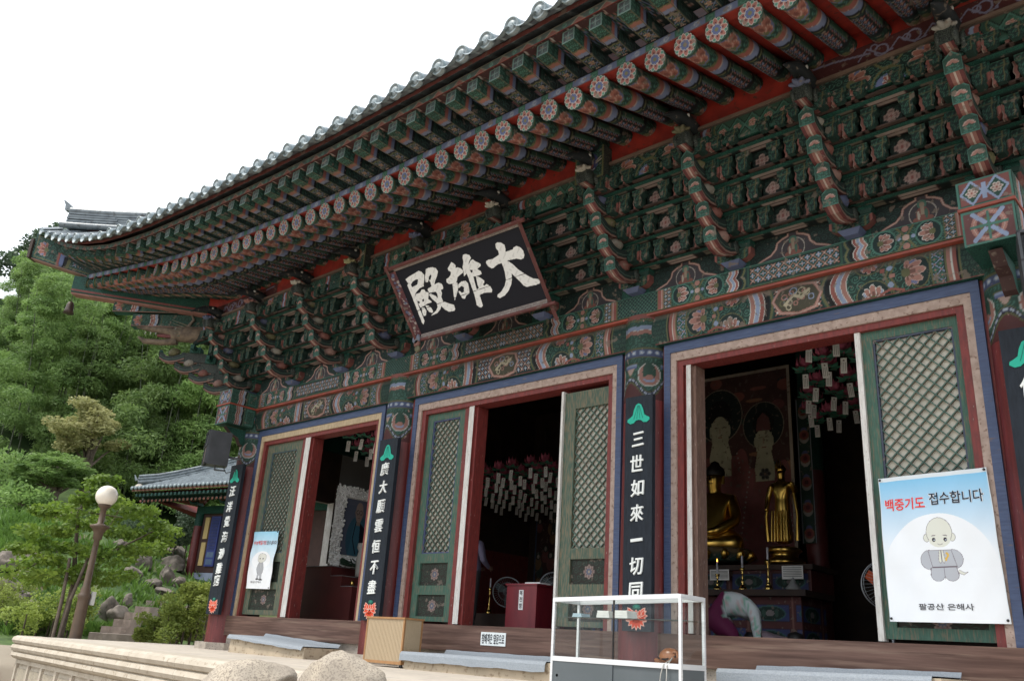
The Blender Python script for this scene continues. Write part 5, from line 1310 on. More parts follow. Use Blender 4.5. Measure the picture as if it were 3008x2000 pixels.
def big_banner(w, h):
    def f(X, Y):
        c = Cv(X, Y, (.6, .66, .72)); v = Y/h+.5; u = X/w
        k = np.clip((v-.45)/.55, 0, 1)[:, None]; c.C = np.array((.82, .86, .90))*(1-k)+np.array((.20, .52, .78))*k
        c.put(np.hypot(u/.50, (v-.30)/.42) < 1, (.84, .87, .90)); c.put(v < .35, (.85, .88, .91)); c.put((v > .97) | (np.abs(u) > .492), (.68, .74, .78))
        L = (.16, .13, .15); c.X = X/.74; c.Y = (Y+.03*h)/.74   # generic praying child monk
        cx, cy = 0.0, 0.0
        def E(x, y, a, b, col, ln=.0045): c.ell(x*w, y*h, (a*w+ln), (b*h+ln), L); c.ell(x*w, y*h, a*w, b*h, col)
        g = (.46, .48, .52); skin = (.70, .71, .63)
        E(-.12, -.085, .105, .085, g); E(.15, -.085, .11, .085, g); c.poly([(-.13*w, .0), (.14*w, .0), (.19*w, -.15*h), (-.10*w, -.15*h)], g, .005, L)
        E(-.045, -.215, .08, .06, g); E(.115, -.215, .08, .06, g); c.poly([(-.12*w, -.155*h), (.18*w, -.155*h), (.19*w, -.22*h), (-.12*w, -.22*h)], g)
        c.line([(-.12*w, -.155*h), (-.125*w, -.22*h)], .006, L); c.line([(.18*w, -.155*h), (.195*w, -.22*h)], .006, L); c.line([(.035*w, -.16*h), (.035*w, -.26*h)], .006, L); c.line([(-.12*w, -.155*h), (.19*w, -.155*h)], .006, L)
        c.poly([(.20*w, -.18*h), (.26*w, -.205*h), (.30*w, -.2*h), (.25*w, -.225*h), (.2*w, -.21*h)], skin, .004, L)
        E(-.13, .115, .035, .035, skin); E(.165, .115, .035, .035, skin); E(.02, .165, .145, .13, skin); E(.02, .10, .125, .075, skin, 0)
        c.poly([(-.02*w, -.09*h), (.0, -.12*h), (.018*w, -.10*h), (.018*w, -.0*h), (.0, .0)], skin, .004, L); c.poly([(.06*w, -.09*h), (.045*w, -.12*h), (.024*w, -.10*h), (.024*w, -.0*h), (.042*w, .0)], skin, .004, L)
        for s in (-1, 1): c.ell((.02+s*.065)*w, .095*h, .02*w, .019*h, (.03, .02, .03)); c.disc((.025+s*.065)*w, .092*h, .006, (.6, .7, .8)); c.line([((.02+s*.085)*w, .13*h), ((.02+s*.045)*w, .135*h)], .009, L)
        c.line([(-.005*w, .055*h), (.02*w, .048*h), (.045*w, .055*h)], .005, L)
        for k in range(6): c.disc(.085*w+.012*math.sin(k), (-.03-.012*k)*h, .011, (.7, .45, .08))
        return c.C
    return f
def small_banner(w, h):
    def f(X, Y):
        c = Cv(X, Y, (.7, .74, .78)); v = Y/h+.5; u = X/w
        k = np.clip((v-.35)/.65, 0, 1)[:, None]; c.C = np.array((.88, .9, .92))*(1-k)+np.array((.33, .63, .8))*k
        c.ell(-.02*w, .0, .36*w, .15*h, (.9, .91, .92)); g = (.42, .43, .45); L = (.2, .19, .2); skin = (.7, .69, .62)
        c.ell(0, -.15*h, .14*w, .12*h, L); c.ell(0, -.15*h, .13*w, .115*h, g); c.rect(-.09*w, -.01*w, -.33*h, -.22*h, L); c.rect(.01*w, .09*w, -.33*h, -.22*h, L); c.rect(-.08*w, -.015*w, -.32*h, -.2*h, g); c.rect(.015*w, .085*w, -.32*h, -.2*h, g)
        c.ell(-.06*w, -.335*h, .07*w, .014*h, (.05, .05, .05)); c.ell(.07*w, -.345*h, .07*w, .014*h, (.05, .05, .05))
        c.ell(0, .03*h, .17*w, .085*h, L); c.ell(0, .03*h, .16*w, .08*h, skin); c.ell(-.05*w, .02*h, .018*w, .012*h, (.03, .03, .03)); c.ell(.05*w, .02*h, .018*w, .012*h, (.03, .03, .03)); c.line([(0, -.06*h), (0, -.14*h)], .01, skin)
        return c.C
    return f
RC = (.72, .04, .05); BKc = (.02, .03, .05)
vinyl(4.35, 5.18, .165, 1.31, -.105, big_banner, 240, 330, [('백중기도', .235, .80, .37, .085, RC, .018), ('접수합니다', .70, .82, .475, .085, BKc, .014), ('팔공산 은해사', .50, .10, .46, .042, (.06, .06, .07), .012)], 'prayer_banner',
      'large blue and white banner with a kneeling cartoon child monk, pinned to the right-hand door', corners=[(4.35, .158), (5.215, .162), (5.179, 1.325), (4.348, 1.30)])
vinyl(-5.31, -4.62, .40, 1.255, -.05, small_banner, 110, 150, [('수능백일기도', .34, .80, .54, .075, RC, .012), ('접수합니다', .80, .80, .36, .075, (.12, .14, .18), .012), ('팔공산 은해사', .40, .115, .44, .035, (.15, .15, .16), .008)], 'prayer_banner',
      'narrow white banner with a standing cartoon monk, pinned to the leftmost door', corners=[(-5.28, .405), (-4.63, .395), (-4.622, 1.245), (-5.311, 1.262)])
# ================================================================== LOUDSPEAKERS
spk = mat('speaker_plastic', (.055, .06, .07), (.035, .04, .045), 5, .5); spg = mat('brown_speaker_grille', (.17, .125, .10), (.12, .09, .07), 60, .7)
def speaker(loc, rz, label):
    root = tag(empty('loudspeaker', loc, rz), label, 'loudspeaker', 'loudspeakers on the corner columns')
    w, h, d = .155, .27, .17
    mb = MB(); P = [(-w, -d), (w, -d), (w*.72, d), (-w*.72, d)]
    mb.prism([(-w, -h), (w, -h), (w, h), (-w, h)], ((0, -d, 0), (1, 0, 0), (0, 0, 1), (0, -1, 0)), -.02, .0, spk)
    V = [(x, y, z) for z in (-h, h) for x, y in P]; mb.add(V, [(0, 3, 2, 1), (4, 5, 6, 7), (0, 1, 5, 4), (1, 2, 6, 5), (2, 3, 7, 6), (3, 0, 4, 7)], spk)
    for (a, b, c, e) in ((-w, w, h-.02, h), (-w, w, -h, -h+.015), (-w, -w+.02, -h, h), (w-.02, w, -h, h), (-w, w, .02, .035)): mb.box(a, b, -d-.03, -d-.001, c, e, spk)
    o = mb.build('cabinet'); o.parent = root
    mb = MB(); mb.box(-w+.025, w-.025, -d-.014, -d-.002, -h+.02, .02, spg); mb.box(-.02, .02, -d-.017, -d-.014, -h+.05, -h+.075, PAINT, (.3, .3, .3)); o = mb.build('grille'); o.parent = root
    mb = MB(); V = [(-.11, -d-.012, .06), (.11, -d-.012, .06), (.11, -d-.012, .22), (-.11, -d-.012, .22), (-.05, -d+.05, .10), (.05, -d+.05, .10), (.05, -d+.05, .18), (-.05, -d+.05, .18)]
    mb.add(V, [(0, 1, 5, 4), (1, 2, 6, 5), (2, 3, 7, 6), (3, 0, 4, 7), (4, 5, 6, 7)], spk); mb.box(-.11, .11, -d-.02, -d-.012, .045, .06, PAINT, (.5, .52, .55)); o = mb.build('horn'); o.parent = root
    mb = MB(); mb.tube([(0, d, -.1), (.05, d+.18, -.12)], .02, 8, spk); mb.tube([(0, 0, -h), (0, 0, -h-.06), (.1, .15, -h-.07)], .015, 6, spk); mb.tube([(.02, d-.05, -h), (.08, d, -h-.10), (.1, d+.15, -h-.05)], .008, 5, spk); o = mb.build('bracket'); o.parent = root
    return root
speaker((-5.76, -.66, 2.50), R_(-22), 'black loudspeaker with brown grille on the far left corner column')
speaker((5.84, -.62, 2.62), R_(20), 'dark loudspeaker cut off by the right edge of the picture')
# ================================================================== SILL NOTICE
root = tag(empty('sill_notice', (.07, -.14, -.2)), 'small white notice with black Korean letters nailed to the sill of the middle doorway', 'notice')
mb = MB(); mb.box(-.117, .258, -.140, -.134, -.205, -.066, FINE, (.72, .76, .76)); o = mb.build('plate'); o.parent = root; o.location = (-.07, .14, .2)
mb = MB(); text(mb, '참배객은 옆문으로', ((.07, -.1415, -.135), (1, 0, 0), (0, 0, 1), (0, -1, 0)), w=.34, h=.105, off=.018, ext=.001, col=(.05, .05, .055)); o = mb.build('lettering'); o.parent = root; o.location = (-.07, .14, .2)
# ================================================================== STEP STONES AND MATS
step_m = mat('rough_step_stone', (.45, .37, .27), (.36, .30, .22), 5, .9, bmp=.6, c3=(.25, .19, .13), scale3=22, lo3=.56, hi3=.64)
mat_m = mat('grey_blue_mat', (.27, .30, .335), (.22, .25, .28), 90, .7, bmp=.4, c3=(.22, .25, .29), scale3=80, lo3=.55, hi3=.6)
def stepstone(x0, x1, y0, y1, za, zb, label, mlabel, mx0, mx1, side=None, drop=.075):
    """block from x0 to x1 (front y0, back y1) with a mat folded over its front edge; za/zb = top heights left/right"""
    mb = MB(); V = [(x0, y0, GZ-.02), (x1, y0, GZ-.02), (x1, y1, GZ-.02), (x0, y1, GZ-.02), (x0+.01, y0+.01, za), (x1-.01, y0+.01, zb), (x1-.01, y1, zb), (x0+.01, y1, za)]
    mb.add(V, [(0, 3, 2, 1), (4, 5, 6, 7), (0, 1, 5, 4), (1, 2, 6, 5), (2, 3, 7, 6), (3, 0, 4, 7)], step_m)
    tag(mb.build('step_stone'), label, 'step stone', 'stone steps in front of the doorways')
    mb = MB(); nn = 24; V = []
    for i in range(nn+1):
        t = i/nn; x = mx0+(mx1-mx0)*t; z = za+(zb-za)*(x-x0)/(x1-x0); wv = .002*math.sin(x*9)+.0015*math.sin(x*23)
        V += [(x, y1-.03, z+.055+wv), (x, y1-.06, z+.014), (x, y0-.012, z+.012), (x, y0-.03+wv, z-.008), (x+.004, y0-.036, z-drop+wv*2)]
    mb.add(V, [(5*i+j, 5*i+j+1, 5*i+j+6, 5*i+j+5) for i in range(nn) for j in range(4)], mat_m, smooth=True)
    V2 = [(a, b-.004, c-.008) for a, b, c in V]; mb.add(V2, [(5*i+j, 5*i+5+j, 5*i+j+6, 5*i+j+1) for i in range(nn) for j in range(4)], mat_m)
    tag(mb.build('door_mat'), mlabel, 'mat', 'grey mats laid over the step stones')
p = bp(679, 1858, y=-.75); q = bp(895, 1901, y=-.75)
stepstone(p[0], q[0], -.75, -.16, p[2]-.03, q[2], 'weathered stone step below the leftmost doorway', 'grey-blue mat on the leftmost stone step', p[0]-.02, q[0]-.02, drop=.03)
p = bp(1185, 1915, y=-.85); q = bp(1612, 1950, y=-.85)
stepstone(p[0]+.02, q[0]+.9, -.85, -.16, p[2], q[2]+.01, 'stone step below the middle doorway', 'grey-blue mat on the stone step between the wooden cabinet and the glass case', p[0]-.02, q[0]-.02)
p = bp(2110, 1966, y=-.85); q = bp(2740, 1990, y=-.85)
stepstone(p[0]+.01, q[0]+.06, -.85, -.16, p[2], q[2], 'stone step below the right doorway, at the bottom edge', 'grey-blue mat on the stone step below the right doorway', p[0], q[0])
# ================================================================== SMALL WOODEN CABINET
p = bp(1080, 1808, y=-.8); q = bp(1190, 1813, y=-.8)
cx0, cx1 = p[0], q[0]; ctop = .03
cw = mat('ribbed_pale_plywood', (.46, .36, .24), (.40, .31, .20), 30, .55, mapping=(30, 30, .5)); ce = mat('orange_wood_edge', (.36, .19, .08), (.29, .15, .06), 6, .5, mapping=(4, 4, 1))
root = tag(empty('wooden_cabinet', ((cx0+cx1)/2, -.6, GZ)), 'small pale wooden cabinet with ribbed sides, standing in front of the second column', 'cabinet')
def loc(mb, n, r=root, par=None):
    o = mb.build(n); o.parent = par or r
    if par is None: o.location = -Vector(r.location)
    return o
mb = MB(); x0, x1, y0, y1, z0, z1 = cx0, cx1, -.8, -.52, GZ+.035, ctop
mb.box(x0+.006, x1-.006, y0+.006, y1-.006, z0+.02, z1-.02, cw)
loc(mb, 'panel')
mb = MB(); t = .022
for (a, b) in ((x0, x0+t), (x1-t, x1)):
    for (c, d) in ((y0, y0+t), (y1-t, y1)): mb.box(a, b, c, d, z0, z1-.021, ce)
mb.box(x0-.008, x1+.008, y0-.008, y1+.008, z1-.02, z1, ce); mb.box(x0+t, x1-t, y0, y0+.01, z0, z0+.03, ce); mb.box(x1-.01, x1, y0+t, y1-t, z0, z0+.03, ce); loc(mb, 'trim')
n = 26
mb = MB()
for i in range(n): xx = x0+.03+(x1-x0-.06)*i/(n-1); mb.box(xx-.004, xx+.004, y0+.002, y0+.0055, z0+.03, z1-.022, cw)
for i in range(18): yy = y0+.03+(y1-y0-.06)*i/17; mb.box(x1-.0055, x1-.002, yy-.004, yy+.004, z0+.03, z1-.022, cw)
loc(mb, 'rib')
for xx in (x0+.05, x1-.05):
    mb = MB(); mb.lathe([(.001, -.012), (.017, -.012), (.017, .012), (.001, .012)], (0, 0, 0), 10, spk, T=TM((xx, y0+.05, GZ+.018), 0, R_(90))); mb.box(xx-.01, xx+.01, y0+.04, y0+.06, GZ+.02, z0, spk); loc(mb, 'caster')
# ================================================================== GLASS DISPLAY CASE
alu = mat('brushed_aluminium', (.72, .73, .74), (.62, .63, .65), 4, .35, 0.35, mapping=(1, 1, 20)); grey_pan = mat('grey_laminate', (.085, .10, .11), (.075, .09, .098), 4, .45)
def glass_mat():
    m, n, b = _mk('case_glass'); n.nodes.remove(b); out = n.nodes['Material Output']
    t = n.nodes.new('ShaderNodeBsdfTransparent'); t.inputs['Color'].default_value = (.90, .93, .92, 1)
    g = n.nodes.new('ShaderNodeBsdfGlossy'); g.inputs['Roughness'].default_value = .02; g.inputs['Color'].default_value = (1, 1, 1, 1)
    f = n.nodes.new('ShaderNodeFresnel'); f.inputs['IOR'].default_value = 1.45; mxs = n.nodes.new('ShaderNodeMixShader')
    ml = n.nodes.new('ShaderNodeMath'); ml.operation = 'MULTIPLY'; ml.inputs[1].default_value = .45; n.links.new(f.outputs[0], ml.inputs[0]); n.links.new(ml.outputs[0], mxs.inputs['Fac']); n.links.new(t.outputs[0], mxs.inputs[1]); n.links.new(g.outputs[0], mxs.inputs[2]); n.links.new(mxs.outputs[0], out.inputs['Surface']); return m
GLASS = glass_mat()
yc = -1.6; a = bp(1625, 1752, y=yc); b = bp(2000, 1744, y=yc); c_ = bp(1622, 1928, y=yc)
X0, X1, ZT, ZM = a[0], b[0], (a[2]+b[2])/2+.005, -.262; ZL = a[2]-.004; ZR = b[2]+.004; Y0, Y1 = yc, yc+.36; ZB = -.46
root = tag(empty('display_case', ((X0+X1)/2, yc+.18, GZ)), 'low glass display case with aluminium frame and grey doors, before the third column', 'display case')
L = lambda mb, n, par=None: loc(mb, n, root, par)
t = .022
mb = MB()
def topz(x): return ZL+(ZR-ZL)*(x-X0)/(X1-X0)
for y in (Y0, Y1-t):
    for x in (X0, X1-t): mb.box(x, x+t, y, y+t, GZ, topz(x+.01)-.002, alu)
for (ya, yb_) in ((Y0+.001, Y0+t), (Y1-t, Y1-.001)):
    V = [(X0+t, ya, ZL-.034), (X1-t, ya, ZR-.034), (X1-t, yb_, ZR-.034), (X0+t, yb_, ZL-.034), (X0+t, ya, ZL), (X1-t, ya, ZR), (X1-t, yb_, ZR), (X0+t, yb_, ZL)]
    mb.add(V, [(0, 3, 2, 1), (4, 5, 6, 7), (0, 1, 5, 4), (1, 2, 6, 5), (2, 3, 7, 6), (3, 0, 4, 7)], alu)
    mb.box(X0+t, X1-t, ya, yb_, ZM-.038, ZM, alu); mb.box(X0+t, X1-t, ya, yb_, ZB-.02, ZB, alu)
for x in (X0+.001, X1-t-.001):
    zz = topz(x); mb.box(x, x+t, Y0+t, Y1-t, zz-.034, zz, alu); mb.box(x, x+t, Y0+t, Y1-t, ZM-.038, ZM, alu); mb.box(x, x+t, Y0+t, Y1-t, ZB-.02, ZB, alu)
xm = (X0+X1)/2
L(mb, 'frame')
def pane(p, n='glass_pane'): mb = MB(); mb.quad(p, GLASS); return L(mb, n)
pane([(X0+t, Y0+.012, ZM), (xm+.01, Y0+.012, ZM), (xm+.01, Y0+.012, ZL-.034), (X0+t, Y0+.012, ZL-.034)]); pane([(xm-.01, Y0+.02, ZM), (X1-t, Y0+.02, ZM), (X1-t, Y0+.02, ZR-.034), (xm-.01, Y0+.02, ZR-.034)])
pane([(X1-.012, Y0+t, ZM), (X1-.012, Y1-t, ZM), (X1-.012, Y1-t, ZR-.034), (X1-.012, Y0+t, ZR-.034)]); pane([(X0+.012, Y0+t, ZM), (X0+.012, Y1-t, ZM), (X0+.012, Y1-t, ZL-.034), (X0+.012, Y0+t, ZL-.034)])
pane([(X0+t, Y1-.012, ZM), (X1-t, Y1-.012, ZM), (X1-t, Y1-.012, ZR-.034), (X0+t, Y1-.012, ZL-.034)])
pane([(X0+t, Y0+t, ZL-.003), (X1-t, Y0+t, ZR-.003), (X1-t, Y1-t, ZR-.003), (X0+t, Y1-t, ZL-.003)])
mb = MB(); mb.box(xm-.008, xm+.002, Y0+.008, Y0+.022, ZM, topz(xm)-.034, PAINT, (.05, .04, .04)); L(mb, 'glass_edge')
zs = ZM+.31
mb = MB(); mb.box(X0+t, X1-t, Y0+.12, Y1-t, zs, zs+.006, GLASS); mb.box(X0+t, X1-t, Y0+.117, Y0+.12, zs, zs+.006, PAINT, (.1, .14, .13)); L(mb, 'glass_shelf')
mb = MB(); mb.box(X0+t, X1-t, Y0+t, Y1-t, ZM-.03, ZM-.02, PAINT, (.2, .12, .09)); L(mb, 'floor_panel')
mb = MB(); mb.box(X0+t, xm, Y0+.006, Y0+.014, ZB, ZM-.038, grey_pan); L(mb, 'sliding_door')
mb = MB(); mb.box(xm-.004, X1-t, Y0+.015, Y0+.022, ZB, ZM-.038, grey_pan); L(mb, 'sliding_door')
mb = MB(); mb.box(X1-.014, X1-.006, Y0+t, Y1-t, ZB, ZM-.038, grey_pan); L(mb, 'side_panel')
mb = MB(); mb.box(X0+.006, X0+.014, Y0+t, Y1-t, ZB, ZM-.038, grey_pan); L(mb, 'side_panel')
for xx, zz, yy in ((X0+.07, -.41, Y0+.006), (X1-.08, -.41, Y0+.015)):
    mb = MB(); mb.lathe([(.001, 0), (.012, 0), (.014, -.004), (.001, -.004)], (0, 0, 0), 10, PAINT, (.14, .06, .05), T=TM((xx, yy, zz), 0, R_(90))); L(mb, 'lock')
# things on the shelf
paperw = mat('white_paper', (.82, .82, .80), (.72, .72, .70), 12, .8)
def slip(x, y, w, d, h, label, cat, name, col=None, tilt=0):
    mb = MB(); 
    for k in range(3):
        mb.box(-w/2+.004*k, w/2-.003*k, -d/2, d/2, h*k/3+.0005, h*(k+1)/3-.0005, paperw if col is None else FINE, col or WHITE)
    o = mb.build(name); o.location = (x, y, zs+.0062); o.rotation_euler = (0, 0, tilt); tag(o, label, cat)
slip(X0+.15, Y0+.2, .10, .12, .03, 'small pale blue stack of cards at the left end of the glass shelf', 'cards', 'card_stack', (.45, .58, .66))
slip(X0+.42, Y0+.19, .12, .12, .055, 'stack of booklets with a printed cover on the glass shelf', 'booklets', 'booklet_stack', None, .1)
slip(X0+.60, Y0+.2, .14, .14, .06, 'thick pile of white papers on the glass shelf beside the booklets', 'papers', 'paper_pile')
# wooden fish drum with a looped cord
mw = mat('polished_brown_wood', (.36, .14, .055), (.24, .085, .03), 4, .3, mapping=(1, 1, 5))
px = X1-.17; root = tag(empty('wooden_fish', (px, Y0+.12, ZM-.02)), 'round brown wooden fish gong lying at the right end of the glass case', 'wooden gong')
mb = MB(); mb.lathe([(.001, 0), (.05, .004), (.085, .035), (.09, .065), (.075, .10), (.04, .125), (.001, .13)], (0, 0, 0), 20, mw, sy=.8); mb.tube([(-.05, 0, .03), (-.10, 0, .025), (-.135, 0, .04)], [.04, .03, .012], 8, mw)
mb.tube([(-.085, -.03, .055), (0, -.074, .045), (.085, -.03, .075)], .009, 5, PAINT, (.03, .012, .008)); mb.tube([(.05, -.04, .1), (.085, -.04, .10), (.09, -.04, .06)], .01, 6, mw); o = mb.build('body'); o.parent = root
mb = MB(); zz = 0; pts = [(.05, -.06, .05), (.02, -.125, .01), (.0, -.130, -.06), (-.01, -.130, -.13), (.015, -.130, -.165), (.045, -.130, -.15), (.05, -.130, -.08), (.05, -.127, .0), (.055, -.06, .06)]
mb.tube(pts, .004, 5, PAINT, (.7, .68, .62)); o = mb.build('cord'); o.parent = root
# ================================================================== FOREGROUND BOULDERS
gr = mat('speckled_granite', (.42, .36, .28), (.30, .26, .21), 7, .9, bmp=1.0, c3=(.22, .185, .15), scale3=150, lo3=.48, hi3=.60, detail=10, dist=.006)
def rock_mb(r, seed, m=None, sub=4, rough=.22, flat=.0, fine=.03, facet=0):
    import bmesh
    rf_ = random.Random(seed); fac = [Vector((rf_.gauss(0, 1), rf_.gauss(0, 1), rf_.gauss(0, .8))).normalized() for _ in range(facet)]
    bm = bmesh.new(); bmesh.ops.create_icosphere(bm, subdivisions=sub, radius=1.0)
    o = Vector((seed*3.1, seed*1.7, seed*.9))
    for v in bm.verts:
        p = v.co.copy(); k = 1+rough*noise.noise(p*1.1+o)*1.6+rough*.5*noise.noise(p*2.6+o)+fine*noise.noise(p*9+o)
        if facet:
            for dvec in fac:
                dd = p.dot(dvec)*k
                if dd > .74: k *= .74/dd+.0
        q = p*k; v.co = Vector((q.x*r[0], q.y*r[1], max(q.z, -.6)*r[2]))
    V = np.array([v.co[:] for v in bm.verts]); F = [tuple(v.index for v in f.verts) for f in bm.faces]; bm.free()
    mb = MB(); mb.add(V, F, m or gr, WHITE, True); return mb
for (px, py, d, rx, rz, lab, sd_) in ((742, 2018, 3.6, .185, .105, 'rounded granite boulder at the bottom edge, left of its twin', 3), (1003, 2022, 3.4, .165, .115, 'rounded granite boulder at the bottom edge, in front of the wooden cabinet', 8)):
    c = at(px, py, d); o = rock_mb((rx, rx*.9, rz), sd_, sub=5, rough=.12, fine=.03, facet=5).build('boulder'); o.location = c; o.rotation_euler = (0, 0, .5*sd_); tag(o, lab, 'boulder', 'granite boulders in the foreground')
    mb = MB(); mb.add([(c[0]+.35*math.cos(a), c[1]+.3*math.sin(a), c[2]-.08-(.0)) for a in np.linspace(0, 6.283, 10)[:-1]]+[(c[0]+.5*math.cos(a), c[1]+.45*math.sin(a), -1.92) for a in np.linspace(0, 6.283, 10)[:-1]], [tuple(range(9))]+[(j, (j+1) % 9, 9+(j+1) % 9, 9+j) for j in range(9)], gr); tag(mb.build('rock_mound'), 'rough rock mound carrying the '+('left' if sd_ == 3 else 'right')+' granite boulder', 'rock')
# ================================================================== INSIDE THE HALL
gold = mat('burnished_gold', (.75, .50, .13), (.60, .38, .08), 5, .28, 1.0, bmp=.1)
brass = mat('polished_brass', (.78, .58, .20), (.6, .4, .12), 8, .22, 1.0)
hairm = mat('black_hair', (.012, .011, .012), (.02, .018, .018), 30, .5)
FL = -.06
def put(mb, name, root, base=None):
    o = mb.build(name); o.parent = root; o.location = -Vector(root.location) if base is None else base; return o
def skin(joints, edges, sub=2):
    """joints: name->(x,y,z,r[,r2]); returns vertices/faces of a smooth body grown along the edges"""
    names = list(joints); me = bpy.data.meshes.new('s'); me.from_pydata([joints[n][:3] for n in names], [(names.index(a), names.index(b)) for a, b in edges], [])
    o = bpy.data.objects.new('s', me); COL.objects.link(o); o.modifiers.new('k', 'SKIN'); me = o.data
    if not me.skin_vertices: me.attributes.new('x', 'FLOAT', 'POINT')
    for i, n in enumerate(names):
        sv_ = me.skin_vertices[0].data[i]; r = joints[n][3]; sv_.radius = (r, joints[n][4] if len(joints[n]) > 4 else r); sv_.use_root = (i == 0)
    if sub: s = o.modifiers.new('u', 'SUBSURF'); s.levels = sub; s.render_levels = sub
    bpy.context.view_layer.update(); m2 = bpy.data.meshes.new_from_object(o.evaluated_get(bpy.context.evaluated_depsgraph_get()))
    V = np.array([v.co[:] for v in m2.vertices]); F = [tuple(p.vertices) for p in m2.polygons]; bpy.data.objects.remove(o); return V, F
# ---- altar
alt_red = mat('altar_red', (.12, .02, .02), (.08, .015, .015), 5, .5)
def altar_paint(X, Y):
    c = Cv(X, Y, (.16, .025, .025)); h = .6; per = .62
    u = (X/per-np.floor(X/per)-.5)*per; c.X = u
    for (a, b) in ((.06, .30), (.38, .60)):
        c.rect(-.27, .27, a, b, (.10, .035, .04)); c.rect(-.26, .26, a+.01, b-.01, (.02, .045, .25)); m = (a+b)/2; c.ell(0, m, .22, .1, (.04, .2, .2)); c.ell(0, m, .20, .085, (.015, .06, .045)); c.ell(-.0, m, .06, .04, (.35, .3, .3)); c.ell(-.09, m, .03, .05, (.04, .14, .1)); c.ell(.09, m, .03, .05, (.04, .14, .1))
    c.rect(-.315, -.295, 0, .7, (.3, .1, .07)); c.rect(.295, .315, 0, .7, (.3, .1, .07)); return c.C
altar = tag(empty('altar', (0, 3.9, FL)), 'long red altar with blue and green painted panels inside the right doorway', 'altar')
mb = MB(); mb.box(-2.1, 1.98, 3.55, 4.3, FL, .64, alt_red); mb.sheet(lambda X, Y: (X, 0*X+3.546, FL+Y), -2.1, 1.98, 0, .70, 330, 56, altar_paint); mb.sheet(lambda X, Y: (0*X+1.984, 3.55+X, FL+Y), 0, .75, 0, .7, 60, 56, altar_paint); put(mb, 'body', altar)
mb = MB(); mb.box(-2.2, 2.1, 3.42, 4.35, .642, .72, dark_wood); put(mb, 'table_top', altar)
mb = MB(); mb.box(-1.9, 1.85, 4.2, 4.95, .722, 1.05, alt_red); mb.sheet(lambda X, Y: (X, 0*X+4.196, .74+Y), -1.9, 1.85, 0, .30, 300, 26, lambda X, Y: altar_paint(X, Y+.03)*.7); mb.box(-1.95, 1.9, 4.14, 5.0, 1.052, 1.12, dark_wood); put(mb, 'upper_tier', altar)
# ---- statues
def buddha(x, y, z0, s, label):
    root = tag(empty('seated_statue', (x, y, z0)), label, 'statue'); T = TM((x, y, z0), 0, 0, 0, s)
    J = {'pel': (0, 0, .12, .26, .2), 'belly': (0, -.02, .38, .20, .16), 'chest': (0, 0, .62, .24, .16), 'neck': (0, -.01, .80, .07), 'head0': (0, -.02, .90, .10), 'head': (0, -.02, 1.02, .125), 'top': (0, 0, 1.12, .09), 'knob': (0, .02, 1.20, .045)}
    E = [('pel', 'belly'), ('belly', 'chest'), ('chest', 'neck'), ('neck', 'head0'), ('head0', 'head'), ('head', 'top'), ('top', 'knob')]
    for sx, n in ((-1, 'l'), (1, 'r')):
        J[n+'sh'] = (sx*.26, 0, .70, .09); J[n+'el'] = (sx*.36, -.08, .40, .085); J[n+'wr'] = (sx*.16, -.30, .24, .06); J[n+'ha'] = (sx*.05, -.34, .22, .045)
        J[n+'kn'] = (sx*.46, -.18, .08, .13); J[n+'ft'] = (-sx*.02, -.36, .07, .09)
        E += [('chest', n+'sh'), (n+'sh', n+'el'), (n+'el', n+'wr'), (n+'wr', n+'ha'), ('pel', n+'kn'), (n+'kn', n+'ft')]
    V, F = skin(J, E); mb = MB(); mb.add(tr(T, V), F, gold, WHITE, True)
    for sx in (-1, 1): mb.tube([tr(T, np.array((sx*.12, 0, .93))), tr(T, np.array((sx*.135, 0, 1.04)))], [.028*s, .018*s], 6, gold)
    mb.tube([tr(T, np.array((0, -.145, 1.02))), tr(T, np.array((0, -.16, .965)))], [.012*s, .02*s], 6, gold)
    put(mb, 'body', root)
    mb = MB()
    for sx in (-1, 1): mb.tube([tr(T, np.array((sx*.075, -.118, 1.005))), tr(T, np.array((sx*.025, -.138, 1.0)))], [.006*s, .008*s], 5, hairm)
    mb.tube([tr(T, np.array((-.03, -.128, .925))), tr(T, np.array((.03, -.128, .925)))], .007*s, 5, mat('dark_lip', (.2, .04, .02))); put(mb, 'face_line', root)
    mb = MB(); mb.lathe([(.13, 1.05), (.138, 1.10), (.12, 1.16), (.07, 1.20), (.055, 1.24), (.001, 1.27)], (0, .01, 0), 16, hairm, T=T); put(mb, 'hair', root)
    mb = MB(); mb.lathe([(.001, 0), (.55, 0), (.60, -.05), (.5, -.10), (.52, -.16), (.001, -.16)], (0, -.1, .02), 24, PAINT, T=T, cols=[(.2, .12, .03)]*3+[(.03, .1, .08)]*3, sx=.95, sy=.65)
    for k in range(14):
        a = 2*math.pi*k/14; mb.tube([tr(T, np.array((.5*math.cos(a), -.1+.34*math.sin(a), -.12))), tr(T, np.array((.57*math.cos(a), -.1+.39*math.sin(a), -.06))), tr(T, np.array((.56*math.cos(a), -.1+.38*math.sin(a), 0)))], [.03*s, .06*s, .015*s], 6, gold)
    put(mb, 'lotus_seat', root)
pz = bp(2105, 1600, y=4.5); buddha(.22, 4.55, 1.36, 1.12, 'large seated gold Buddha statue with dark hair, left in the right doorway')
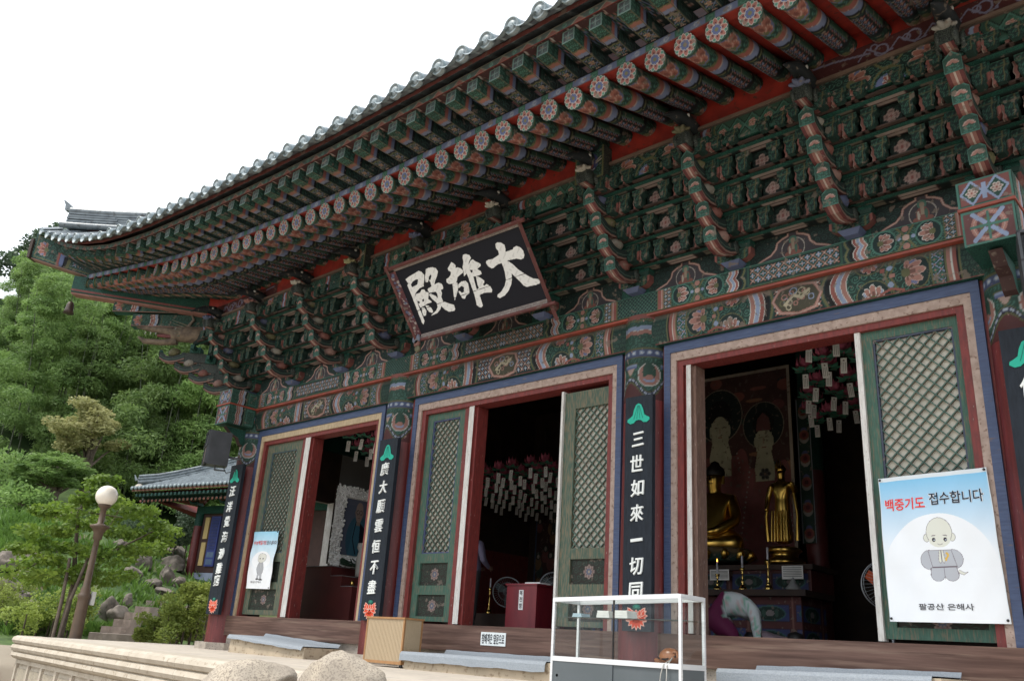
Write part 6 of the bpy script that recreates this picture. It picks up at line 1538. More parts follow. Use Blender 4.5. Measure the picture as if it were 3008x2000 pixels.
def standing(x, y, z0, s, label):
    root = tag(empty('standing_statue', (x, y, z0)), label, 'statue'); T = TM((x, y, z0), 0, 0, 0, s)
    J = {'pel': (0, 0, .62, .13, .10), 'belly': (0, 0, .78, .11, .09), 'chest': (0, 0, .95, .15, .10), 'neck': (0, 0, 1.08, .045), 'head': (0, -.01, 1.18, .075), 'hair': (0, 0, 1.27, .05), 'knee': (0, 0, .35, .14, .11), 'hem': (0, 0, .06, .17, .13)}
    E = [('pel', 'belly'), ('belly', 'chest'), ('chest', 'neck'), ('neck', 'head'), ('head', 'hair'), ('pel', 'knee'), ('knee', 'hem')]
    J.update({'lsh': (-.17, 0, 1.0, .05), 'lel': (-.23, -.02, .80, .045), 'lha': (-.24, -.08, .58, .03), 'rsh': (.17, 0, 1.0, .05), 'rel': (.25, -.03, .86, .045), 'rha': (.22, -.14, 1.02, .03)})
    E += [('chest', 'lsh'), ('lsh', 'lel'), ('lel', 'lha'), ('chest', 'rsh'), ('rsh', 'rel'), ('rel', 'rha')]
    V, F = skin(J, E); mb = MB(); mb.add(tr(T, V), F, gold, WHITE, True)
    for sx in (-1, 1):
        mb.tube([tr(T, np.array((sx*.2, -.02, .95))), tr(T, np.array((sx*.26, -.04, .5))), tr(T, np.array((sx*.24, -.03, .12)))], [.03*s, .022*s, .04*s], 6, gold)
        for k in range(3): mb.tube([tr(T, np.array((sx*(.03+.045*k), -.13, .58))), tr(T, np.array((sx*(.03+.05*k), -.15, .1)))], [.012*s, .02*s], 5, gold)
    put(mb, 'body', root)
    mb = MB(); mb.lathe([(.075, 1.22), (.085, 1.26), (.06, 1.30), (.001, 1.30)], (0, 0, 0), 12, gold, T=T)
    for k in range(5): a = -.9+k*.45-math.pi/2; mb.tube([tr(T, np.array((.07*math.cos(a), .07*math.sin(a), 1.26))), tr(T, np.array((.075*math.cos(a), .075*math.sin(a), 1.40-.03*abs(k-2))))], [.022*s, .006*s], 5, gold)
    put(mb, 'crown', root)
    mb = MB(); mb.lathe([(.001, 0), (.22, 0), (.27, -.05), (.22, -.09), (.20, -.14), (.30, -.20), (.32, -.26), (.001, -.26)], (0, 0, .02), 18, gold, T=T); put(mb, 'lotus_seat', root)
standing(1.32, 4.55, 1.38, .93, 'slender standing gold statue with a crown, right of the seated Buddha')
# ---- wall paintings
def bigpaint(X, Y):
    c = Cv(X, Y, (.07, .026, .022)); rn = np.random.RandomState(5)
    for _ in range(90): c.ell(rn.uniform(-1.8, 1.2), rn.uniform(1.1, 4.3), rn.uniform(.04, .16), rn.uniform(.03, .1), [(.22, .04, .02), (.03, .05, .04), (.25, .09, .02), (.02, .03, .03), (.15, .03, .03)][rn.randint(5)])
    for (x, z, s, hair) in ((-.03, 3.45, 1.0, True), (.75, 3.2, .85, False)):
        c.ell(x, z+.25, .42*s, .46*s, (.22, .17, .11)); c.ell(x, z+.25, .405*s, .445*s, (.012, .022, .020))
        c.poly([(x-.30*s, z-.45), (x-.62*s, z-1.5), (x-.5*s, 1.1), (x+.5*s, 1.1), (x+.62*s, z-1.5), (x+.30*s, z-.45)], (.17, .03, .025)); c.ell(x-.38*s, z-.65, .12, .3, (.2, .035, .03)); c.ell(x+.38*s, z-.65, .12, .3, (.2, .035, .03))
        for k in range(14): c.disc(x-.30*s-.02*k*s*.8, z-.42-.08*k, .014, (.3, .26, .22)); c.disc(x+.30*s+.02*k*s*.8, z-.42-.08*k, .014, (.3, .26, .22))
        c.ell(x, z+.28, .22*s, .24*s, (.01, .01, .01)); sk = (.5, .36, .22)
        c.ell(x, z+.02, .155*s, .22*s, sk); c.rect(x-.16*s, x+.16*s, z-.2*s, z+.14*s, sk); c.poly([(x-.12*s, z-.1), (x-.2*s, z-.45), (x-.19*s, z-.78*s), (x+.19*s, z-.78*s), (x+.2*s, z-.45), (x+.12*s, z-.1)], sk)
        for d in (-1, 1): c.line([(x+d*.1*s, z+.05), (x+d*.03*s, z+.045)], .012, (.12, .08, .06)); c.ell(x+d*.17*s, z-.02, .025, .1*s, sk)
        c.line([(x-.03, z-.12), (x+.03, z-.12)], .02, (.2, .05, .03)); c.rect(x-.012, x+.012, z-.06, z+.04, (.3, .2, .13))
        if not hair: c.poly([(x-.13, z+.16), (x-.1, z+.36), (x, z+.46), (x+.1, z+.36), (x+.13, z+.16)], (.13, .03, .03)); c.flower(x, z-.55, .1, 6, (.05, .05, .05), (.1, .1, .1), (.2, .1, .05), None, None)
    c.frame(-1.8, 1.235, 1.0, 4.40, .05, (.4, .3, .22)); return np.clip(c.C*2.3, 0, .85)
pa = tag(empty('altar_painting', (-.3, 5.2, 1.0)), 'tall dark red altar painting of two haloed figures behind the gold statues', 'painting')
mb = MB(); mb.sheet(lambda X, Y: (X, 0*X+5.2, Y), -1.8, 1.235, 1.0, 4.40, 330, 360, bigpaint); put(mb, 'canvas', pa); mb = MB(); mb.box(-1.8, 1.235, 5.205, 5.26, 1.0, 4.4, dark_wood); put(mb, 'backing', pa)
def mural(seed):
    def f(X, Y):
        c = Cv(X, Y, (.045, .016, .014)); rn = np.random.RandomState(seed); w = X.max()-X.min(); x0 = X.min()
        for _ in range(70):
            a, b = x0+rn.uniform(.1, w-.1), rn.uniform(.7, 3.1); s = rn.uniform(.6, 1.2)
            c.ell(a, b-.16*s, .1*s, .14*s, [(.14, .03, .025), (.03, .05, .04), (.16, .08, .02)][rn.randint(3)]); c.disc(a, b, .075*s, (.03, .04, .03)); c.ell(a, b, .035*s, .05*s, (.28, .22, .17))
        c.ell(x0+w/2, 2.55, .4, .4, (.16, .05, .02)); c.ell(x0+w/2, 2.4, .14, .2, (.2, .14, .1)); c.frame(x0, x0+w, .5, 3.35, .04, (.03, .06, .12)); return np.clip(c.C*2.2, 0, .8)
    return f
for k, (a, b, lab) in enumerate(((-5.5, -3.6, 'dark mural of many small figures on the rear wall, left half of the middle doorway'), (-3.2, -1.0, 'orange-brown mural of many small figures on the rear wall, behind the donation box'))):
    pa = tag(empty('wall_mural', ((a+b)/2, 6.95, .5)), lab, 'mural'); mb = MB(); mb.sheet(lambda X, Y: (X, 0*X+6.93, Y), a, b, .5, 3.35, 170, 240, mural(k+2)); put(mb, 'canvas', pa); mb = MB(); mb.box(a, b, 6.935, 6.98, .5, 3.35, dark_wood); put(mb, 'backing', pa)
mb = MB(); mb.lathe([(.16, FL), (.16, 2.6)], (1.57, 5.12, 0), 18, alt_red); mb.lathe([(.163, 2.6), (.163, 4.9)], (1.57, 5.12, 0), 18, SCROLL); part(mb, 'inner_column')
# hanging strip with red discs
ba = tag(empty('hanging_banner', (1.56, 4.9, 1.5)), 'long green hanging strip with a column of red discs, right of the altar painting', 'hanging banner')
def discs(X, Y):
    c = Cv(X, Y, (.02, .07, .05)); c.put(np.abs(X) > .092, (.35, .38, .45))
    for z in (3.50, 3.12, 2.76, 2.40, 2.02, 1.64): c.ell(0, z-.04, .075, .09, (.42, .38, .33)); c.ell(0, z+.07, .05, .05, (.08, .1, .3)); c.disc(0, z, .078, (.35, .12, .02)); c.disc(0, z, .066, (.32, .015, .01)); c.disc(0, z, .035, (.12, .01, .01))
    return c.C
mb = MB(); mb.sheet(lambda X, Y: (1.555+X, 4.9+.3*X*X*0+0*X, Y), -.105, .105, 1.5, 3.70, 24, 240, discs); put(mb, 'cloth', ba); mb = MB(); mb.tube([(1.44, 4.905, 3.70), (1.67, 4.905, 3.70)], .012, 6, dark_wood); mb.tube([(1.555, 4.905, 3.7), (1.555, 4.905, 4.9)], .006, 4, dark_wood); put(mb, 'hanger', ba)
# ---- candlesticks, notices, offerings
def candlestick(x, y, z, h, lab, grp='brass candlesticks on the altar', s=1.0):
    root = tag(empty('candlestick', (x, y, z)), lab, 'candlestick', grp); mb = MB()
    mb.lathe([(.001, 0), (.06*s, 0), (.06*s, .02), (.04*s, .05), (.045*s, .12*h), (.03*s, .22*h), (.012*s, .3*h), (.028*s, .36*h), (.012*s, .42*h), (.01*s, .7*h), (.02*s, .74*h), (.012*s, .78*h), (.03*s, .90*h), (.034*s, h), (.001, h)], (x, y, z), 14, brass); put(mb, 'stick', root)
    mb = MB(); mb.lathe([(.015*s, h), (.015*s, h+.16*s), (.001, h+.165*s)], (x, y, z), 10, mat('candle_wax', (.6, .6, .66), (.5, .5, .55))); put(mb, 'candle', root)
for (px, h, lab) in ((2108, .22, 'lit candle on a short brass candlestick at the left of the altar'), (2182, .30, 'brass candlestick in the middle of the altar'), (2258, .40, 'tallest brass candlestick, in front of the standing statue')):
    q = bp(px, 1718, y=3.62); candlestick(q[0], 3.62, .722, h, lab)
q = bp(2108, 1628, y=3.62); fl_m, fn, fb = _mk('flame'); fb.inputs['Base Color'].default_value = (1, .4, .05, 1); fb.inputs['Emission Color'].default_value = (1, .35, .05, 1); fb.inputs['Emission Strength'].default_value = 6
mb = MB(); z0f = .722+.22+.165; mb.lathe([(.001, 0), (.008, .01), (.005, .03), (.001, .045)], (bp(2108, 1718, y=3.62)[0], 3.62, z0f), 8, fl_m); tag(mb.build('candle_flame'), 'tiny orange flame on the left altar candle', 'flame')
q = bp(1436, 1790, y=3.2); candlestick(q[0], 3.2, .3, .42, 'brass candlestick beside the standing man in the middle doorway', 'candlesticks in the middle doorway', .9)
mb = MB(); mb.box(q[0]-.9, q[0]+1.6, 3.0, 3.7, FL, .3, dark_wood); tag(mb.build('low_table'), 'dark low table holding a candlestick behind the donation box', 'table')
for (x0, x1, y0, y1, lab) in ((2085, 2142, 1672, 1703, 'white notice sheet on the altar front, left, partly behind the candlestick'), (2296, 2360, 1661, 1700, 'white notice sheet below the standing statue')):
    a = bp(x0, y0, y=4.1); b = bp(x1, y1, y=4.1); root = tag(empty('paper_notice', (a[0], 4.1, b[2])), lab, 'notice'); mb = MB(); mb.box(a[0], b[0], 4.10, 4.105, b[2], a[2], paperw)
    for k in range(6): mb.box(a[0]+.02, b[0]-.02, 4.097, 4.0995, a[2]-.03-k*(a[2]-b[2]-.04)/6, a[2]-.022-k*(a[2]-b[2]-.04)/6, PAINT, (.3, .3, .32))
    put(mb, 'sheet', root)
q = bp(2330, 1715, y=3.62); mb = MB(); mb.lathe([(.001, 0), (.09, 0), (.10, .03), (.07, .06), (.04, .10), (.02, .15), (.001, .17)], (q[0], 3.62, .722), 12, mat('pale_offering', (.32, .33, .33))); tag(mb.build('offering_mound'), 'pale cone-shaped offering at the right end of the altar', 'offering')
# donation box
dr_m = mat('maroon_box_paint', (.17, .014, .022), (.125, .010, .018), 3, .45, bmp=.1, mapping=(4, 4, 1))
a = bp(1487, 1713, y=.45); b = bp(1578, 1711, y=.45); zt = a[2]
root = tag(empty('donation_box', ((a[0]+b[0])/2, .65, FL)), 'maroon wooden donation box with a white label, just inside the middle doorway', 'donation box')
mb = MB(); mb.box(a[0]+.01, b[0]-.01, .46, 1.0, FL, zt-.022, dr_m); put(mb, 'body', root); mb = MB(); mb.box(a[0]-.005, b[0]+.005, .445, 1.015, zt-.021, zt, dr_m); put(mb, 'lid', root)
lx = bp(1529, 1770, y=.45)[0]; mb = MB(); mb.box(lx-.034, lx+.034, .452, .4598, .215, .44, FINE, (.74, .76, .76))
put(mb, 'label_plate', root); mb = MB()
for k, ch in enumerate('복전함'): text(mb, ch, ((lx, .4515, .405-.072*k), (1, 0, 0), (0, 0, 1), (0, -1, 0)), w=.046, h=.056, off=.02, ext=.001, col=(.03, .03, .035))
put(mb, 'lettering', root)
mb = MB(); mb.box(a[0]+.24, b[0]-.02, .52, .72, zt+.001, zt+.02, paperw); tag(mb.build('paper_stack'), 'white papers lying on the donation box', 'papers')
# fans
wire = mat('fan_wire', (.3, .32, .34), (.25, .26, .28), 5, .4, .5)
def fan(x, y, z, r, face, lab, blade, stand=True):
    root = tag(empty('electric_fan', (x, y, FL)), lab, 'fan', 'electric fans inside the hall'); T = Matrix.Translation((x, y, z)) @ Matrix.Rotation(face, 4, 'Z')
    mb = MB()
    for rr, yy in ((r, 0), (r*.97, -.05), (r*.97, .05), (r*.6, -.075), (r*.25, -.085)): 
        P = [tr(T, np.array((rr*math.cos(t), yy, rr*math.sin(t)))) for t in np.linspace(0, 2*math.pi, 33)]; mb.tube(P, .006 if rr == r else .003, 5, wire, cap=False)
    for k in range(36):
        t = 2*math.pi*k/36; mb.tube([tr(T, np.array((.03*math.cos(t), -.085, .03*math.sin(t)))), tr(T, np.array((r*.6*math.cos(t), -.075, r*.6*math.sin(t)))), tr(T, np.array((r*math.cos(t), 0, r*math.sin(t))))], .0018, 3, wire, cap=False)
    put(mb, 'guard', root); mb = MB()
    for k in range(3):
        t = 2*math.pi*k/3+.4; P = [(0, 0), (.4, .35), (.85, .3), (.9, -.05), (.4, -.15)]; ca, sa = math.cos(t), math.sin(t)
        mb.add([tr(T, np.array(((u*ca-v*sa)*r, -.02+.03*v, (u*sa+v*ca)*r))) for u, v in P], [(0, 1, 2, 3, 4)], FINE, blade)
    mb.lathe([(.001, -.05), (.035, -.04), (.04, 0), (.06, .05), (.06, .16), (.001, .18)], (0, 0, 0), 12, spk, T=T @ Matrix.Rotation(R_(-90), 4, 'X')); put(mb, 'blade', root)
    if stand: mb = MB(); mb.tube([(x, y+.06, z-.04), (x, y+.06, FL+.03)], .016, 8, wire); mb.lathe([(.001, 0), (.17, 0), (.16, .03), (.001, .04)], (x, y+.06, FL), 18, wire); put(mb, 'stand', root)
q = bp(2604, 1718, y=1.5); fan(q[0], 1.5, q[2], .235, R_(35), 'electric fan with an orange centre, half hidden behind the right door', (.5, .1, .04))
q = bp(1490, 1738, y=1.6); fan(q[0], 1.6, q[2], .20, R_(40), 'grey standing fan left of the donation box', (.08, .1, .1))
q = bp(1625, 1722, y=1.9); fan(q[0], 1.9, q[2], .19, R_(40), 'grey standing fan behind the right side of the donation box', (.08, .1, .1))
# ---- lotus lanterns with name tags
root0 = None
pk = (.80, .02, .17); gn = (.03, .36, .20)
def lantern():
    root = tag(empty('lotus_lantern', (0, 0, 0)), 'pink and green paper lotus lantern with a hanging name tag', 'lantern')
    mb = MB(); r = .10
    for ring, (rr, zz, lz, wd) in enumerate(((.10, .02, .07, .05), (.075, .05, .09, .045))):
        for k in range(8): t = 2*math.pi*(k+.5*ring)/8; c, s = math.cos(t), math.sin(t); mb.add([(rr*.5*c, rr*.5*s, -.03+zz), (rr*c-wd*.5*s, rr*s+wd*.5*c, zz), (rr*1.1*c, rr*1.1*s, zz+lz), (rr*c+wd*.5*s, rr*s-wd*.5*c, zz)], [(0, 1, 2, 3)], PAINT, pk)
    mb.lathe([(.001, -.03), (.05, -.01), (.07, .05), (.05, .10), (.001, .12)], (0, 0, 0), 8, PAINT, pk); mb.tube([(0, 0, .1), (0, 0, .5)], .002, 3, PAINT, (.1, .1, .1)); o = mb.build('petals'); o.parent = root
    mb = MB()
    for k in range(7): t = 2*math.pi*k/7; c, s = math.cos(t), math.sin(t); mb.add([(.02*c, .02*s, -.035), (.09*c-.045*s, .09*s+.045*c, -.03), (.15*c, .15*s, .0-.03*(k % 2)), (.09*c+.045*s, .09*s-.045*c, -.03)], [(0, 1, 2, 3)], PAINT, gn)
    o = mb.build('leaves'); o.parent = root
    mb = MB(); mb.tube([(0, 0, -.03), (0, 0, -.09)], .0015, 3, PAINT, (.3, .3, .3)); mb.box(-.032, .032, -.0015, .0015, -.25, -.08, paperw)
    mb.box(-.008, .008, -.003, -.002, -.115, -.10, PAINT, (.3, .15, .12))
    for xx in (-.018, 0, .018): mb.box(xx-.002, xx+.002, -.003, -.002, -.23, -.13, PAINT, (.35, .34, .34))
    o = mb.build('tag'); o.parent = root
    return root
proj = lambda P: (1504+FPX*np.dot(P-CAM, RT)/np.dot(P-CAM, FW), 1000-FPX*np.dot(P-CAM, UP)/np.dot(P-CAM, FW))
spots = []; rl = random.Random(3)
for i in range(11):
    for j in range(11): spots.append((-5.5+.36*i+.18*(j % 2)+rl.uniform(-.025, .025), 2.95+.36*j+rl.uniform(-.025, .025), 2.66+rl.uniform(-.02, .02), 1))
for i in range(5):
    for j in range(4): spots.append((-4.6+.36*i+.15*(j % 2), .75+.34*j, 2.80+rl.uniform(-.06, .06), 0))
for j in range(8):
    for i in range(6): spots.append((3.42-.20*j*.9+.32*i+.14*(j % 2)+rl.uniform(-.05, .05), .75+.42*j+rl.uniform(-.05, .05), 2.98+rl.uniform(-.05, .05), 2))
kept = []
for (x, y, z, b) in spots:
    u, v = proj(np.array((x, y, z-.15)))
    if (b == 1 and 1395 < u < 1672 and v > 1360) or (b == 0 and 985 < u < 1150 and 1270 < v) or (b == 2 and 2330 < u < 2560 and v > 985): kept.append((x, y, z, b))
for (x, y, z, b) in kept:
    if root0 is None: root0 = lantern(); o = root0
    else: o = copy_tree(root0)
    o.location = (x, y, z); o.rotation_euler = (rl.uniform(-.06, .06), rl.uniform(-.1, .1), R_(28)+rl.uniform(-.3, .3))
    o['group'] = ['lotus lanterns in the left doorway', 'lotus lanterns in the middle doorway', 'lotus lanterns in the right doorway'][b]
    o['label'] = ['pink lotus lantern with a white tag, hanging inside the left doorway', 'pink lotus lantern with a white tag, hanging deep inside the middle doorway', 'pink lotus lantern with a white tag, hanging at the top of the right doorway'][b]
# ---- memorial portrait on its stepped stand (left doorway)
root = tag(empty('stepped_stand', (-4.8, 1.9, FL)), 'dark red stepped stand under the flower-framed portrait in the left doorway', 'stand')
st_m = mat('dark_red_cloth', (.10, .016, .014), (.075, .012, .012), 3, .6)
for (x1, z1) in ((-4.60, .85), (-4.31, .70), (-4.02, .54)):
    mb = MB(); x0 = {-4.60: -5.5, -4.31: -4.598, -4.02: -4.308}[x1]; mb.box(x0, x1, 1.0, 2.9, FL, z1-.012, st_m); mb.box(x0, x1+.008, .992, 2.9, z1-.011, z1, PAINT, (.32, .3, .32)); put(mb, 'step', root)
def portrait(X, Y):
    c = Cv(X, Y, (.10, .11, .15)); c.put(Y < .9, (.085, .10, .14)); c.ell(.52, .30, .38, .42, (.035, .09, .13)); c.poly([(.25, 0), (.38, .62), (.62, .62), (.85, 0)], (.04, .12, .17)); c.poly([(.6, .0), (.56, .6), (.75, .5), (.95, .0)], (.012, .012, .02)); c.line([(.42, .6), (.36, .3), (.5, .05)], .03, (.01, .01, .015))
    c.rect(.44, .56, .55, .66, (.20, .15, .12)); c.ell(.5, .78, .125, .18, (.26, .19, .16)); c.ell(.5, .85, .115, .11, (.28, .21, .18))
    for s in (-1, 1): c.ring(.5+s*.052, .78, .038, .012, (.02, .02, .02)); c.ell(.5+s*.128, .77, .018, .04, (.2, .15, .12))
    c.line([(.47, .68), (.53, .68)], .012, (.12, .06, .05)); c.line([(.5, .77), (.5, .73)], .014, (.18, .12, .1)); return c.C
y0, y1, z0, z1 = .97, 1.98, .88, 2.13; X = -4.68
root = tag(empty('memorial_portrait', (X, 1.6, .88)), 'large portrait of a bald monk with glasses in a white flower frame, left doorway', 'portrait')
mb = MB(); mb.sheet(lambda A, B: (0*A+X, y0+.2+A*(y1-y0-.4), z0+.17+B*(z1-z0-.34)), 0, 1, 0, 1, 90, 100, lambda A, B: portrait(A, B), m=FINE, flip=False); mb.box(X-.05, X-.004, y0, y1, z0, z1, dark_wood); put(mb, 'picture', root)
mb = MB(); rn = random.Random(2); w = (.46, .45, .45)
mb.box(X-.02, X+.004, y0, y0+.19, z0, z1, paperw); mb.box(X-.02, X+.004, y1-.19, y1, z0, z1, paperw); mb.box(X-.02, X+.004, y0+.19, y1-.19, z1-.16, z1, paperw); mb.box(X-.02, X+.004, y0+.19, y1-.19, z0, z0+.16, paperw)
for k in range(1300):
    s = rn.random()*4; t = s % 1; a = rn.uniform(-.02, .19)
    if s < 1: yy, zz = y0+a, z0+t*(z1-z0)
    elif s < 2: yy, zz = y1-a, z0+t*(z1-z0)
    elif s < 3: yy, zz = y0+t*(y1-y0), z0+a*.8
    else: yy, zz = y0+t*(y1-y0), z1-a*.8
    r = rn.uniform(.012, .024); mb.lathe([(.001, -r), (r, -r*.3), (r*.8, r*.5), (.001, r)], (X+.02+rn.uniform(0, .03), yy, zz), 5, paperw, w, smooth=False)
put(mb, 'flower_frame', root)
mb = MB(); mb.box(X+.0, X+.012, y0+.18, y1-.18, z0+.155, z0+.17, FINE, (.5, .5, .45)); mb.box(X, X+.012, y0+.18, y1-.18, z1-.17, z1-.155, FINE, (.5, .5, .45)); put(mb, 'inner_edge', root)
q = bp(1075, 1640, x=-4.25); mb = MB(); mb.lathe([(.001, 0), (.07, 0), (.075, .1), (.08, .3), (.06, .40), (.09, .45), (.08, .52), (.001, .53)], (-4.3, q[1]-.05, .705), 14, mat('pale_stone_vase', (.34, .33, .30), (.28, .27, .25))); tag(mb.build('stone_vase'), 'pale carved post standing in front of the monk portrait', 'vase')
candlestick(-4.12, 1.32, .545, .42, 'thick brass candlestick beside the stepped stand', 'candlesticks in the left doorway', 1.0)
mb = MB(); mb.lathe([(.001, 0), (.03, 0), (.035, .05), (.02, .08), (.001, .09)], (-4.16, 1.1, .545), 10, brass); tag(mb.build('silver_cup'), 'small shiny cup on the lowest step of the stand', 'cup')
for (yy, n) in ((1.3, 30),):
    mb = MB(); rn = random.Random(6)
    for k in range(60): a = rn.uniform(0, 6.28); mb.tube([(-4.45, 1.25+rn.uniform(-.1, .3), .86), (-4.45+.12*math.cos(a), 1.35+.3*math.sin(a), .88+rn.uniform(0, .1))], [.004, .012], 4, PAINT, (.03, .09, .05))
    tag(mb.build('flower_basket'), 'low green foliage at the foot of the monk portrait', 'plant')
# ================================================================== PEOPLE
def person(J, E, color, label, loc, rz, extras, loc_off=0):
    root = tag(empty('person', loc, rz), label, 'person'); V, F = skin(J, E, 2); V = V+np.array([noise.noise_vector(Vector(q)*14)[:] for q in V])*.007+np.array([noise.noise_vector(Vector((q[0]*30, q[1]*9, q[2]*30)))[:] for q in V])*.004; C = np.array([color(v) for v in V])
    mb = MB(); mb.add(V, F, FINE, C, True); o = mb.build('body'); o.parent = root
    for nm, m in extras: o = m.build(nm); o.parent = root
    return root
sk = (.33, .2, .15)
def hand(J, E, wr, root_name, d, side):
    """palm and five fingers growing from wrist joint wr along d"""
    x, y, z = wr; d = np.array(d); s = np.array(side); up = np.cross(d, s); p = np.array(wr)+d*.045; J[root_name+'pm'] = tuple(p)+(.024, .014); E.append((root_name, root_name+'pm'))
    for k, (o, L) in enumerate(((-.024, .06), (-.008, .07), (.008, .066), (.024, .05))):
        a = p+d*.035+s*o; b = a+d*L*.5; c = b+(d*.7-up*.6)*L*.5
        for t, q in enumerate((a, b, c)): J['%sf%d%d' % (root_name, k, t)] = tuple(q)+(.008-.001*t,)
        E += [(root_name+'pm', '%sf%d0' % (root_name, k)), ('%sf%d0' % (root_name, k), '%sf%d1' % (root_name, k)), ('%sf%d1' % (root_name, k), '%sf%d2' % (root_name, k))]
    a = p-d*.01-s*.03; b = a+d*.03-s*.02
    J[root_name+'t0'] = tuple(a)+(.010,); J[root_name+'t1'] = tuple(b)+(.008,); E += [(root_name+'pm', root_name+'t0'), (root_name+'t0', root_name+'t1')]
# woman bowing on her knees: local x = forward (to the altar, right in the picture), z up
k = 1.0
J = {'pel': (-.04, 0, .39, .185, .18), 'waist': (.10, 0, .46, .14, .15), 'back': (.24, 0, .475, .125, .15), 'chest': (.36, 0, .40, .115, .155), 'neck': (.43, 0, .29, .05), 'chin': (.43, 0, .22, .06), 'head': (.40, 0, .13, .088, .082), 'crown': (.36, 0, .055, .06)}
E = [('pel', 'waist'), ('waist', 'back'), ('back', 'chest'), ('chest', 'neck'), ('neck', 'chin'), ('chin', 'head'), ('head', 'crown')]
for s, n in ((-1, 'l'), (1, 'r')):
    J[n+'sh'] = (.40, s*.17, .37, .07); J[n+'el'] = (.42, s*.20, .17, .052); J[n+'wr'] = (.43, s*.20, .035, .030); E += [('chest', n+'sh'), (n+'sh', n+'el'), (n+'el', n+'wr')]
    J[n+'hip'] = (-.02, s*.09, .31, .15); J[n+'th'] = (.08, s*.11, .19, .135); J[n+'kn'] = (.20, s*.12, .085, .10); J[n+'cf'] = (.05, s*.11, .055, .055); J[n+'an'] = (-.12, s*.11, .05, .038); J[n+'to'] = (-.22, s*.11, .03, .025)
    E += [('pel', n+'hip'), (n+'hip', n+'th'), (n+'th', n+'kn'), (n+'kn', n+'cf'), (n+'cf', n+'an'), (n+'an', n+'to')]
    hand(J, E, (.43, s*.20, .035), n+'wr', (.95, 0, -.3), (0, -s, 0))
def cw_(v):
    x, y, z = v
    if x > .27 and z < .20 and abs(y) < .105: return sk
    if z < .05 and x > .36: return sk
    if x < -.15: return (.3, .3, .3)
    if (x < .06+.10*(z-.30) or z < .30) and x < .31: return (.15, .022, .075)
    t = math.sin(x*46+3*math.sin(z*31))*math.sin(z*39+y*33); return (.60, .66, .68) if t < .25 else ((.25, .5, .4) if t < .75 else (.6, .45, .46))
hm = MB(); hm.lathe([(.001, -.10), (.06, -.085), (.094, -.03), (.098, .03), (.075, .07), (.001, .08)], (.385, 0, .10), 16, hairm, sx=1.0, sy=.93, T=TM((0, 0, 0)))
P = bp(2102, 1850, y=1.55); person(J, E, cw_, 'person in maroon trousers and flowered shirt bowing on hands and knees in the right doorway', (P[0]+.02, 1.55, FL), R_(28), [('hair', hm)])
# second worshipper, prostrate, only head and shoulders above the sill
J = {'pel': (-.35, 0, .16, .12, .15), 'back': (-.1, 0, .20, .11, .15), 'chest': (.10, 0, .20, .10, .16), 'neck': (.22, 0, .20, .045), 'head': (.32, 0, .21, .085), 'top': (.39, 0, .24, .05)}
E = [('pel', 'back'), ('back', 'chest'), ('chest', 'neck'), ('neck', 'head'), ('head', 'top')]
for s, n in ((-1, 'l'), (1, 'r')):
    J[n+'sh'] = (.12, s*.17, .18, .055); J[n+'el'] = (.28, s*.2, .05, .042); J[n+'wr'] = (.48, s*.12, .04, .028); J[n+'kn'] = (-.05, s*.12, .06, .07); J[n+'an'] = (-.45, s*.12, .05, .035)
    E += [('chest', n+'sh'), (n+'sh', n+'el'), (n+'el', n+'wr'), ('pel', n+'kn'), (n+'kn', n+'an')]; hand(J, E, (.48, s*.12, .04), n+'wr', (1, 0, 0), (0, -s, 0))
hm = MB(); hm.lathe([(.001, -.09), (.07, -.07), (.10, 0), (.085, .06), (.001, .09)], (.32, 0, .235), 14, hairm)
P = bp(2290, 1858, y=2.3); person(J, E, lambda v: sk if v[0] > .2 or v[2] < .03 else ((.36, .28, .33) if v[0] > -.2 else (.06, .06, .08)), 'dark-haired person in a pale pink top crouching low behind the right doorway sill', (P[0]-.16, 2.3, FL-.10), R_(20), [('hair', hm)])
# standing man seen from behind the red post
J = {'pel': (0, 0, .95, .12, .15), 'belly': (0, 0, 1.08, .11, .145), 'chest': (0, 0, 1.30, .11, .17), 'neck': (0, 0, 1.47, .05), 'jaw': (.02, 0, 1.53, .06), 'head': (0, 0, 1.62, .085), 'top': (0, 0, 1.69, .06)}
E = [('pel', 'belly'), ('belly', 'chest'), ('chest', 'neck'), ('neck', 'jaw'), ('jaw', 'head'), ('head', 'top')]
for s, n in ((-1, 'l'), (1, 'r')):
    J[n+'sh'] = (0, s*.20, 1.38, .065); J[n+'el'] = (.02, s*.29, 1.12, .052); J[n+'wr'] = (.20, s*.20, 1.02, .032); J[n+'hp'] = (0, s*.09, .85, .10); J[n+'kn'] = (.01, s*.10, .48, .068); J[n+'an'] = (0, s*.10, .08, .045); J[n+'ft'] = (.14, s*.11, .035, .038)
    E += [('chest', n+'sh'), (n+'sh', n+'el'), (n+'el', n+'wr'), ('pel', n+'hp'), (n+'hp', n+'kn'), (n+'kn', n+'an'), (n+'an', n+'ft')]; hand(J, E, (.20, s*.20, 1.02), n+'wr', (.8, -s*.5, .1), (0, 0, 1))
hm = MB(); hm.lathe([(.08, -.02), (.095, .02), (.085, .07), (.05, .10), (.001, .11)], (-.01, 0, 1.62), 14, hairm)
P = bp(1385, 1700, y=2.5); person(J, E, lambda v: sk if (v[2] > 1.47 or (v[0] > .17 and .9 < v[2] < 1.2)) else ((.22, .20, .30) if v[2] > .97 else ((.075, .08, .085) if v[2] > .06 else (.02, .02, .02))), 'person in lilac shirt and grey trousers standing in the middle doorway behind the red post', (P[0], 2.5, FL), R_(75), [('hair', hm)])
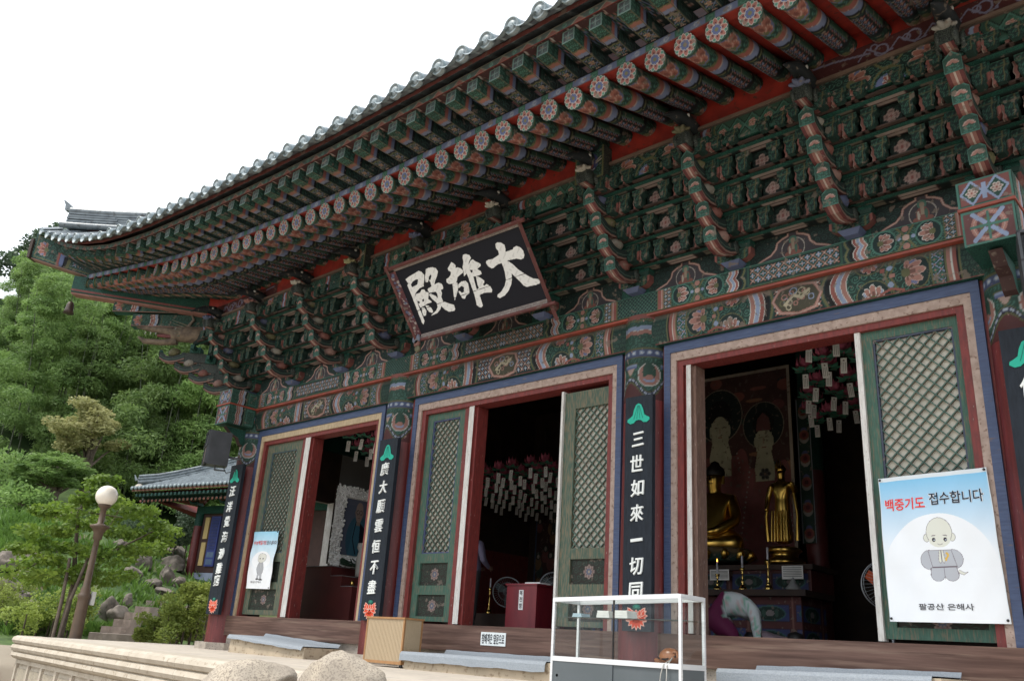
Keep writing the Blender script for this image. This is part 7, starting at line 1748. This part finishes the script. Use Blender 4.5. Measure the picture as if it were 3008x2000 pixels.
# ================================================================== SURROUNDINGS
HZ = CAM[2]
def tz(x, y):
    """terrain height"""
    dx, dy = x-CAM[0], y-CAM[1]; d = math.hypot(dx, dy); 
    base = float(np.interp(d, [0, 12, 17.5, 20, 21.5, 24.5, 26.5, 30, 34, 60, 80, 140], [-1.9, -1.88, -1.15, -.72, -.55, .6, 1.08, 1.6, 3.2, 17.5, 25, 36]))
    az = math.atan2(dx, -(-dy)) ; a = math.degrees(az)   # from +y, negative to the left
    # the bank is steeper towards the left of the pavilion
    k = np.clip((-62-a)/6, 0, 1); extra = float(np.interp(d, [0, 22, 27, 33, 50], [0, 0, 1.1, 1.2, 0]))*k
    return base+extra+.10*noise.noise(Vector((x*.35, y*.35, 0)))*(d > 21)
def hit(px, py, d0=14, d1=70):
    """first terrain point seen at photo pixel"""
    d = d0
    while d < d1:
        p = at(px, py, d)
        if p[2] < tz(p[0], p[1]): return p
        d += .1
    return at(px, py, d1)
grass_m = mat('bank_grass', (.075, .125, .03), (.035, .07, .018), 2.5, .95, bmp=.6, c3=(.16, .13, .08), scale3=1.2, lo3=.58, hi3=.7)
hill_m = mat('wooded_hillside', (.022, .038, .014), (.010, .016, .008), 1.5, 1.0, spec=.0)
mb = MB(); NA, ND = 90, 110; V = []
azs = np.radians(np.linspace(-112, -28, NA)); ds = np.concatenate([np.linspace(11.5, 34, 60), np.linspace(35, 150, ND-60)])
for d in ds:
    for a in azs:
        x, y = CAM[0]+d*math.sin(a), CAM[1]+d*math.cos(a)
        z = tz(x, y)
        if y > -2.5 and x > -9.8: z = min(z, -1.9)
        V.append((x, y, z+.004))
F1 = []; F2 = []; F3 = []
for j in range(ND-1):
    for i in range(NA-1):
        q = (j*NA+i, j*NA+i+1, (j+1)*NA+i+1, (j+1)*NA+i); (F3 if ds[j] < 19.6 else F1 if ds[j] < 33 else F2).append(q)
V = np.array(V)
for Fs, m, nm in ((F3, ground_m, 'sandy_yard'), (F1, grass_m, 'grass_bank'), (F2, hill_m, 'hillside')):
    used = sorted({q for f in Fs for q in f}); mp = {u: i for i, u in enumerate(used)}; mbx = MB(); mbx.add(V[used], [tuple(mp[q] for q in f) for f in Fs], m, WHITE, True); struct(mbx.build(nm))
# ---- leaf masses
def leaf_mat(name, c, c2, tr_=.35):
    m, n, b = _mk(name); b.inputs['Roughness'].default_value = .55; b.inputs['Specular IOR Level'].default_value = .4
    oi = n.nodes.new('ShaderNodeObjectInfo'); t = tex(n, 'ShaderNodeTexNoise', 1.1, 4); r = ramp(n, [(.3, c), (.7, c2)]); n.links.new(t.outputs['Fac'], r.inputs['Fac'])
    h = n.nodes.new('ShaderNodeHueSaturation'); mr = n.nodes.new('ShaderNodeMapRange'); mr.inputs['To Min'].default_value = .7; mr.inputs['To Max'].default_value = 1.25
    n.links.new(oi.outputs['Random'], mr.inputs['Value']); n.links.new(mr.outputs['Result'], h.inputs['Value']); n.links.new(r.outputs['Color'], h.inputs['Color'])
    g = n.nodes.new('ShaderNodeNewGeometry')
    n.links.new(h.outputs['Color'], b.inputs['Base Color'])
    tl = n.nodes.new('ShaderNodeBsdfTranslucent'); n.links.new(h.outputs['Color'], tl.inputs['Color']); ms = n.nodes.new('ShaderNodeMixShader'); ms.inputs['Fac'].default_value = tr_
    out = n.nodes['Material Output']; n.links.new(b.outputs[0], ms.inputs[1]); n.links.new(tl.outputs[0], ms.inputs[2]); n.links.new(ms.outputs[0], out.inputs['Surface']); return m
BAM = leaf_mat('bamboo_leaves', (.27, .40, .12), (.12, .21, .06), .45); DKT = leaf_mat('dark_tree_leaves', (.10, .15, .085), (.06, .10, .055)); YEL = leaf_mat('yellow_green_leaves', (.27, .38, .06), (.13, .23, .035), .45)  # dark tree leaves lightened, distance haze mixed into their colour
OLV = leaf_mat('pale_olive_leaves', (.42, .40, .19), (.27, .28, .12), .4); AZA = leaf_mat('azalea_leaves', (.42, .50, .12), (.23, .31, .07), .5); GRS = leaf_mat('tall_grass', (.15, .26, .05), (.08, .16, .03))
bark = mat('grey_bark', (.13, .10, .075), (.08, .06, .045), 8, .9, bmp=.5); culm = mat('bamboo_culm', (.06, .075, .035), (.04, .05, .025), 5, .6)
def leaves(rs, cen, rad, n, L, w, droop=0.0, shell=.55, flat=.0):
    """n rhombic leaves scattered through an ellipsoid"""
    u = rs.normal(size=(n, 3)); u /= np.linalg.norm(u, axis=1)[:, None]; k = rs.uniform(shell, 1.0, size=(n, 1))**.6
    P = np.asarray(cen)+u*k*np.asarray(rad)
    d = rs.normal(size=(n, 3)); d[:, 2] = d[:, 2]*.5-droop; d += u*.6; d /= np.linalg.norm(d, axis=1)[:, None]
    s = rs.normal(size=(n, 3)); s[:, 2] *= (1-flat); s -= d*(s*d).sum(1)[:, None]; s /= np.linalg.norm(s, axis=1)[:, None]
    l = L*rs.uniform(.6, 1.2, size=(n, 1)); ww = w*rs.uniform(.7, 1.2, size=(n, 1))
    V = np.stack([P-d*l*.5, P+s*ww*.5, P+d*l*.5, P-s*ww*.5], 1).reshape(-1, 3); F = np.arange(4*n).reshape(-1, 4); return V, F
def crown(rs, plumes, n, L, w, droop, m, shell=.4, flat=0):
    mb = MB()
    for c, r in plumes: V, F = leaves(rs, c, r, n, L, w, droop, shell, flat); mb.add(V, F, m)
    return mb
def bamboo_proto(seed, H, R, m=BAM):
    rs = np.random.RandomState(seed); pl = []
    for i in range(62):
        t = rs.uniform(.14, 1.0); a = rs.uniform(0, 6.283); rr = R*rs.uniform(.2, 1.0)*(1.15-.75*t**2.5); s = rs.uniform(.55, 1.05)*(1.15-.4*t)
        pl.append(((rr*math.cos(a), rr*math.sin(a), H*t-.25*rr), (s, s, s*.62)))
    root = empty('bamboo', (0, 0, 0)); mb = crown(rs, pl, 480, .24, .055, .6, m, .2); o = mb.build('crown'); o.parent = root
    mb = MB()
    for i in range(5): a = rs.uniform(0, 6.283); r = R*.35; mb.tube([(r*math.cos(a), r*math.sin(a), -.5), (r*1.1*math.cos(a), r*1.1*math.sin(a), H*.5), (r*1.9*math.cos(a), r*1.9*math.sin(a), H*.92)], [.035, .03, .01], 5, culm)
    o = mb.build('trunk'); o.parent = root; return root
def tree_proto(seed, H, R, m, name='broadleaf_tree', n=170, L=.26, w=.15):
    rs = np.random.RandomState(seed); pl = []
    for i in range(34):
        u = rs.normal(size=3); u /= np.linalg.norm(u); k = rs.uniform(.35, .95); s = R*rs.uniform(.22, .36); pl.append(((u[0]*R*k, u[1]*R*k, H*.66+u[2]*H*.30*k), (s, s, s*.7)))
    root = empty(name, (0, 0, 0)); mb = crown(rs, pl, n, L, w, .1, m, .3); o = mb.build('crown'); o.parent = root
    mb = MB(); mb.tube([(0, 0, -.4), (.1, 0, H*.3), (0, .1, H*.6)], [.16*R/2, .12*R/2, .05], 7, bark)
    for c, r in pl[:9]: mb.tube([(.05, 0, H*.32), (c[0]*.5, c[1]*.5, (H*.35+c[2])/2), c], [.06, .04, .012], 5, bark)
    o = mb.build('trunk'); o.parent = root; return root
protos = [bamboo_proto(1, 9.5, 2.1), bamboo_proto(2, 10.5, 2.4), bamboo_proto(3, 8.0, 1.9)]
usedp = [False]*3
def place(proto, loc, rz, sc, label, cat, group=None, first=None):
    o = proto if not proto.get('used') else copy_tree(proto)
    proto['used'] = 1; o.location = loc; o.rotation_euler = (0, 0, rz); o.scale = (sc, sc, sc) if not hasattr(sc, '__len__') else sc; tag(o, label, cat, group); return o
rb = random.Random(11); n = 0
rows = [(35, 10, 0, 930, .82), (40, 11, -60, 960, .95), (46, 11, -90, 960, 1.05), (53, 11, -120, 930, 1.1), (61, 10, -140, 850, 1.2), (69, 9, -140, 700, 1.3)]
for r_i, (d, cnt, pa_, pb_, sc) in enumerate(rows):
    for i in range(cnt):
        px = -60+pa_+(pb_-pa_+60)*(i+rb.uniform(.2, .8))/cnt; p = at(px, 1700, d+rb.uniform(-2, 2)); z = tz(p[0], p[1])
        k = rb.randrange(3); u_, v_ = proj(np.array((p[0], p[1], z+9.5*sc))); lim = 735+rb.uniform(-20, 40)
        ss = sc*rb.uniform(.85, 1.15); Hc = [9.9, 10.9, 8.3][k]
        for _q in range(12):
            if proj(np.array((p[0], p[1], z+Hc*ss)))[1] < lim: ss *= .9
        if ss < .35*sc: continue
        place(protos[k], (p[0], p[1], z-.2), rb.uniform(0, 6.28), ss, 'feathery green bamboo clump in the %s row of the hillside grove' % ['front', 'second', 'third', 'fourth', 'fifth', 'rearmost'][r_i], 'bamboo', 'bamboo clumps on the hillside')
for p_ in protos: 
    if 'used' in p_: del p_['used']
for o in list(COL.objects):
    if 'used' in o: del o['used']
# dark trees on the skyline, top left
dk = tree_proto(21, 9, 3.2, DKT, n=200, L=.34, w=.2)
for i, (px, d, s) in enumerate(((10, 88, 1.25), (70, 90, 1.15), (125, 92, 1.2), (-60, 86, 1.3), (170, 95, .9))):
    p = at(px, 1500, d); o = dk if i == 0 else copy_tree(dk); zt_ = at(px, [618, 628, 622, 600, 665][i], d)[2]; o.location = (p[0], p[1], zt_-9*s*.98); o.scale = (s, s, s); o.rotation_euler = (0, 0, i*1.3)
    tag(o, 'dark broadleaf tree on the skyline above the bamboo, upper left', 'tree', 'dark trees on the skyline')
# pale olive round tree and a light feathery sapling
t = tree_proto(31, 5.6, 1.5, OLV, n=260, L=.16, w=.08); p = hit(245, 1600); p = at(240, 1440, 31.5); z0 = tz(p[0], p[1]); zc = at(240, 1262, 31.5)[2]; hh_ = (zc-z0)/.66/5.6
t.location = (p[0], p[1], z0); t.scale = (1.0, 1.0, hh_); tag(t, 'small round tree with pale olive foliage in front of the bamboo', 'tree')
t = tree_proto(33, 4.2, 1.25, BAM, n=220, L=.2, w=.06, name='young_tree'); p = at(165, 1440, 30); z0 = tz(p[0], p[1]); zc = at(165, 1385, 30)[2]; t.location = (p[0], p[1], z0); s = (zc-z0)/.66/4.2; t.scale = (1, 1, s); tag(t, 'light green feathery young tree left of the lamp post, at the foot of the bamboo', 'tree')
# the small yellow-green tree beside the lamp, leaning on two props
rs = np.random.RandomState(5); pl = []
base = at(172, 1880, 17.6); 
def C3(px, py, d=18.6): return at(px, py, d)
cl = [(300, 1450), (250, 1470), (205, 1500), (350, 1480), (160, 1510), (390, 1510), (300, 1520), (420, 1500), (240, 1540), (180, 1560), (340, 1560), (130, 1500), (120, 1600), (400, 1570), (460, 1540), (490, 1560), (90, 1650), (60, 1680), (150, 1640), (210, 1610), (270, 1620), (330, 1640), (390, 1620), (440, 1610), (180, 1690), (120, 1700), (240, 1680), (300, 1700), (360, 1690), (290, 1420), (315, 1410), (470, 1590), (100, 1560), (60, 1610)]
root = tag(empty('leaning_tree', tuple(base)), 'small spreading tree with bright yellow-green leaves behind the lamp post', 'tree')
mb = MB()
for (x, y) in cl:
    c = C3(x, y, 18.6+rs.uniform(-1.0, 1.0)); s = rs.uniform(.20, .36); V, F = leaves(rs, c, (s*1.3, s*1.3, s*.5), 190, .115, .08, .15, .2, .5); mb.add(V, F, YEL)
o = mb.build('crown'); o.parent = root; o.location = -Vector(base)
mb = MB(); b0 = np.array((base[0], base[1], tz(base[0], base[1])-.1))
mid = C3(215, 1720); top1 = C3(230, 1500)
mb.tube([b0, mid, top1, C3(290, 1440)], [.06, .05, .03, .01], 7, bark); mb.tube([mid, C3(330, 1620), C3(450, 1560)], [.045, .03, .01], 6, bark); mb.tube([mid, C3(150, 1630), C3(80, 1670)], [.04, .025, .01], 6, bark); mb.tube([top1, C3(360, 1520)], [.02, .008], 5, bark); mb.tube([top1, C3(160, 1520)], [.02, .008], 5, bark)
o = mb.build('trunk'); o.parent = root; o.location = -Vector(base)
for i, (xa, ya, xb, yb_, xc, yc_) in enumerate(((152, 1880, 182, 1760, 205, 1640), (165, 1882, 205, 1765, 258, 1640))):
    A_ = at(xa, ya, 17.3); Bm_ = at(xb, yb_, 17.5); Cc_ = at(xc, yc_, 17.9); mb = MB(); mb.tube([A_-np.array((0, 0, .3)), Bm_, Cc_], [.035, .032, .028], 7, bark); tag(mb.build('prop_pole'), ['thin grey wooden prop pole, left one of the pair below the leaning tree', 'thin grey wooden prop pole, right one of the pair, nearer the lamp post'][i], 'pole')
# ---- lamp post
lb = at(231, 1876, 16.9); lt = at(312, 1453, 16.9); zb = lb[2]-.35
lbz = np.array((lt[0]*.0+lb[0], lb[1], zb)); 
post_m = mat('brown_painted_metal', (.115, .075, .048), (.08, .052, .034), 6, .55, bmp=.1)
lx, ly = at(268, 1660, 16.9)[:2]; zt = lt[2]
root = tag(empty('street_lamp', (lx, ly, zb)), 'brown lamp post with a round white globe, left of the hall', 'street lamp')
mb = MB(); r = .001; H = zt-.17-zb
mb.lathe([(.105, 0), (.10, .35), (.092, .95), (.095, 1.0), (.112, 1.03), (.10, 1.07), (.08, 1.10), (.085, 1.14), (.06, 1.2), (.048, H-.75), (.046, H-.62), (.075, H-.60), (.08, H-.5), (.12, H-.43), (.165, H-.40), (.165, H-.37), (.09, H-.35), (.055, H-.33), (.05, H-.08), (.11, H-.03), (.11, H), (.001, H)], (lx, ly, zb), 20, post_m); o = mb.build('pole'); o.parent = root; o.location = (-lx, -ly, -zb)
gm = mat('milky_globe', (.86, .80, .70), (.82, .75, .65), 2, .3); mb = MB(); R = .185
mb.lathe([(max(.001, R*math.sin(t)), -R*math.cos(t)) for t in np.linspace(0, math.pi, 17)], (lx, ly, zb+H+.15), 24, gm); o = mb.build('globe'); o.parent = root; o.location = (-lx, -ly, -zb)
mb = MB(); q = at(348, 1500, 16.8); q2 = at(305, 1560, 16.85); mb.tube([q, (q+q2)/2+np.array((.02, 0, -.05)), q2], .006, 4, post_m); o = mb.build('cable'); o.parent = root; o.location = (-lx, -ly, -zb)
q = at(272, 1757, 16.9); mb = MB(); mb.box(q[0]-.04, q[0]+.04, q[1]-.03, q[1]+.03, q[2]-.11, q[2]+.11, FINE, (.55, .55, .53)); tag(mb.build('meter_box'), 'small pale grey box fixed beside the lamp post', 'box')
# ---- rocks of the bank
rockm = mat('brown_grey_rock', (.165, .14, .115), (.075, .066, .055), 3, .9, bmp=1.0, c3=(.24, .20, .17), scale3=5, lo3=.5, hi3=.68, detail=10, dist=.03)
RK = [(20, 1650, 80, 50), (10, 1730, 90, 45), (100, 1640, 50, 35), (60, 1690, 40, 22), (45, 1765, 55, 25), (20, 1830, 45, 20), (55, 1745, 60, 18), (95, 1845, 45, 22), (130, 1842, 35, 20), (90, 1780, 45, 22), (315, 1790, 45, 55), (352, 1812, 52, 35), (372, 1765, 30, 26), (455, 1712, 40, 18), (510, 1620, 60, 28), (510, 1655, 60, 35), (485, 1690, 40, 40), (520, 1710, 50, 25), (480, 1735, 55, 15), (420, 1650, 40, 40), (380, 1680, 40, 30), (225, 1760, 40, 25), (570, 1860, 45, 40), (590, 1830, 30, 30), (160, 1820, 30, 20), (215, 1700, 40, 20), (430, 1570, 45, 30), (550, 1790, 30, 22), (565, 1650, 40, 30), (180, 1610, 40, 25), (350, 1600, 40, 25)]
rk = []
for i, (x, y, w_, h_) in enumerate(RK):
    p = hit(x, y+h_*.5, 18); d = math.hypot(p[0]-CAM[0], p[1]-CAM[1]); s = d/FPX
    m = rock_mb((w_*.62*s, w_*.5*s, h_*.75*s), 20+i, rockm, sub=4, rough=.30, fine=.07, facet=9); o = m.build('rock'); o.location = (p[0], p[1], p[2]+h_*.35*s); o.rotation_euler = (0, 0, i*.7)
    side = 'left of the lamp post' if x < 230 else 'beside the stone steps' if x < 470 else 'at the foot of the pavilion'
    mates = sorted([q for q in RK if (q[0] < 230) == (x < 230) and (q[0] < 470) == (x < 470)], key=lambda q: q[0]); k_ = mates.index((x, y, w_, h_)); EN = ['first', 'second', 'third', 'fourth', 'fifth', 'sixth', 'seventh', 'eighth', 'ninth', 'tenth', 'eleventh', 'twelfth', 'thirteenth', 'fourteenth', 'fifteenth', 'sixteenth', 'seventeenth', 'eighteenth', 'nineteenth']
    sz = 'large' if w_*h_ > 2200 else 'mid-sized' if w_*h_ > 1200 else 'small'
    tag(o, '%s brown-grey rock %s, %s from the left there' % (sz, side, EN[k_]), 'rock', 'rocks of the planted bank')
# ---- stone steps
stp = mat('worn_pink_granite', (.36, .30, .26), (.28, .23, .20), 7, .9, bmp=.6, c3=(.4, .33, .28), scale3=10, lo3=.55, hi3=.65)
SP = [(262, 400, 1862), (298, 398, 1843), (335, 418, 1822), (368, 440, 1802), (398, 468, 1785), (430, 490, 1768), (460, 510, 1750), (480, 530, 1733)]
root = tag(empty('stone_steps', tuple(at(340, 1862, 20.8))), 'flight of rough granite steps climbing the bank towards the pavilion', 'steps')
for i, (xa, xb, yy) in enumerate(SP):
    d = 20.2+.62*i; a = at(xa, yy-6, d); b = at(xb, yy-6, d); u = (b-a); u[2] = 0; L_ = np.linalg.norm(u); u /= L_; nn = np.array((-u[1], u[0], 0)); 
    if np.dot(nn, a-CAM) < 0: nn = -nn
    z = a[2]; mb = MB(); pts = [(0, 0), (L_*.3, .03), (L_*.6, -.02), (L_, .02), (L_, .8), (0, .8)]; mb.prism([(p[0], p[1]) for p in pts], (np.array((a[0], a[1], 0)), u, nn, (0, 0, 1)), z-.28, z, stp); o = mb.build('step'); o.parent = root; o.location = -Vector(root.location)
# ---- azalea shrubs and low planting
rs = np.random.RandomState(9)
def shrub(blobs, d, label, m, L=.075, w=.04, n=480, cat='shrub', group=None):
    c0 = at(blobs[0][0], blobs[0][1], d); root = tag(empty('azalea_shrub', tuple(c0)), label, cat, group); mb = MB(); tk = MB()
    for (x, y, r) in blobs:
        dd = d+rs.uniform(-.35, .5); c = at(x, y, dd); s = r*dd/FPX
        for q in range(5): e = rs.normal(size=3)*s*.42; V, F = leaves(rs, c+e, (s*.62, s*.62, s*.45), n//3, L, w, -.25, .3); mb.add(V, F, m)
        g = np.array((c[0], c[1], tz(c[0], c[1]))); tk.tube([g-np.array((0, 0, .1)), c], [.03, .01], 5, bark)
    o = mb.build('foliage'); o.parent = root; o.location = -Vector(root.location); o = tk.build('stem'); o.parent = root; o.location = -Vector(root.location)
shrub([(500, 1790, 45), (540, 1765, 45), (595, 1755, 45), (510, 1830, 50), (455, 1835, 38), (570, 1810, 50), (612, 1790, 40), (415, 1862, 24), (470, 1862, 35), (560, 1740, 34), (600, 1728, 30), (520, 1865, 35), (560, 1850, 40)], 17.8, 'large rounded yellow-green azalea shrub beside the far corner column', AZA)
shrub([(120, 1790, 55), (170, 1770, 50), (80, 1800, 45), (150, 1810, 40)], 21, 'low azalea shrub left of the prop poles', AZA); shrub([(210, 1800, 45), (235, 1770, 40), (220, 1840, 35)], 21, 'low azalea shrub just left of the lamp post', AZA)
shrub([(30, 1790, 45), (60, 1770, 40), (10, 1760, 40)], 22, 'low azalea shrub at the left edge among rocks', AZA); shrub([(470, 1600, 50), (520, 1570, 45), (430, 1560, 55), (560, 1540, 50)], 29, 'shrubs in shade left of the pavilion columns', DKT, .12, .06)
shrub([(60, 1560, 70), (120, 1540, 60), (20, 1500, 70), (90, 1480, 60)], 29, 'dark green bushes at the left edge below the bamboo', BAM, .16, .06); shrub([(20, 1440, 80), (60, 1380, 60), (-10, 1380, 60), (100, 1450, 50)], 31, 'tall light green bush at the left edge', BAM, .2, .07)
mb = MB()
def tufts(boxes, n, L, w, d0):
    for (x0, x1, y0, y1) in boxes:
        for i in range(n):
            p = hit(rs.uniform(x0, x1), rs.uniform(y0, y1), d0); a = rs.uniform(0, 6.28)
            for k in range(7): t = rs.uniform(-.7, .7, 3); l = L*rs.uniform(.5, 1.1); e = np.array((t[0]*.5, t[1]*.5, 1.0))*l; s_ = np.array((math.cos(a+k), math.sin(a+k), 0))*w; q = p+np.array((t[0], t[1], 0))*.12; mb.add([q-s_, q+s_, q+e*.6+s_*.7+np.array((t[0], t[1], 0))*.05, q+e+np.array((t[0], t[1], -.3))*.12], [(0, 1, 2, 3)], GRS)
tufts([(0, 260, 1835, 1868), (0, 130, 1560, 1640), (260, 420, 1850, 1875)], 150, .30, .018, 18.5); tufts([(0, 640, 1560, 1800), (0, 220, 1500, 1620)], 330, .32, .03, 20)
tag(mb.build('tall_grass'), None, 'grass', kind='stuff'); 
for o in COL.objects:
    if o.name.startswith('tall_grass'): o['label'] = 'tufts of grass and weeds growing over the planted bank'
# ================================================================== SMALL PAVILION
Le = at(392, 1437, 27.6); Re = at(690, 1400, 24.3); u = Re-Le; u[2] = 0; u /= np.linalg.norm(u); nb_ = np.array((-u[1], u[0], 0))
if np.dot(nb_, Le-CAM) < 0: nb_ = -nb_          # pointing away from the camera
cb = at(550, 1725, 27.3); ez = Le[2]; z0p = cb[2]
root = tag(empty('small_pavilion', tuple(cb)), 'small tiled pavilion with dark red column, blue louvred door and yellow panels', 'pavilion')
s0 = float(np.dot(cb-Le, u)); off = float(np.dot(cb-Le, nb_))
def W_(s, t, z): return Le+u*s+nb_*t+np.array((0, 0, z-ez))
def pv(mb, n): o = mb.build(n); o.parent = root; o.location = -Vector(root.location); return o
def bxp(mb, s1, s2, t1, t2, z1, z2, m, c=WHITE):
    P = [W_(s, t, z) for z in (z1, z2) for s, t in ((s1, t1), (s2, t1), (s2, t2), (s1, t2))]; mb.add(P, [(0, 3, 2, 1), (4, 5, 6, 7), (0, 1, 5, 4), (1, 2, 6, 5), (2, 3, 7, 6), (3, 0, 4, 7)], m, c)
RW = 7.5
mb = MB(); bxp(mb, s0-.1, RW, off, off+3, z0p, z0p+.42, mat('pale_blue_plinth', (.33, .37, .48), (.28, .32, .42))); pv(mb, 'plinth')
mb = MB(); bxp(mb, s0, RW, off+.02, off+3, z0p+.42, z0p+2.3, mat('dark_brown_frame', (.06, .025, .02))); pv(mb, 'wall')
mb = MB(); c = W_(s0, off, z0p); mb.lathe([(.14, .1), (.13, 1.75)], tuple(c), 14, red_lac); mb.lathe([(.135, 1.75), (.135, 2.1)], tuple(c), 14, SCROLL); mb.lathe([(.24, -.1), (.2, .1), (.001, .1)], tuple(c), 12, stone_f); pv(mb, 'column')
yw = mat('ochre_panel', (.55, .40, .17), (.5, .36, .15)); bl = mat('blue_louvre_paint', (.045, .065, .26), (.035, .05, .2)); 
for (a, b) in ((s0+.27, s0+.45), (s0+1.02, s0+1.2), (s0+1.6, s0+1.8), (s0+2.4, s0+2.6)):
    for (q1, q2) in ((.62, 1.28), (1.38, 2.0)): mb = MB(); bxp(mb, a, b, off-.01, off+.02, z0p+q1, z0p+q2, yw); pv(mb, 'wall_panel')
for a in (s0+.55, s0+1.9):
    mb = MB(); bxp(mb, a, a+.38, off-.03, off+.02, z0p+.60, z0p+2.02, bl)
    for k in range(22): bxp(mb, a+.05, a+.33, off-.04, off-.03, z0p+1.06+k*.042, z0p+1.075+k*.042, PAINT, (.03, .04, .13))
    bxp(mb, a+.05, a+.33, off-.036, off-.03, z0p+.65, z0p+.8, PAINT, (.10, .2, .4)); bxp(mb, a+.05, a+.33, off-.036, off-.03, z0p+.85, z0p+1.0, PAINT, (.12, .22, .4)); pv(mb, 'louvred_door')
mb = MB(); bxp(mb, s0-.1, RW, off-.08, off+.1, z0p+2.1, z0p+2.32, SCROLL); bxp(mb, s0-.1, RW, off-.3, off-.1, z0p+2.62, z0p+2.78, SCROLL)
for k in range(5):
    a = s0+k*1.25
    for q in range(3): bxp(mb, a-.07, a+.07, off-.25-.22*q, off, z0p+2.33+.13*q, z0p+2.44+.13*q, PAINT, [(.03, .13, .1), (.3, .07, .05), (.04, .16, .12)][q]); mb.tube([W_(a, off-.25-.22*q, z0p+2.38+.13*q), W_(a, off-.42-.22*q, z0p+2.36+.13*q), W_(a, off-.52-.22*q, z0p+2.46+.13*q)], [.05, .04, .01], 5, PAINT, (.04, .18, .14))
    for q in range(2): bxp(mb, a-.3, a+.3, off-.2-.15*q, off-.12-.15*q, z0p+2.4+.14*q, z0p+2.5+.14*q, PAINT, [(.3, .08, .05), (.05, .2, .15)][q])
pv(mb, 'bracket_set')
mb = MB()
for k in range(60):
    a = .1+k*.17
    if a < RW: mb.tube([W_(a, .25, ez-.30), W_(a, 1.5, ez-.05)], .05, 6, PAINT, (.03, .12, .09)); mb.lathe([(.001, -.01), (.05, -.01), (.05, 0), (.001, 0)], (0, 0, 0), 8, PAINT, (.45, .13, .07), T=Matrix.Translation(Vector(W_(a, .245, ez-.30))) @ Matrix.Rotation(math.atan2(u[1], u[0]), 4, 'Z') @ Matrix.Rotation(R_(90), 4, 'X')); bxp(mb, a-.035, a+.035, .06, .5, ez-.20, ez-.12, PAINT, (.04, .17, .14))
pv(mb, 'rafter')
mb = MB(); mb.add([W_(0, .1, ez-.06), W_(RW, .1, ez-.06), W_(RW, 1.6, ez+.1), W_(0, 1.6, ez+.1)], [(0, 3, 2, 1)], soffit_red); mb.add([W_(.15, .25, ez-.16), W_(.4, 3, ez-.16), W_(s0, off+.3, z0p+1.9), W_(s0, off, z0p+2.1)], [(0, 1, 2, 3)], red_lac); mb.add([W_(.15, .25, ez-.12), W_(s0, off, z0p+2.3), W_(s0+.3, off, ez-.1), W_(.6, .3, ez-.1)], [(0, 1, 2, 3)], red_lac); pv(mb, 'soffit')
mb = MB(); nR = 44; D = 3.0; Hr = 1.75
def rz(t): return ez+.02+Hr*(t/D)*.8+.25*(t/D)**2
P = []
for k in range(9): t = D*k/8; P += [W_(t*1.0-.05, t, rz(t)), W_(RW, t, rz(t))]
mb.add(P, [(2*i, 2*i+1, 2*i+3, 2*i+2) for i in range(8)], tile_m)
mb.add([W_(-.05, 0, ez-.06), W_(RW, 0, ez-.06), W_(RW, 0, ez+.03), W_(-.05, 0, ez+.03)], [(0, 1, 2, 3)], PAINT, (.25, .08, .04))
pv(mb, 'roof')
for i in range(nR):
    a = i*.17; 
    if a > RW: break
    tmax = min(D, a+.05); mb = MB(); pts = [W_(a, t, rz(t)+.03) for t in np.linspace(-.04, max(.15, tmax), 5)]; mb.tube(pts, .048, 6, tile_m)
    mb.lathe([(.001, -.01), (.055, -.01), (.055, .01), (.001, .01)], (0, 0, 0), 10, tile_l, T=Matrix.Translation(Vector(W_(a, -.06, rz(-.05)+.03))) @ Matrix.Rotation(math.atan2(u[1], u[0]), 4, 'Z') @ Matrix.Rotation(R_(90), 4, 'X')); pv(mb, 'tile_row')
mb = MB()
for dz, r in ((.08, .07), (.17, .06), (.25, .05)): mb.tube([W_(.02+t*1.0+.05, t+.05, rz(t)+dz+.12*math.exp(-t*3)) for t in np.linspace(0, D, 9)], r, 6, tile_m)
mb.tube([W_(D, D, rz(D)+.1), W_(RW, D, rz(D)+.12)], .13, 8, tile_m); mb.tube([W_(.0, .05, rz(0)+.25), W_(-.08, .0, rz(0)+.42)], [.05, .01], 5, tile_m); mb.lathe([(.001, -.1), (.12, -.05), (.13, .04), (.001, .12)], tuple(W_(.12, .1, rz(0)+.06)), 8, mat('pale_plaster_end', (.55, .50, .42))); pv(mb, 'hip_ridge')
mb = MB(); q = W_(.12, .3, ez-.2); mb.tube([q, q-np.array((0, 0, .55))], .025, 6, wire if 'fan_wire' in MATS else post_m); pv(mb, 'rain_chain')
# ---- wind bell at the hall corner
q = bp(215, 862, x=-8.35); q = np.array((-8.33, -2.53, 5.14)); root = tag(empty('wind_bell', tuple(q)), 'small dark bronze wind bell hanging from the left roof corner', 'bell')
bz = mat('dark_bronze', (.08, .055, .04), (.05, .035, .03), 8, .5, .5); mb = MB(); mb.lathe([(.001, 0), (.04, -.01), (.06, -.06), (.07, -.16), (.09, -.22), (.001, -.22)], (q[0], q[1], q[2]-.13), 14, bz); o = mb.build('bell_body'); o.parent = root; o.location = -Vector(q)
mb = MB(); mb.tube([q, q-np.array((0, 0, .14))], .006, 4, bz); o = mb.build('hanger'); o.parent = root; o.location = -Vector(q)
